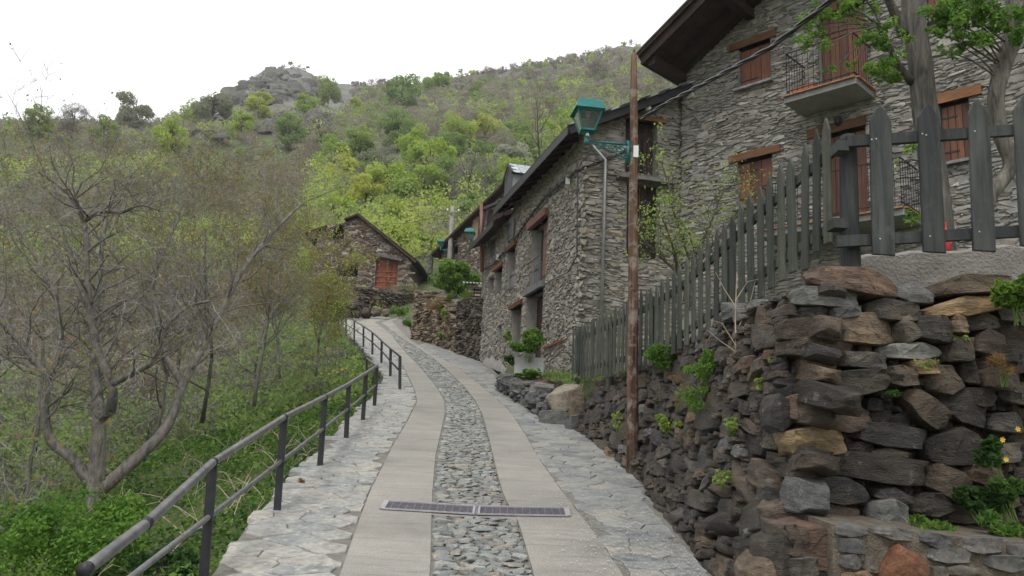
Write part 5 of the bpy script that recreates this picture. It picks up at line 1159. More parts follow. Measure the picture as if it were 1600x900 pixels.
c4 = [P2_g.P(*P2_g.hit(x, y, .06), .06) for x, y in ((906, 268), (925, 276), (950, 274), (985, 278), (1030, 285), (1060, 287))]; MB().tube(c4, .014, 5).build('thin_cable', M['cable'], h2)
c5 = [P2_f.P(*P2_f.hit(x, y, .06), .06) for x, y in ((806, 446), (796, 450), (780, 470))]; MB().tube(c5, .014, 5).build('thin_cable', M['cable'], h2)
for (x, y) in ((887, 283), (778, 402)):
    u, z = P2_f.hit(x, y, .08); MB().box(P2_f.P(u, z, .08), (.05, .05, .09)).build('cable_box', M['white_plastic'], h2)
cpp = [P2_f.P(-.15, ez_b + .4, .12), P2_f.P(-.15, ez_b - 2.4, .12)]; MB().tube([at(752, 318, 27.6), at(753, 425, 27.6)], .06, 8).build('downpipe', M['copper'], h2, smooth=True)

# --- brown house beyond, above the long house's far roof
h3 = thing('stone_house', 'brown stone house with chestnut boarding partly hidden behind the long house', 'house', tuple(at(740, 400, 36)))
Y3 = 43.0
P3 = Plane((at(690, 400, 45).x, 45.0, 0), (at(800, 400, 41).x - at(690, 400, 45).x, -4.0), 1)
if P3.n.y > 0: P3.n = -P3.n
uA = 0.0; uB = P3.hit(812, 300)[0]; zl = P3.hit(692, 395)[1]; zr_ = P3.hit(795, 292)[1]; uR = P3.hit(795, 292)[0]
def topP3(u): return zl + (zr_ - zl) * max(0, min(1, u / uR))
bH = (P3.hit(727, 300)[0], P3.hit(748, 300)[0], P3.hit(738, 376)[1], P3.hit(738, 348)[1] - .0)
dH = (P3.hit(704, 400)[0], P3.hit(715, 400)[0], P3.hit(710, 397)[1], P3.hit(710, 384)[1])
wall_core(P3, uA, uB, 7.5, topP3, [bH, dH], 'wall', M['mortar'], h3)
facing(P3, uA, uB, 10.0, topP3, [bH, dH], [(0.3, 0.55, 0.12, 0.2, .4), (0.18, 0.32, 0.07, 0.13, 1)], M['barn_stone'], h3, random.Random(35), 0, .045, depth=(.08, .14))
planks(P3, bH[0], bH[1], bH[2], bH[3], 6, -.05, M['brown_board'], h3, 'boarding')
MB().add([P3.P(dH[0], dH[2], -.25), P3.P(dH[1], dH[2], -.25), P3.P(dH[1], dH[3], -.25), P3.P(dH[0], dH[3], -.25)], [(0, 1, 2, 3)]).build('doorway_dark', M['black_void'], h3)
u_, z_ = P3.hit(746, 340); z2_ = P3.hit(746, 376)[1]; MB().box(P3.P(u_, (z_ + z2_) / 2, .1), (.22, .04, (z_ - z2_) / 2), (P3.d, P3.n, up)).build('pale_board', M['pale_board'], h3)
mb = MB(); a_, b_ = P3.P(-.4, topP3(0) - .25, .5), P3.P(uR + .8, topP3(uR) + .4, .5); bk = P3.n * -7
for dz in (0, .16): mb.v += [tuple(a_ + up * dz), tuple(b_ + up * dz), tuple(b_ + bk + up * dz), tuple(a_ + bk + up * dz)]; mb.t += [0] * 4
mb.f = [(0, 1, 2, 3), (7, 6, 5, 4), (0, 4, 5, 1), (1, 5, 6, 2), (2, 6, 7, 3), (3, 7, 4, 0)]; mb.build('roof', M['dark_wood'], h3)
# dark lean-to gable in front of it, over the far end of the long house
u0_, z0_ = P2_f.hit(757, 372, .3); 
ls = MB(); q_ = [at(757, 372, 27.4), at(763, 329, 27.4), at(786, 321, 25.8), at(786, 336, 25.8)]; b3 = Vector((1.2, 1.6, 0)); 
ls.add([tuple(p) for p in q_] + [tuple(p + b3) for p in q_], [(0, 1, 2, 3), (0, 4, 5, 1), (1, 5, 6, 2), (2, 6, 7, 3)]); ls.build('loft_hatch', M['dark_wood'], h2)
mb = MB(); mb.bar(q_[0] + Vector((-.1, -.1, 0)), q_[1] + Vector((-.1, -.1, .05)), .1, .08); mb.bar(q_[1] + Vector((-.1, -.1, .05)), q_[2] + Vector((-.1, -.1, .08)), .14, .1); mb.build('loft_verge', M['iron'], h2)

# --- old barn at the bend
YB = 56.0
PB = Plane((at(488, 460, YB).x, YB, 0), (1, -0.05), 1)
if PB.n.y > 0: PB.n = -PB.n
barn = thing('stone_barn', 'old brown stone barn with a gaping hole under the gable and a rusty red door', 'barn', tuple(PB.P(5, 10, 0)))
ap = PB.hit(561, 340); rr_ = PB.hit(645, 411); ll_ = PB.hit(500, 358); l2 = PB.hit(484, 367)
def topB(u):
    if u > ap[0]: return ap[1] + (rr_[1] - ap[1]) * (u - ap[0]) / (rr_[0] - ap[0])
    return ap[1] + (l2[1] - ap[1]) * (ap[0] - u) / (ap[0] - l2[0])
uBr = PB.hit(637, 440)[0]
hd = hole(PB, 588, 623, (600, 404), (600, 450)); hh_ = hole(PB, 511, 539, (525, 351), (525, 375)); hv = hole(PB, 528, 560, (545, 412), (545, 432)); hp = hole(PB, 547, 551, (549, 389), (549, 394))
wall_core(PB, 0, uBr, 8, topB, [hd, hh_, hv, hp], 'wall', M['barn_stone'], barn, deep=.5)
facing(PB, 0, uBr, 9.0, topB, [hd, hh_, hv, hp], [(0.4, 0.75, 0.16, 0.3, .25), (0.25, 0.48, 0.11, 0.2, .6), (0.16, 0.28, 0.08, 0.13, 1)], M['barn_stone'], barn, random.Random(36), 0, .06, depth=(.12, .22), ang=9)
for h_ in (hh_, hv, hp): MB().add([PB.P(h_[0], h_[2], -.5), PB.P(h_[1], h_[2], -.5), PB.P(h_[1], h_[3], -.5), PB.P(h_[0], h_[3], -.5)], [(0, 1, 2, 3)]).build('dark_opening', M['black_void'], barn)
m_ = (hd[0] + hd[1]) / 2; planks(PB, hd[0], m_ - .02, hd[2], hd[3], 4, -.2, M['barn_door'], barn, 'door'); planks(PB, m_ + .02, hd[1], hd[2], hd[3], 4, -.2, M['barn_door'], barn, 'door')
mb = MB()
for z in np.linspace(hd[2] + .1, hd[3] - .9, 4): mb.box(PB.P(m_, z, -.17), ((hd[1] - hd[0]) / 2, .02, .05), (PB.d, PB.n, up))
mb.build('door_rail', M['barn_door'], barn)
a_, b_ = PB.hit(586, 399), PB.hit(630, 408); MB().bar(PB.P(a_[0], a_[1], .1), PB.P(b_[0], b_[1], .1), .5, .16).build('lintel', M['pale_stone'], barn)
a_, b_ = PB.hit(518, 424), PB.hit(561, 410); MB().bar(PB.P(a_[0], a_[1], .05), PB.P(b_[0], b_[1], .05), .3, .12).build('lintel', M['dark_wood'], barn)
mb = MB(); bk = PB.n * -9
for (ua, za, ub, zb3) in ((ap[0], ap[1] + .15, rr_[0] + .5, rr_[1] - .02), (ap[0], ap[1] + .15, PB.hit(540, 340)[0], topB(PB.hit(540, 340)[0]) + .12), (PB.hit(513, 340)[0], topB(PB.hit(513, 340)[0]) + .1, l2[0] - .5, l2[1] - .1)):
    p, q = PB.P(ua, za, .35), PB.P(ub, zb3, .35); b0 = len(mb.v)
    for dz in (0, .1): mb.v += [tuple(p + up * dz), tuple(q + up * dz), tuple(q + bk + up * dz), tuple(p + bk + up * dz)]; mb.t += [0] * 4
    mb.f += [tuple(b0 + i for i in f) for f in ((0, 1, 2, 3), (7, 6, 5, 4), (0, 4, 5, 1), (1, 5, 6, 2), (2, 6, 7, 3), (3, 7, 4, 0))]
mb.build('roof', M['dark_wood'], barn)
mb = MB(); mb.bar(PB.P(ap[0], ap[1] + .1, .36), PB.P(rr_[0] + .3, rr_[1] - .02, .36), .1, .12); mb.build('bargeboard', M['dark_wood'], barn)
for (x0_, y0_, x1_, y1_) in ((508, 361, 545, 344), (516, 366, 530, 350)):
    a_, b_ = PB.hit(x0_, y0_), PB.hit(x1_, y1_); MB().bar(PB.P(a_[0], a_[1], .1), PB.P(b_[0], b_[1], -.3), .12, .12).build('broken_rafter', M['dark_wood'], barn)
mb = MB(); e1_ = PB.P(uBr, 8, 0); e2_ = PB.P(uBr, topB(uBr), 0); mb.add([e1_, e1_ + bk, e2_ + bk, e2_], [(0, 1, 2, 3)]); e1_ = PB.P(0, 8, 0); e2_ = PB.P(0, topB(0), 0); mb.add([e1_, e1_ + bk, e2_ + bk, e2_], [(3, 2, 1, 0)]); mb.build('side_wall', M['barn_stone'], barn)

# --- rough walls by the bend
def rubble_wall(name, label, cat, base, top_px, Ys, mat, seed, thick=.5, sizes=None, nparts=120, group=None):
    """base: pixels of the foot left to right with distances Ys; top_px the matching pixels of the top"""
    B = [at(b[0], b[1], y) for b, y in zip(base, Ys)]; T = [at(t[0], t[1], y + .1) for t, y in zip(top_px, Ys)]; root = thing(name, label, cat, tuple(B[0]), group=group); Ls = [0]
    for a, b in zip(B, B[1:]): Ls.append(Ls[-1] + math.hypot(b.x - a.x, b.y - a.y))
    def at_(u):
        i = max(j for j in range(len(Ls)) if Ls[j] <= u + 1e-6); i = min(i, len(B) - 2); t = (u - Ls[i]) / max(1e-6, Ls[i + 1] - Ls[i]); b = B[i].lerp(B[i + 1], t); tt = T[i].lerp(T[i + 1], t); X = (B[i + 1] - B[i]); X.z = 0; X.normalize(); return b, tt, X
    cb = MB(); n = 12
    for i in range(n + 1):
        b, t, X = at_(Ls[-1] * i / n); N = Vector((X.y, -X.x, 0)); N = N if N.y < 0 else -N; cb.v += [tuple(Vector((b.x, b.y, b.z - .4)) - N * .1), tuple(Vector((b.x, b.y, t.z - .06)) - N * .12), tuple(Vector((b.x, b.y, t.z - .06)) - N * thick), tuple(Vector((b.x, b.y, b.z - .4)) - N * thick)]; cb.t += [0] * 4
    for i in range(n):
        for j in range(3): q = i * 4 + j; cb.f.append((q, q + 4, q + 5, q + 1))
    cb.f += [(0, 1, 2, 3), (n * 4 + 3, n * 4 + 2, n * 4 + 1, n * 4)]
    cb.build('core', M['dark_core'], root); zb = min(b.z for b in B) - .1
    st = pack(Ls[-1], lambda u: at_(min(u, Ls[-1]))[1].z - zb, sizes or [(0.4, 0.85, 0.1, 0.2, .35), (0.25, 0.5, 0.07, 0.13, .7), (0.14, 0.26, 0.05, 0.08, 1)], .035, random.Random(seed), ang=4, bottom=lambda u: at_(min(u, Ls[-1]))[0].z - .1 - zb)
    def fr(u, v): b, t, X = at_(min(max(u, 0), Ls[-1])); N = Vector((X.y, -X.x, 0)); N = N if N.y < 0 else -N; return Vector((b.x, b.y, zb + v)), X, N, Vector((0, 0, 1))
    lay(st, fr, SLAB, mat, root, nparts, (.2, .32), 1.1, rnd=random.Random(seed + 1))
    # stones along the top and at the ends
    rn = random.Random(seed + 5); u = 0
    while u < Ls[-1]:
        b, t, X = at_(u); w = rn.uniform(.3, .6); N = Vector((X.y, -X.x, 0)); place_part('stone', rock_me(rn.randrange(8), 'slab', mat), root, frame_matrix(Vector((b.x, b.y, t.z)) + (N if N.y > 0 else -N) * rn.uniform(.1, .3), X, N, up, (w, .5, rn.uniform(.1, .2)))); u += w * .8
    for s_ in (0, Ls[-1]):
        b, t, X = at_(s_); z = b.z
        while z < t.z: hh = rn.uniform(.12, .25); N = Vector((X.y, -X.x, 0)); N = N if N.y > 0 else -N; place_part('stone', rock_me(rn.randrange(8), 'slab', mat), root, frame_matrix(Vector((b.x, b.y, z + hh / 2)) + N * thick * .45, N, X, up, (thick * 1.1, rn.uniform(.25, .4), hh * 1.15))); z += hh
    return root
M['tan_rubble'] = stone_mat('tan brown rubble', [(0.16, 0.125, 0.09), (0.22, 0.18, 0.13), (0.12, 0.1, 0.085), (0.26, 0.2, 0.13)], (0.3, 0.28, 0.24), 0.6, fine=20, bump=.8, dist=.03, strata=True)
M['dark_rubble'] = stone_mat('dark brown rubble', [(0.08, 0.065, 0.052), (0.12, 0.1, 0.085), (0.06, 0.052, 0.046), (0.15, 0.125, 0.1)], (0.22, 0.2, 0.17), 0.64, fine=20, bump=.8, dist=.03, strata=True)
rubble_wall('ruined_wall', 'broken tan stone wall end with grass on top at the bend of the lane', 'ruined wall', [(645, 529), (672, 537), (700, 546), (712, 549)], [(650, 457), (670, 458), (690, 482), (712, 522)], [36.8, 35.2, 32.8, 31.6], M['tan_rubble'], 61)
rubble_wall('ruined_wall', 'dark dry stone wall butting against the long house at the bend', 'ruined wall', [(712, 549), (728, 552), (750, 560)], [(714, 474), (730, 468), (752, 468)], [31.2, 30.2, 28.2], M['dark_rubble'], 62)
rubble_wall('rubble_wall', 'low crumbling dark stone wall below the barn at the top of the lane', 'rubble wall', [(560, 486), (585, 496), (615, 493), (645, 490)], [(560, 450), (588, 455), (615, 460), (648, 462)], [50.5, 51.5, 52.5, 54], M['dark_rubble'], 63, nparts=60)
rubble_wall('rubble_wall', 'dark weedy bank of stones left of the barn above the railing', 'rubble wall', [(490, 500), (530, 505), (565, 498)], [(490, 470), (530, 478), (565, 476)], [46, 47, 50], M['dark_rubble'], 64, nparts=60)
rnb = random.Random(66)
for (px, py, s_, lb) in ((556, 492, .95, 'leftmost of the rounded boulders at the top of the lane'), (572, 489, 1.15, 'second rounded boulder from the left below the barn'), (588, 487, 1.1, 'largest middle rounded boulder below the barn door'), (603, 489, .9, 'rightmost rounded boulder at the lane edge below the barn')):
    p = at(px, py, 48.5); o = mesh_obj('boulder', rock_me(rnb.randrange(8), 'round', M['dark_rubble'])); o.location = p; s_ *= .72; o.scale = (s_, s_ * .8, s_ * .8); o.rotation_euler = (0, 0, rnb.uniform(0, 6)); tag(o, lb, 'boulder')
# shed with corrugated roof
YS_ = 33.5; sh = thing('shed', 'small block shed with a corrugated sheet roof behind the dark wall', 'shed', tuple(at(742, 470, YS_)))
a_, b_ = at(729, 473, YS_), at(762, 470, YS_); tz = at(742, 448, YS_).z; nrow = 5; hh = (tz - a_.z) / nrow
MB().box(((a_.x + b_.x) / 2, YS_ + 1.2, (a_.z + tz) / 2 - 1), ((b_.x - a_.x) / 2, 1.15, (tz - a_.z) / 2 + 1)).build('wall', M['dark_core'], sh)
for j in range(-2, nrow):
    for i in range(3):
        w = (b_.x - a_.x) / 3; MB().box((a_.x + w * (i + .5 + .0 * (j % 2)), YS_ + .02, a_.z + hh * (j + .5)), (w / 2 - .02, .06, hh / 2 - .03)).build('block', M['tan_mortar' if (i + j) % 3 else 'sand_stone'], sh)
mb = MB(); n = 36; w = b_.x - a_.x + .4
for i in range(n + 1): x = a_.x - .25 + w * i / n; z = tz + .12 + .035 * math.sin(i * math.pi / 2 * 1.0); mb.v += [(x, YS_ - .25, z), (x, YS_ + 2.4, z + .5)]; mb.t += [0, 0]
for i in range(n): mb.f.append((i * 2, i * 2 + 2, i * 2 + 3, i * 2 + 1))
ro_ = mb.mesh('roof', True); mesh_obj('roof', ro_, M['corrugated'], sh)
# grey pole far off
gp0, gp1 = at(700, 452, 44), at(707, 322, 44); pl2 = thing('utility_pole', 'distant grey utility pole with crossarm above the green bush', 'utility pole', tuple(gp0))
MB().tube([gp0 - Vector((0, 0, .5)), gp1], [.17, .11], 8).build('pole', M['grey_pole'], pl2, smooth=True)
ca = at(706, 331, 43.8); MB().bar(ca - Vector((.15, 0, 0)), ca + Vector((.42, 0, .05)), .07, .07).build('crossarm', M['grey_pole'], pl2)
for dx_ in (-.25, .38): MB().lathe(ca + Vector((dx_, 0, .1)), [(.03, -.06), (.06, 0), (.03, .08)], 6).build('insulator', M['white_plastic'], pl2)
MB().tube([ca + Vector((0, 0, -.1)), at(640, 348, 47), at(575, 352, 55)], .018, 4).build('wire', M['cable'], pl2)
# rock pillar
rk = mesh_obj('standing_rock', rock_me(3, 'slab', M['rock'])); p = at(671, 412, 45); rk.location = p; rk.scale = (.42, .45, 1.25); tag(rk, 'narrow upright grey rock standing left of the green bush', 'rock')

# ------------------------------------------------------------------ by the long house: planter, stone bed, boulder
yp = 18.6
def gz(px, py): return ground(px, py)
pc = at(826, 572, 18.2); pt_ = thing('planter', 'pale concrete planter box with a green bush against the long house', 'planter', (pc.x, pc.y, pc.z - .2))
zt_p, zb_p = at(826, 558, 18.0).z, at(826, 586, 18.0).z; xL, xR = at(804, 570, 18).x, at(849, 570, 18).x
mb = MB(); mb.box(((xL + xR) / 2, 18.25, (zt_p + zb_p) / 2), ((xR - xL) / 2, .25, (zt_p - zb_p) / 2)); mb.build('trough', M['concrete'], pt_)
MB().box(((xL + xR) / 2, 18.25, zt_p + .004), ((xR - xL) / 2 - .04, .21, .006)).build('soil', M['dark_core'], pt_)
rubble_wall('stone_bed', 'low stone edged flower bed projecting from the long house', 'flower bed', [(780, 609), (805, 622), (832, 640), (856, 656)], [(782, 590), (805, 590), (832, 606), (856, 630)], [19.4, 18.0, 16.3, 15.1], M['pale_stone'], 71, thick=1.1, nparts=80, sizes=[(.25, .5, .12, .22, .4), (.14, .25, .08, .14, 1)])
rn = random.Random(72)
bd = thing('boulder_pile', 'low pile of dark flat rocks with rust red plants below the planter', 'rocks', tuple(at(850, 610, 16.4)))
for (px, py, w, h, Y, mt) in ((856, 606, 58, 22, 16.6, 'wall_stone'), (842, 622, 44, 24, 15.9, 'pale_stone'), (872, 618, 40, 18, 15.9, 'wall_stone'), (812, 604, 34, 24, 17.4, 'pale_stone'), (796, 596, 26, 18, 18.3, 'pale_stone'), (870, 604, 30, 18, 16.7, 'brown_stone')):
    p = at(px, py, Y); s = Y / F_PX; place_part('rock', rock_me(rn.randrange(8), 'slab', M[mt]), bd, frame_matrix(p, Vector((1, 0, 0)), Vector((0, -1, 0)), up, (w * s, -.6, h * s)))
bo = mesh_obj('boulder', rock_me(5, 'round', M['sand_stone'])); p = at(886, 622, 14.9); bo.location = p; bo.scale = (.8, .6, .48); bo.rotation_euler = (0, rad(-22), .3); tag(bo, 'large pale tan boulder at the lower end of the picket fence', 'boulder')
for (px, py, w, h, Y, mt, lb) in ((902, 640, 30, 66, 14.45, 'tan_rubble', 'upright tan stone ending the dry stone wall beside the pale boulder'), (868, 652, 52, 24, 14.6, 'pale_stone', 'pale square kerb stone on the lane edge below the pale boulder'), (893, 668, 22, 40, 14.1, 'pale_stone', 'small upright grey stone at the upper foot of the dry stone wall')):
    p = at(px, py, Y); s = Y / F_PX; o = mesh_obj('stone_block', rock_me(rn.randrange(8), 'slab', M[mt])); o.location = p; o.scale = (w * s, .4, h * s); tag(o, lb, 'stone')
# red plastic thing and yellow sack seen between the pickets
rp_ = thing('watering_can', 'red plastic watering can standing behind the near pickets', 'watering can', tuple(at(1474, 376, 7.6)))
q = at(1474, 372, 7.6); mb = MB(); mb.lathe(q, [(.05, -.14), (.06, -.13), (.06, .06), (.03, .1)], 12); mb.build('body', M['red_plastic'], rp_, smooth=True); MB().tube([q + Vector((.04, 0, -.08)), q + Vector((.1, 0, .0)), q + Vector((.13, 0, .08))], .014, 8).build('spout', M['red_plastic'], rp_); MB().tube([q + Vector((-.02, 0, .1)), q + Vector((-.05, 0, .16)), q + Vector((.03, 0, .16)), q + Vector((.03, 0, .08))], .008, 6).build('handle', M['red_plastic'], rp_)
# ------------------------------------------------------------------ vegetation
def lumpy(n, rx, rz, lumps, rng, spread=.3, zc=0.0):
    L = rng.normal(size=(lumps, 3)); L /= np.linalg.norm(L, axis=1, keepdims=True); L *= rng.uniform(.35, 1.0, (lumps, 1)) ** .6 * np.array([rx, rx, rz]); L[:, 2] += zc
    sz = rng.uniform(.6, 1.25, lumps) * spread * rx; k = rng.integers(0, lumps, n); v = rng.normal(size=(n, 3)); v /= np.linalg.norm(v, axis=1, keepdims=True)
    P = L[k] + v * (sz[k] * rng.uniform(.35, 1, n) ** .5)[:, None] * np.array([1, 1, .8]); lt = rng.uniform(0, .35, lumps)[k]
    return P, lt
KM = {'spring': 'leaf_spring', 'yellow': 'leaf_yellow', 'mid': 'leaf_mid', 'grey': 'leaf_grey', 'bare': 'leaf_brown', 'blossom': 'leaf_blossom', 'bright': 'leaf_bright'}
_tv = {}
def tree_meshes(kind, var, leaf):
    key = (kind, var, leaf)
    if key in _tv: return _tv[key]
    rng = np.random.default_rng(hash((var, len(kind))) % 999 + 17 * var); n = 4200
    rz = rng.uniform(.36, .46); P, lt = lumpy(n, .38, rz, 24, rng, .42, .5); T = np.clip(lt + rng.uniform(0, .65, n), 0, 1)
    asp = .07 if kind == 'bare' else .6; S = rng.uniform(.7, 1.3, n) * leaf * (2.2 if kind == 'bare' else 1)
    V, Fq, t = leaf_arrays(P, S, T, rng, asp=asp); cm = np_mesh('crown', V, Fq, t); cm.materials.append(M[KM[kind]])
    mb = MB(); rn = random.Random(var * 7 + len(kind)); h = .5
    mb.tube([(0, 0, -.12), (rn.uniform(-.01, .01), 0, .2), (rn.uniform(-.03, .03), rn.uniform(-.03, .03), h), (0, 0, .85)], [.024, .018, .012, .003], 6)
    for i in range(14):
        a = rn.uniform(0, 6.28); z = rn.uniform(.2, .6); r = rn.uniform(.2, .42); mb.tube([(0, 0, z), (math.cos(a) * r * .5, math.sin(a) * r * .5, z + .1), (math.cos(a) * r, math.sin(a) * r, z + rn.uniform(.15, .35))], [.011, .007, .002], 4)
    tm = mb.mesh('trunk', True); tm.materials.append(M['bark_grey' if kind in ('bare', 'blossom') else 'bark_dark']); _tv[key] = (cm, tm); return _tv[key]
TREES = [
 (600, 300, 74, 'spring', 'tall soft lime tree above the right end of the barn hole'), (520, 255, 60, 'spring', 'lime tree beyond the tips of the bare branches'), (660, 305, 80, 'spring', 'broad fresh green tree in the hollow behind the barn roof'), (620, 215, 60, 'mid', 'olive green tree between crags and round lime tree'), (790, 285, 60, 'spring', 'fresh green tree right of the large bare crowned tree'), (755, 260, 56, 'mid', 'soft green tree below the touching lime and yellow trees'), (570, 310, 60, 'yellow', 'yellow green tree leaning over the barn apex'), (825, 240, 50, 'mid', 'green tree beside the foot of the tall slim leafless tree'), (870, 215, 60, 'spring', 'light green tree under the big teal lantern slope'), (700, 245, 58, 'mid', 'green crown just below the round lime tree'), (735, 345, 60, 'mid', 'green crown directly above the middle lantern'), (625, 375, 56, 'spring', 'fresh green bush on the bank right of the barn roof'), (690, 350, 60, 'spring', 'fresh green crown left of the distant pole'),
 (265, 226, 60, 'spring', 'round lime green bush on the left shoulder of the hill'), (207, 184, 66, 'grey', 'grey green bushy tree topping the left skyline'), (56, 197, 44, 'mid', 'small dense green tree at the far left skyline'),
 (112, 195, 48, 'bare', 'twiggy bare tree on the left skyline between two green ones'), (403, 168, 44, 'yellow', 'yellow green tree just under the rocky peak'), (330, 178, 60, 'grey', 'wide grey green shrub left of the rocky peak slope'),
 (300, 186, 46, 'spring', 'pale green shrub on the ridge left of the rocky peak'), (475, 168, 36, 'spring', 'small lime tree above the dark crags'), (512, 150, 42, 'mid', 'rounded green tree on the ridge right of the rocky peak'), (551, 173, 34, 'yellow', 'small yellow green tree at the right end of the dark crags'),
 (625, 162, 66, 'mid', 'broad olive tree high on the hillside right of the crags'), (690, 132, 32, 'spring', 'bright green tree near the upper ridge'), (668, 138, 26, 'spring', 'smaller bright green tree beside the one near the upper ridge'), (713, 216, 60, 'spring', 'round lime tree in the middle of the hillside'),
 (757, 214, 54, 'yellow', 'yellow tree touching the round lime tree in mid hillside'), (648, 246, 66, 'spring', 'spreading lime tree above the barn roof'), (640, 345, 66, 'yellow', 'bright yellow green tree just above the right slope of the barn roof'), (560, 240, 58, 'mid', 'green tree above the barn to the left'),
 (540, 282, 62, 'yellow', 'yellowish tree behind the bare branches above the barn hole'), (588, 275, 66, 'grey', 'soft grey green tree directly above the barn apex'), (672, 262, 74, 'spring', 'tall fresh green tree left of the bare crowned tree'), (690, 300, 74, 'mid', 'green tree low on the slope behind the distant pole'),
 (730, 292, 96, 'bare', 'large bare crowned tree with a dark leaning trunk above the lanterns'), (800, 258, 60, 'blossom', 'white blossoming tree behind the slate dormer'), (772, 305, 52, 'mid', 'green tree between the bare crowned tree and the dormer'), (805, 212, 42, 'spring', 'small lime tree above the white blossoming tree'),
 (860, 168, 28, 'yellow', 'small yellow tree high up beside the tall bare tree'), (880, 200, 48, 'spring', 'lime tree just left of the big teal lantern'), (745, 145, 26, 'mid', 'small dark green tree right of the upper ridge trees'), (600, 335, 46, 'mid', 'green bush behind the barn apex'),
 (665, 385, 40, 'mid', 'green bush left of the smallest lantern'), (530, 330, 50, 'spring', 'lime bush behind the gaping barn hole'), (935, 110, 34, 'bare', 'grey twiggy tree above the big teal lantern'), (1030, 130, 60, 'bare', 'bare tree on the hill between the pole and the tall house eave'), (780, 170, 30, 'spring', 'small light green tree high above the dormer'), (450, 215, 50, 'mid', 'olive tree below the dark crags'), (375, 200, 44, 'spring', 'lime shrub between the left shoulder bush and the crags'), (160, 215, 46, 'mid', 'green shrub below the left skyline trees'), (500, 225, 46, 'grey', 'pale grey shrub right below the dark crags')]
for i, (px, py, sz, kind, lab) in enumerate(TREES):
    b = march(px, py + sz * .42, 40 if px > 480 else 50); dist = math.hypot(b.x, b.y); hgt = sz / F_PX * b.y * 1.25; leaf = max(.014, min(.026, .0016 * F_PX / sz * .9)) * (1 if kind != 'bare' else .8)
    leaf = round(leaf, 3); cm, tm = tree_meshes(kind, i % 3, leaf)
    root = thing('tree' if hgt > 3.2 else 'bush', lab, 'tree' if hgt > 3.2 else 'bush', tuple(b), group='trees on the hillside')
    for nm, me in (('trunk', tm), ('crown', cm)): o = mesh_obj(nm, me, None, root, world=False)
    root.scale = (hgt, hgt, hgt); root.rotation_euler = (0, 0, i * 1.7)
# the woods and scrub that read as one mass
rng = np.random.default_rng(5); NB = 8200
azb = np.radians(rng.uniform(-46, 16, NB)); rb = np.exp(rng.uniform(np.log(30), np.log(290), NB)); rb[:2200] = rng.uniform(170, 298, 2200); xb = rb * np.sin(azb); yb = rb * np.cos(azb)
col = 800 + F_PX * xb / yb; keep = np.ones(NB, bool)
keep &= ~((yb < 60) & (np.abs(xb - np.interp(yb, E_OL[0], E_OL[1])) < 5.5) | ((yb < 62) & (col > 440) & (col < 760) & (yb > 30)) | ((col > 560) & (yb < 58)) | ((yb < 45) & (xb > -3)))
keep &= ~((rb > 180) & (col > 290) & (col < 520) & (rng.random(NB) < .9))
keep &= ~((rb < 150) & (col > 500) & (rng.random(NB) < .55))
xb, yb, rb, col = xb[keep], yb[keep], rb[keep], col[keep]; zb_ = Hgt(xb, yb)
fld = vnoise(xb, yb, .035, 2.0) + rng.normal(size=len(xb)) * .17 - np.clip((rb - 150) / 240, 0, .6) + np.where((col > 520) & (rb < 170), .1, 0) - np.where(col < 480, .1, 0)
kinds = np.where(fld > .24, 0, np.where(fld > .17, 1, np.where(fld > -.04, 2, np.where(fld > -.2, 3, 4))))
gk = (col > 470) & (rb < 125); kinds = np.where(gk, np.array([0, 2, 0, 2, 1, 3, 0, 4, 2])[rng.integers(0, 9, len(kinds))], kinds)
gk = (rb >= 125); kinds = np.where(gk, np.array([4, 4, 3, 4, 2, 3, 4, 0, 3, 4])[rng.integers(0, 10, len(kinds))], kinds)
spec = [('spring', 'spring_woodland', 'lime green spring woodland covering the slope', .6), ('yellow', 'yellow_scrub', 'yellow green scrub scattered over the slope', .6), ('mid', 'green_scrub', 'olive green scrub scattered over the slope', .6), ('grey', 'grey_scrub', 'grey green budding scrub over the slope', .5), ('bare', 'bare_scrub', 'leafless grey brown scrub over the upper hillside', .07)]
for k, (kd, nm, lab, asp) in enumerate(spec):
    idx = np.nonzero(kinds == k)[0]; Cs, Ss, Ts = [], [], []
    for i in idx:
        if col[i] > 470 and rb[i] < 190 and rng.random() < .45: continue
        R = rb[i]; h = rng.uniform(1.3, 3.2) * (1.7 if col[i] > 470 and R < 190 else 1) * (1 + (R > 60) * .35) * (.85 if R > 230 else 1) * (.8 if R < 50 else 1); n = int(60 + 50 * rng.random() + (R < 90) * 90 + (col[i] > 470 and R < 190) * 170); P, lt = lumpy(n, h * .55, h * .5, 5, rng, .5, h * .45)
        P += np.array([xb[i], yb[i], zb_[i] - .1]); Cs.append(P); sz = (.06 + .0012 * R) * (2.6 if kd == 'bare' else 1); Ss.append(rng.uniform(.6, 1.3, n) * sz); Ts.append(np.clip(rng.uniform(0, .35) + lt + rng.uniform(0, .5, n), 0, 1))
    if Cs: tag(leaf_obj(nm, M[KM[kd]], np.concatenate(Cs), np.concatenate(Ss), np.concatenate(Ts), asp=asp), lab, None, None, 'stuff')
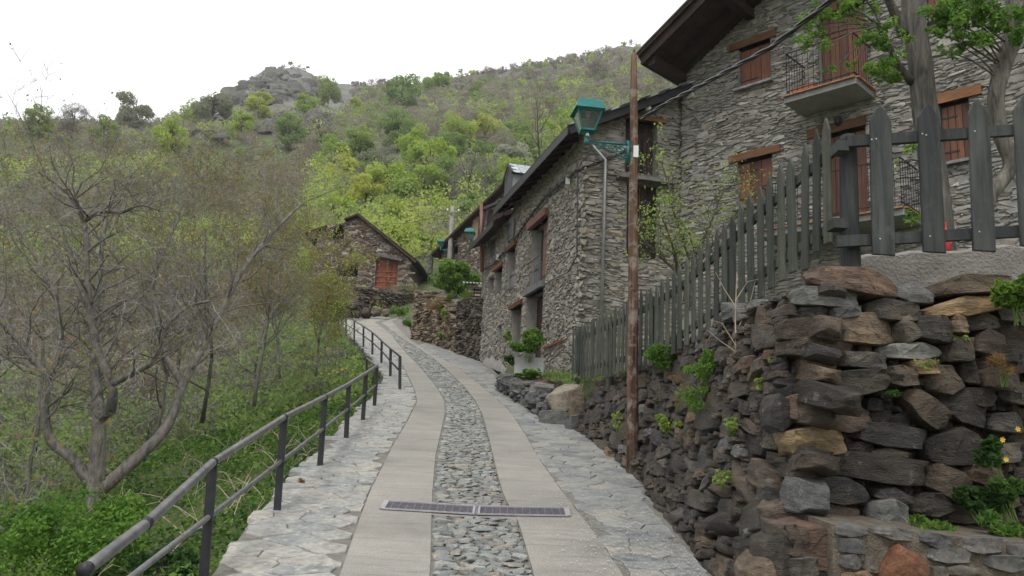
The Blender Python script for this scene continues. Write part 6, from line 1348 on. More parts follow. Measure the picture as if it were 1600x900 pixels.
# crags
rn = random.Random(9)
for lab, lst in (('long dark crag in the middle of the hillside below the peak', [(430, 190, 36, 18), (455, 186, 40, 20), (482, 186, 40, 24), (512, 188, 40, 24), (540, 192, 36, 20), (560, 196, 26, 16), (495, 198, 40, 18)]), ('lower left broken crag with a pale ledge', [(395, 200, 30, 14), (415, 204, 30, 14), (322, 212, 30, 14), (345, 216, 28, 12), (300, 208, 26, 12)])):
    b = march(lst[0][0], lst[0][1], 60); root = thing('rock_outcrop', lab, 'rock outcrop', tuple(b))
    for (px, py, w, h) in lst:
        p = march(px, py + h * .4, 60); s = p.y / F_PX
        for q in range(4): place_part('rock', rock_me(rn.randrange(8), 'slab', M['rock']), root, frame_matrix(p + Vector((rn.uniform(-.4, .4) * w * s, rn.uniform(-1, 1), rn.uniform(-.1, .5) * h * s)), Vector((1, rn.uniform(-.3, .3), rn.uniform(-.15, .15))).normalized(), Vector((0, -1, 0)), Vector((0, 0, 1)), (w * s * rn.uniform(.5, 1), w * s * .6, h * s * rn.uniform(.5, 1))))
rk_pk = thing('rocky_peak', 'bare rocky summit on the left part of the skyline', 'rocky peak', tuple(march(400, 150, 150)))
for i in range(240):
    px = rn.uniform(285, 520); t = (px - 400) / 120; sky = float(np.interp(px, SKY_C, SKY_P)); py = sky + rn.uniform(.5, 55 * max(.12, 1 - abs(t)) + 8); p = march(px, py, 150); w = rn.uniform(2.5, 7)
    if math.hypot(p.x, p.y) < 190: continue
    place_part('rock', rock_me(rn.randrange(8), 'slab' if rn.random() < .6 else 'round', M['rock']), rk_pk, Matrix.Translation(p) @ Matrix.Rotation(rn.uniform(0, 6.28), 4, 'Z') @ Matrix.Rotation(rn.uniform(-.5, .5), 4, 'X') @ Matrix.Diagonal((w, w * .7, w * rn.uniform(.4, .75), 1)))

# ---- branching trees
def grow(tk, tw, tips, p, d, L, r, lvl, rn, up=.1, twist=.35, maxl=4, kids=(5, 7), gr=.62, droop=0.0):
    n = 5 if lvl < 2 else (4 if lvl < maxl else 3); pts = [p.copy()]; rr = [r]; dd = d.normalized()
    for i in range(n):
        dd = (dd + Vector((rn.gauss(0, twist), rn.gauss(0, twist), rn.gauss(0, twist) + up - droop * lvl)) * .62).normalized(); pts.append(pts[-1] + dd * (L / n)); rr.append(r * (1 - .72 * (i + 1) / n))
    (tk if r > .012 else tw).tube(pts, rr, 7 if r > .04 else (5 if r > .012 else 3), caps=False)
    if lvl >= maxl: tips.extend(pts[1:]); return
    k = rn.randint(*kids)
    for i in range(k):
        t = rn.uniform(.25, 1.0); j = min(n - 1, int(t * n)); q = pts[j].lerp(pts[j + 1], t * n - j); base = (pts[j + 1] - pts[j]).normalized(); o = base.orthogonal().normalized(); o.rotate(Matrix.Rotation(rn.uniform(0, 6.28), 3, base)); a = rad(rn.uniform(25, 62)); nd = base * math.cos(a) + o * math.sin(a)
        grow(tk, tw, tips, q, nd, L * gr * rn.uniform(.75, 1.2), max(.0028, rr[j] * rn.uniform(.42, .62)), lvl + 1, rn, up, twist, maxl, kids, gr, droop)
def limb(tk, pts, r0, r1, n=8):
    P = [at(*p) for p in pts]; f = []
    for i in range(len(P) - 1):
        a, b, c, d = P[max(0, i - 1)], P[i], P[i + 1], P[min(len(P) - 1, i + 2)]
        for t in (0, .34, .67): f.append(.5 * ((2 * b) + (c - a) * t + (2 * a - 5 * b + 4 * c - d) * t * t + (3 * b - a - 3 * c + d) * t ** 3))
    f.append(P[-1]); k = len(f); R_ = [r0 + (r1 - r0) * (i / (k - 1)) ** .8 for i in range(k)]; tk.tube(f, R_, n, caps=True); return f, R_
def sprout(tk, tw, tips, f, R_, rn, every, L, start=.2, up=.1, maxl=4, kids=(4, 6), twist=.4, bias=None):
    k = len(f)
    for i in range(int(k * start), k):
        for _ in range(every):
            t = f[min(i + 1, k - 1)] - f[max(i - 1, 0)]; t.normalize(); o = t.orthogonal().normalized(); o.rotate(Matrix.Rotation(rn.uniform(0, 6.28), 3, t)); d = t * rn.uniform(.2, .9) + o + Vector((0, 0, .25))
            if bias: d += bias
            grow(tk, tw, tips, f[i], d, L * rn.uniform(.6, 1.2), min(.018, R_[i] * .45), 2, rn, up, twist, maxl, kids)
def finish_tree(root, tk, tw, tips, leafn, leafs, mats, bark='bark_grey', twig='twig', jit=.04):
    tk.build('trunk', M[bark], root, smooth=True); tw.build('twigs', M[twig], root)
    if leafn and tips:
        T = np.array([tuple(t) for t in tips]); rng = np.random.default_rng(len(tips))
        for mt, fr_ in mats:
            n = int(leafn * fr_); c = T[rng.integers(0, len(T), n)] + rng.normal(size=(n, 3)) * jit; leaf_obj('leaves', M[mt], c, rng.uniform(.6, 1.2, n) * leafs, rng.random(n), root)
rn = random.Random(77)
b0 = at(150, 775, 11); root = thing('walnut_tree', 'large many limbed bare tree in the left foreground below the railing', 'tree', tuple(b0)); tk, tw, tips = MB(), MB(), []
g0 = H1(b0.x, b0.y)
f0, R0 = limb(tk, [(150, 800, 11), (150, 765, 11), (152, 720, 11), (155, 660, 11), (150, 600, 11.1), (146, 530, 11.2), (152, 460, 11.4), (160, 380, 11.6), (172, 310, 11.8)], .15, .02, 10)
f1, R1 = limb(tk, [(157, 650, 11), (173, 640, 10.8), (174, 600, 10.6), (152, 545, 10.5), (140, 480, 10.5), (136, 420, 10.4), (131, 345, 10.4), (104, 300, 10.3), (60, 268, 10.2)], .085, .018, 9)
f2, R2 = limb(tk, [(147, 765, 11), (112, 715, 10.9), (80, 690, 10.8), (70, 640, 10.7), (73, 590, 10.6), (40, 545, 10.5), (5, 505, 10.4), (-30, 470, 10.3)], .085, .028, 9)
f3, R3 = limb(tk, [(155, 768, 11), (215, 715, 11.1), (262, 665, 11.3), (286, 600, 11.5), (322, 535, 11.8), (345, 490, 12), (378, 425, 12.2), (425, 365, 12.5), (470, 320, 12.8)], .095, .02, 9)
f4, R4 = limb(tk, [(174, 600, 10.6), (205, 585, 10.4), (242, 560, 10.3), (258, 515, 10.2), (292, 480, 10.1), (330, 470, 10)], .05, .015, 7)
f5, R5 = limb(tk, [(131, 345, 10.4), (160, 330, 10.3), (190, 332, 10.2), (220, 320, 10), (250, 330, 10)], .04, .012, 6)
f6, R6 = limb(tk, [(73, 590, 10.6), (95, 540, 10.9), (88, 470, 11.1), (60, 410, 11.2), (30, 360, 11.3)], .055, .015, 7)
f7, R7 = limb(tk, [(286, 600, 11.5), (262, 560, 11.8), (245, 500, 12.0), (240, 440, 12.2), (262, 380, 12.3), (285, 330, 12.5)], .06, .015, 7)
for f, R_, L, st, ev in ((f0, R0, 1.0, .45, 2), (f1, R1, 1.0, .35, 2), (f2, R2, 1.0, .4, 2), (f3, R3, 1.0, .4, 2), (f4, R4, .8, .2, 2), (f5, R5, .8, .1, 2), (f6, R6, .9, .2, 2), (f7, R7, .9, .2, 2)): sprout(tk, tw, tips, f, R_, rn, ev, L, st, .06, 4, (4, 5))
print('walnut tris', len(tk.f) + len(tw.f), len(tips)); finish_tree(root, tk, tw, tips, 3800, .022, (('leaf_bronze', .35), ('leaf_olive', .65)))
def bare_tree(px, py, Y, H, seed, lab, leafn, mats, maxl=4, kids=(4, 6), lean=(0, 0), leafs=.03, bark='bark_grey', up=.15, name='bare_tree', twig='twig', sp=.5):
    rn = random.Random(seed); b = at(px, py, Y); root = thing(name, lab, 'tree', tuple(b)); tk, tw, tips = MB(), MB(), []
    n = 6; pts = [b + Vector((0, 0, -.5))]; d = Vector((lean[0], lean[1], 1)).normalized()
    for i in range(n): d = (d + Vector((rn.gauss(0, .09), rn.gauss(0, .09), .05))).normalized(); pts.append(pts[-1] + d * ((H * .75 + .5) / n))
    r0 = H * .0105; R_ = [r0 * (1 - .8 * i / n) for i in range(n + 1)]; tk.tube(pts, R_, 8)
    for i in range(1, n + 1):
        for _ in range(3 if i > 1 else 1):
            a = rn.uniform(0, 6.28); grow(tk, tw, tips, pts[i], Vector((math.cos(a), math.sin(a), sp + i * .12)), H * .32 * rn.uniform(.7, 1.15), R_[i] * .55, 2, rn, up, .35, maxl, kids)
    finish_tree(root, tk, tw, tips, leafn, leafs, mats, bark, twig); return root
OB = (('leaf_bronze', .3), ('leaf_olive', .7))
bare_tree(400, 600, 18, 4.6, 201, 'bare tree with bronze new leaves beyond the railing left of the barn', 3900, OB, 5, (4, 5), (-.05, 0))
bare_tree(320, 620, 15.5, 4.3, 202, 'grey limbed bare tree with orange buds in the left middle distance', 3900, OB, 5, (4, 5), (.1, 0))
bare_tree(245, 650, 14.5, 4.4, 203, 'pale forked bare tree directly behind the right limb of the large foreground tree', 3300, OB, 5, (4, 4), (-.08, 0))
bare_tree(60, 660, 14, 4.5, 204, 'thin bare tree behind the left limb of the large foreground tree', 3600, OB, 5, (4, 4))
bare_tree(-40, 700, 12, 4.3, 205, 'bare tree cut by the left edge of the view', 500, OB, 5, (4, 4))
bare_tree(495, 565, 23, 3.4, 206, 'leafy bronze and yellow tree spilling over the bend of the railing', 5600, (('leaf_olive', .5), ('leaf_bronze', .2), ('leaf_spring', .3)), 5, (4, 4), (-.05, 0), .035)
bare_tree(150, 620, 19, 5.2, 207, 'hazy grey tree deep behind the large foreground tree', 3300, OB, 5, (4, 5))
bare_tree(400, 560, 27, 6.0, 208, 'tall twiggy tree behind the orange budded one', 3900, OB, 5, (4, 5), (0, 0), .04)
bare_tree(280, 560, 27, 6.4, 209, 'broad twiggy tree at the foot of the left hillside', 3900, OB, 5, (4, 5), (0, 0), .04)
bare_tree(440, 560, 19.5, 3.6, 212, 'dense olive leaved tree crowding the railing left of the bend', 7000, (('leaf_olive', .8), ('leaf_bronze', .2)), 5, (4, 5), (0, 0), .032)
bare_tree(508, 540, 30, 2.5, 213, 'round twiggy olive tree right beside the far thin railing', 6000, (('leaf_olive', .6), ('leaf_spring', .4)), 5, (4, 4), (0, 0), .045)
bare_tree(845, 262, 62, 8.4, 210, 'tall slim leafless tree standing clear above the dormer', 0, (), 4, (3, 5), (0, 0), .05, 'bark_dark', .3, twig='bark_dark', sp=1.1)
bare_tree(20, 900, 8.2, 2.4, 211, 'thin grey sapling at the lower left edge', 250, OB, 4, (3, 4), (.1, 0))
# ---- plants
rng_t = np.random.default_rng(99)
M['leaf_herb'] = M.get('leaf_herb') or leaf_mat('light herb leaves', [(0.05, 0.13, 0.025), (0.14, 0.28, 0.045), (0.27, 0.43, 0.09)])
def herb(px, py, Y, rpx, hpx, n, leaf, mat, lab, name='plant', cat='plant', seed=0, stems=8, up=.35, asp=.5, flowers=0, ground_pt=None, group=None, lumps=7):
    rng = np.random.default_rng(seed + int(px)); c = at(px, py, Y); s = Y / F_PX; rx, rz = rpx * s, hpx * s; root = thing(name, lab, cat, (c.x, c.y, c.z - rz * .5), group=group)
    P, lt = lumpy(n, rx * .72, rz * .38, lumps, rng, .42); P[:, 1] *= .7; P += np.array(c); leaf_obj('leaves', M[mat], P, rng.uniform(.6, 1.3, n) * leaf, np.clip(lt + rng.uniform(0, .65, n), 0, 1), root, asp=asp, up=up)
    mb = MB(); rn_ = random.Random(seed)
    for i in range(stems):
        q = P[rn_.randrange(n)]; b = Vector((c.x + rn_.uniform(-.2, .2) * rx, c.y, c.z - rz * .55)); m_ = b.lerp(Vector(q), .5) + Vector((0, 0, rz * .1)); mb.tube([b, m_, Vector(q)], [leaf * .12, leaf * .09, leaf * .05], 4)
    mb.build('stem', M['leaf_mid'] if stems < 20 else M['bark_dark'], root)
    if flowers:
        fm_ = MB()
        for i in range(flowers):
            q = Vector((c.x + rn_.uniform(-.5, .5) * rx, c.y - .12, c.z + rn_.uniform(.1, .5) * rz)); 
            for k in range(6): a = k * math.pi / 3; e = Vector((math.cos(a), -.3, math.sin(a))) * .02; e2 = Vector((math.cos(a + .6), -.3, math.sin(a + .6))) * .016; fm_.add([q, q + e, q + e2], [(0, 1, 2)])
            fm_.lathe(q, [(.004, -.004), (.006, .004)], 5)
        fm_.build('flower', M['yellow'], root)
    return root
herb(115, 838, 7.8, 150, 130, 9500, .026, 'leaf_herb', 'lush bright green shrub in the lower left corner', 'shrub', 'shrub', 1, 30, .3, lumps=34)
herb(185, 800, 8.4, 62, 64, 2200, .026, 'leaf_herb', 'small bright shrub right of the lower left corner shrub', 'shrub', 'shrub', 2, 20, .2)
herb(260, 880, 7.4, 60, 60, 1800, .03, 'leaf_deep', 'dark green shrub under the near handrail', 'shrub', 'shrub', 3, 20, .2)
herb(710, 432, 36.5, 46, 66, 4600, .1, 'leaf_bright', 'dense bright green bush behind the ruined wall below the lanterns', 'bush', 'bush', 4, 30, .1, lumps=26)
herb(704, 478, 33.5, 22, 66, 1400, .09, 'leaf_grass', 'grass spilling down the end of the ruined wall', 'grass_tuft', 'grass', 5, 6, .0, .15)
herb(688, 474, 33.5, 24, 26, 500, .1, 'leaf_dry', 'straw coloured dry grass on the ruined wall', 'grass_tuft', 'grass', 51, 6, .0, .12)
herb(637, 505, 43, 11, 20, 400, .12, 'leaf_bright', 'grass tuft at the foot of the ruined wall', 'grass_tuft', 'grass', 6, 4, .0, .2)
herb(722, 463, 31, 26, 26, 900, .06, 'leaf_grass', 'green grass growing along the top of the dark wall by the long house', 'grass_tuft', 'grass', 63, 6, .0, .15)
herb(694, 505, 33, 20, 60, 700, .07, 'leaf_mid', 'green creeper hanging over the ruined wall end', 'plant', 'plant', 64, 6, .2, .4)
herb(626, 486, 50, 22, 12, 500, .14, 'leaf_bright', 'strip of green grass at the top of the lane', 'grass_tuft', 'grass', 61, 4, .0, .2)
herb(635, 452, 54, 30, 18, 700, .14, 'leaf_grey', 'pale grassy bank beside the barn door', 'grass_tuft', 'grass', 62, 4, .0, .2)
herb(828, 536, 17.9, 33, 56, 2000, .045, 'leaf_bright', 'green bush growing in the concrete planter box', 'bush', 'bush', 7, 18, .15, lumps=16)
herb(800, 562, 18.2, 16, 16, 240, .06, 'leaf_deep', 'trailing dark plant at the left end of the planter box', 'plant', 'plant', 8)
herb(826, 585, 17.2, 26, 20, 240, .085, 'leaf_bright', 'broad leaved green plant in the bed below the planter', 'plant', 'plant', 9, 5, .6)
herb(852, 602, 16.5, 26, 16, 900, .04, 'sedum', 'rust red sedum cushion on the stone bed', 'plant', 'plant', 10, 4, .3)
herb(797, 526, 19.5, 16, 30, 260, .05, 'leaf_mid', 'wispy climbing plant beside the low dark doorway', 'plant', 'plant', 11)
herb(1036, 556, 9.9, 36, 44, 700, .04, 'leaf_bright', 'ferny green plant on top of the dry stone wall behind the pole', 'plant', 'plant', 12, 10, .3, .3, lumps=12)
herb(1098, 572, 8.0, 44, 84, 1700, .024, 'leaf_herb', 'green leafy plant with a dandelion hanging on the dry stone wall', 'plant', 'plant', 13, 14, .1, .3, lumps=14)
herb(1092, 622, 7.9, 40, 50, 800, .022, 'leaf_herb', 'yellow green weed under the leafy plant on the wall', 'plant', 'plant', 14, 10, .1, .25)
herb(1045, 655, 8.7, 22, 50, 300, .026, 'leaf_spring', 'small lime weed on the dry stone wall right of the pole', 'plant', 'plant', 15)
herb(1150, 665, 6.8, 34, 50, 520, .02, 'leaf_mid', 'moss green creeping weed in the wall corner', 'plant', 'plant', 16)
herb(965, 655, 11.3, 10, 40, 100, .03, 'leaf_spring', 'tiny lime weed on the wall left of the pole', 'plant', 'plant', 17)
herb(1588, 450, 5.4, 52, 110, 1100, .036, 'leaf_bright', 'celandine with yellow flowers hanging at the right end of the upper wall', 'plant', 'plant', 18, 10, .35, .6, 3)
herb(1580, 740, 5.45, 56, 150, 900, .034, 'leaf_deep', 'dark leafy plant with small yellow flowers at the lower right edge', 'plant', 'plant', 19, 12, .35, .6, 3)
herb(1525, 780, 5.5, 34, 56, 220, .034, 'leaf_deep', 'small ivy like plant on the lower right of the wall', 'plant', 'plant', 20, 6, .4, .7)
herb(1578, 822, 5.3, 52, 40, 700, .03, 'leaf_bright', 'bright green weeds on top of the low mortared wall at right', 'plant', 'plant', 21, 6, .1, .25)
herb(1450, 822, 5.35, 54, 20, 420, .028, 'leaf_bright', 'thin row of weeds along the top of the low mortared wall', 'plant', 'plant', 22, 6, .1, .3)
herb(1498, 530, 5.62, 26, 16, 110, .018, 'leaf_mid', 'tiny fern in a joint of the upper dry stone wall', 'plant', 'plant', 23)
herb(1450, 568, 5.62, 30, 8, 90, .016, 'leaf_mid', 'thin moss line between wall stones', 'plant', 'plant', 24)
herb(1396, 616, 5.6, 24, 8, 90, .016, 'leaf_deep', 'dark moss patch below the long flat wall stone', 'plant', 'plant', 25)
herb(1567, 566, 5.5, 26, 70, 260, .05, 'leaf_dry', 'dry straw hanging from the wall under the celandine', 'dry_grass', 'dry grass', 26, 8, 0, .05)
herb(471, 752, 9.3, 7, 12, 120, .03, 'leaf_dry', 'small dry grass tuft on the flagstone edge by the second post', 'dry_grass', 'dry grass', 27, 3, 0, .1)
herb(865, 755, 9.95, 5, 9, 70, .02, 'leaf_bright', 'small green weed in the joint between track and flagstones', 'plant', 'plant', 28, 2, .1)
dn_ = thing('dandelion', 'single yellow dandelion on a long stem above the wall plant', 'flower', tuple(at(1126, 560, 8.3))); q = at(1122, 527, 8.3)
MB().tube([at(1128, 562, 8.3), at(1124, 545, 8.3), q], .003, 4).build('stem', M['leaf_mid'], dn_); MB().lathe(q, [(.008, -.008), (.03, .0), (.03, .008), (.01, .014)], 9, (Vector((1, 0, 0)), Vector((0, .5, .86)), Vector((0, -.86, .5)))).build('flower', M['yellow'], dn_)
# dry sapling by the fence
ds = thing('dry_sapling', 'pale dry leafless stem standing on the wall in front of the fence', 'dry stem', tuple(at(1150, 560, 7.2))); mb = MB()
mb.tube([at(1150, 562, 7.2), at(1149, 500, 7.2), at(1151, 425, 7.15)], [.008, .006, .003], 5)
for c_ in ([(1149, 470), (1168, 440), (1185, 436)], [(1150, 540), (1128, 505), (1110, 500)], [(1149, 520), (1170, 480), (1180, 440)], [(1150, 480), (1132, 452), (1118, 425)], [(1150, 550), (1122, 530), (1105, 515)]): mb.tube([at(x, y, 7.15) for x, y in c_], [.005, .003, .002], 4)
mb.build('stem', M['dry_twig'], ds)
herb(1060, 610, 8.3, 26, 60, 500, .022, 'leaf_dry', 'dry rust brown weeds hanging on the dry stone wall left of the leafy plant', 'dry_grass', 'dry grass', 31, 8, 0, .1)
herb(1195, 600, 6.5, 20, 40, 200, .016, 'leaf_spring', 'tiny lime weed high near the corner of the dry stone wall', 'plant', 'plant', 32)
herb(1215, 565, 6.3, 20, 14, 160, .016, 'leaf_mid', 'moss cushion under the top stones of the wall corner', 'plant', 'plant', 33)
herb(1130, 745, 6.7, 26, 40, 260, .018, 'leaf_mid', 'small creeping weed low on the long face of the wall', 'plant', 'plant', 34)
n = 7000; y_ = rng_t.uniform(14.3, 19, n); x_ = np.interp(y_, E_OR[0], E_OR[1]) + .25 + rng_t.random(n) * 2.2; z_ = Hgt(x_, y_) + rng_t.random(n) * .14
tag(leaf_obj('verge_weeds', M['leaf_mid'], np.stack([x_, y_, z_], 1), .045, rng_t.random(n), asp=.3), 'low weeds between the pale boulder and the long house', None, None, 'stuff')
# ---- ground cover of the left slope
rng = np.random.default_rng(12); n = 165000; y_ = 4 + 30 * rng.random(n) ** 1.4; dd = 13 * rng.random(n) ** 1.05; x_ = np.interp(y_, E_OL[0], E_OL[1]) - .12 - dd
ok = vnoise(x_, y_, .55, 4.4) + rng.normal(size=n) * .25 > -.5; x_, y_, dd = x_[ok], y_[ok], dd[ok]; z_ = Hgt(x_, y_) + rng.random(len(x_)) ** 1.6 * (.16 + .26 * np.clip(dd, 0, 1) * (vnoise(x_, y_, .8, 1.1) + .4).clip(0, 1)); nn = len(x_)
sz = rng.uniform(.6, 1.3, nn) * (.02 + .0014 * y_); tt = np.clip(vnoise(x_, y_, .9, 8.8) * .9 + .45 + rng.normal(size=nn) * .2, 0, 1)
h_ = int(nn * .62)
tag(leaf_obj('ground_cover', M['leaf_bright'], np.stack([x_, y_, z_], 1)[:h_], sz[:h_], tt[:h_], up=.4), 'bright green herbs covering the slope below the railing', None, None, 'stuff')
tag(leaf_obj('undergrowth', M['leaf_deep'], np.stack([x_, y_, z_], 1)[h_:int(h_ * 1.35)], sz[h_:int(h_ * 1.35)] * 1.2, tt[h_:int(h_ * 1.35)], up=.4), 'darker leafy undergrowth on the slope below the railing', None, None, 'stuff')
tag(leaf_obj('grass', M['leaf_grass'], np.stack([x_, y_, z_], 1)[int(h_ * 1.35):], sz[int(h_ * 1.35):] * 2.4, tt[int(h_ * 1.35):], asp=.07), 'long grass blades on the slope below the railing', None, None, 'stuff')
# terrace grass behind the fence
n = 9000; y_ = rng.uniform(6.9, 17, n); x_ = np.interp(y_, [6, 15.4], [3.0, 1.6]) + rng.random(n) * 6; z_ = Hgt(x_, y_) + rng.random(n) * .12
tag(leaf_obj('terrace_grass', M['leaf_mid'], np.stack([x_, y_, z_], 1), .05, rng.random(n), asp=.15), 'short grass on the terrace behind the picket fence', None, None, 'stuff')
n = 26000; y_ = rng.uniform(19, 48, n); dd = 16 * rng.random(n) ** 1.2; x_ = np.interp(y_, E_OL[0], E_OL[1]) - .3 - dd; z_ = Hgt(x_, y_) + rng.random(n) * .4
tag(leaf_obj('bank_growth', M['leaf_mid'], np.stack([x_, y_, z_], 1), rng.uniform(.05, .11, n), np.clip(rng.random(n) * .7 + vnoise(x_, y_, .5, 2.2) * .6, 0, 1), up=.25), 'green growth on the bank beyond the railing bend', None, None, 'stuff')
# shrubby mass filling the gully beneath the bare trees
Cs, Ss, Ts, Cb, Sb, Tb = [], [], [], [], [], []
for i in range(760):
    y = rng.uniform(13, 46); x = float(np.interp(y, E_OL[0], E_OL[1])) - (rng.uniform(4.2, 24) if y < 19 else rng.uniform(1.3, 22))
    if 800 + F_PX * x / y < -80: continue
    h = rng.uniform(.5, 1.7) * (1 if y < 19 else 1.3); n = 150; P, lt = lumpy(n, h * .8, h * .5, 6, rng, .45, h * .35); P += np.array([x, y, H1(x, y)])
    if rng.random() < .55: Cs.append(P); Ss.append(rng.uniform(.6, 1.2, n) * (.03 + .0018 * y)); Ts.append(np.clip(lt + rng.random(n) * .6, 0, 1))
    else: Cb.append(P); Sb.append(rng.uniform(.6, 1.2, n) * (.16 + .004 * y)); Tb.append(rng.random(n))
tag(leaf_obj('gully_scrub', M['leaf_mid'], np.concatenate(Cs), np.concatenate(Ss), np.concatenate(Ts)), 'olive scrub in the gully beneath the bare trees', None, None, 'stuff')
tag(leaf_obj('gully_brush', M['leaf_brush'], np.concatenate(Cb), np.concatenate(Sb), np.concatenate(Tb), asp=.045), 'tangled grey brown brush in the gully beneath the bare trees', None, None, 'stuff')
# bramble stems
mb = MB(); rn = random.Random(13)
for i in range(46):
    y = rn.uniform(7.5, 16); x = ex(E_OL, y) - rn.uniform(.25, 2.2); z = H1(x, y); a = rn.uniform(0, 6.28); L = rn.uniform(.4, 1.1); hh = rn.uniform(.2, .6); dx, dy = math.cos(a) * L, math.sin(a) * L
    pts = [Vector((x + dx * t, y + dy * t, z + hh * math.sin(t * 2.6) + rn.uniform(-.02, .02))) for t in (0, .2, .4, .6, .8, 1)]; mb.tube(pts, [.007, .006, .005, .004, .003, .002], 4)
    for q in range(2): j = rn.randrange(1, 5); mb.tube([pts[j], pts[j] + Vector((rn.uniform(-.2, .2), rn.uniform(-.2, .2), rn.uniform(.05, .25)))], [.004, .002], 3)
tag(mb.build('bramble_stems', M['dry_twig']), 'pale dry bramble stems arching over the green slope by the railing', None, None, 'stuff')
# yellow flowers far along the bank
mb = MB()
for (px, py) in ((520, 581), (527, 583), (534, 579), (514, 586), (541, 577), (502, 585)): p = at(px, py, 20); mb.lathe(p, [(.02, 0), (.035, .03), (.01, .04)], 6)
tag(mb.build('wild_flowers', M['yellow']), 'few yellow wild flowers on the bank before the railing bend', None, None, 'stuff')
# ---- the two trees in the garden on the right
def leafy(px, py, Y, r, n, rng): c = at(px, py, Y); s = Y / F_PX; P, lt = lumpy(n, r * s, r * s * .8, 5, rng, .5); return P + np.array(c), lt
def garden_tree(lab, limbs, clus, seed, leaf=.034, mat='leaf_herb', bark='bark', name='garden_tree'):
    b = at(*limbs[0][0][0]); root = thing(name, lab, 'tree', tuple(b)); tk = MB(); fs = []
    for pts, r0, r1 in limbs: fs += limb(tk, pts, r0, r1, 12 if r0 > .1 else 7)[0]
    rng = np.random.default_rng(seed); Ps, Ls = [], []; tw = MB(); rn = random.Random(seed)
    for (px, py, Y, r, n) in clus:
        n = int(n * 1.35); P, lt = leafy(px, py, Y, r, n, rng); Ps.append(P); Ls.append(lt); c = Vector(at(px, py, Y)); near = min(fs, key=lambda q: (q - c).length)
        tw.tube([near, near.lerp(c, .5) + Vector((0, 0, .05)), c], [.016, .01, .005], 5)
        for k in range(9): e = Vector(P[rn.randrange(n)]); tw.tube([c, c.lerp(e, .5) + Vector((0, 0, .02)), e], [.005, .003, .002], 3)
    tk.build('trunk', M[bark], root, smooth=True); tw.build('twigs', M[bark], root); P = np.concatenate(Ps); n = len(P); leaf_obj('leaves', M[mat], P, rng.uniform(.6, 1.25, n) * leaf, np.clip(np.concatenate(Ls) * 1.2 + rng.random(n) * .55, 0, 1), root, asp=.42, up=.25); return root
garden_tree('thick trunked garden tree standing behind the near pickets before the tall house', [([(1478, 450, 9), (1462, 300, 9), (1446, 180, 9), (1438, 100, 9), (1428, 30, 9), (1424, -60, 9)], .165, .13), ([(1425, 128, 9), (1402, 100, 8.9), (1388, 68, 8.8), (1376, 40, 8.7)], .06, .02), ([(1412, 55, 9), (1398, 20, 8.9), (1385, -10, 8.8), (1372, -50, 8.7)], .07, .04), ([(1424, 20, 9), (1448, -20, 9), (1480, -70, 9)], .08, .05)],
            [(1258, 40, 8.6, 12, 60), (1275, 18, 8.6, 24, 160), (1262, 62, 8.6, 18, 90), (1290, 72, 8.6, 12, 50), (1308, 8, 8.6, 22, 120), (1330, 22, 8.6, 26, 130), (1282, 45, 8.6, 16, 80), (1345, 60, 8.7, 16, 60), (1368, 55, 8.7, 20, 110), (1390, 80, 8.7, 26, 220), (1372, 104, 8.7, 22, 200), (1396, 116, 8.7, 22, 170), (1385, 40, 8.7, 20, 120), (1408, 60, 8.8, 16, 60), (1355, 5, 8.6, 28, 120), (1330, 100, 8.7, 10, 30), (1392, 255, 8.9, 16, 60), (1426, 232, 8.8, 16, 50), (1300, 110, 8.7, 10, 24), (1425, 340, 8.9, 14, 60)], 41)
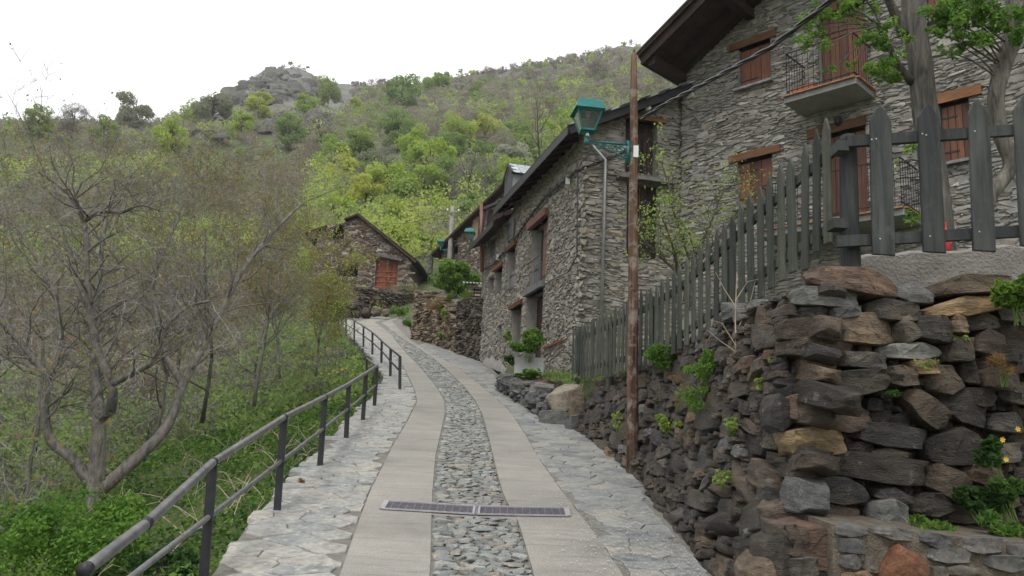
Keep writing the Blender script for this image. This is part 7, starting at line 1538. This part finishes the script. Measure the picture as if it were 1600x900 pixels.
garden_tree('second garden tree with a crooked trunk near the right edge', [([(1540, 330, 8.6), (1552, 300, 8.6), (1580, 258, 8.6), (1566, 215, 8.6), (1556, 160, 8.6), (1567, 105, 8.6), (1584, 55, 8.6), (1590, -10, 8.6), (1598, -70, 8.6)], .07, .11), ([(1580, 260, 8.6), (1600, 240, 8.5), (1640, 200, 8.4)], .06, .05)],
            [(1465, 20, 8.3, 24, 200), (1490, 40, 8.3, 30, 320), (1515, 25, 8.3, 30, 320), (1530, 55, 8.3, 26, 260), (1500, 70, 8.3, 22, 150), (1550, 20, 8.3, 28, 260), (1480, 5, 8.3, 26, 200), (1575, 35, 8.3, 24, 200), (1592, 55, 8.3, 22, 160), (1542, 5, 8.3, 26, 200), (1462, 50, 8.3, 14, 50), (1600, 10, 8.3, 26, 200), (1510, -5, 8.3, 30, 240), (1473, 77, 8.3, 10, 30)], 42)
# sapling with fresh leaves behind the fence
def sapling():
    rn = random.Random(55); b = at(1075, 470, 13.5); root = thing('young_tree', 'young tree with sparse fresh leaves behind the fence before the tall house corner', 'tree', tuple(b)); tk, tw, tips = MB(), MB(), []
    for pts in ([(1080, 480, 13.5), (1060, 430, 13.5), (1030, 400, 13.4), (1010, 380, 13.3), (1003, 350, 13.2)], [(1075, 470, 13.5), (1085, 400, 13.5), (1110, 350, 13.5), (1130, 300, 13.4), (1160, 285, 13.3)], [(1070, 470, 13.5), (1075, 400, 13.6), (1055, 340, 13.6), (1045, 290, 13.6), (1035, 260, 13.6)], [(1078, 440, 13.5), (1100, 400, 13.3), (1140, 350, 13.2), (1170, 320, 13.1)], [(1060, 430, 13.5), (1050, 380, 13.3), (1030, 330, 13.2)]):
        f, R_ = limb(tk, pts, .035, .008, 6); sprout(tk, tw, tips, f, R_, rn, 2, .45, .25, .15, 3, (2, 3))
    finish_tree(root, tk, tw, tips, 2100, .032, (('leaf_spring', .4), ('leaf_mid', .6)), 'bark_dark', 'bark_dark', .07)
sapling()
# ------------------------------------------------------------------ the damp spring air between here and the hill
hz = MB(); hz.box((0, 150, 60), (420, 330, 150)); ho = hz.build('haze', None)
hm = bpy.data.materials.new('haze'); hm.use_nodes = True; ht = hm.node_tree; ht.nodes.clear()
o_ = ht.nodes.new('ShaderNodeOutputMaterial'); v_ = ht.nodes.new('ShaderNodeVolumePrincipled'); v_.inputs['Color'].default_value = (0.93, 0.95, 1.0, 1); v_.inputs['Density'].default_value = 0.0004; v_.inputs['Anisotropy'].default_value = 0.2
ht.links.new(v_.outputs[0], o_.inputs['Volume']); ho.data.materials.append(hm); tag(ho, 'thin pale haze over the valley and hillside', None, None, 'stuff')
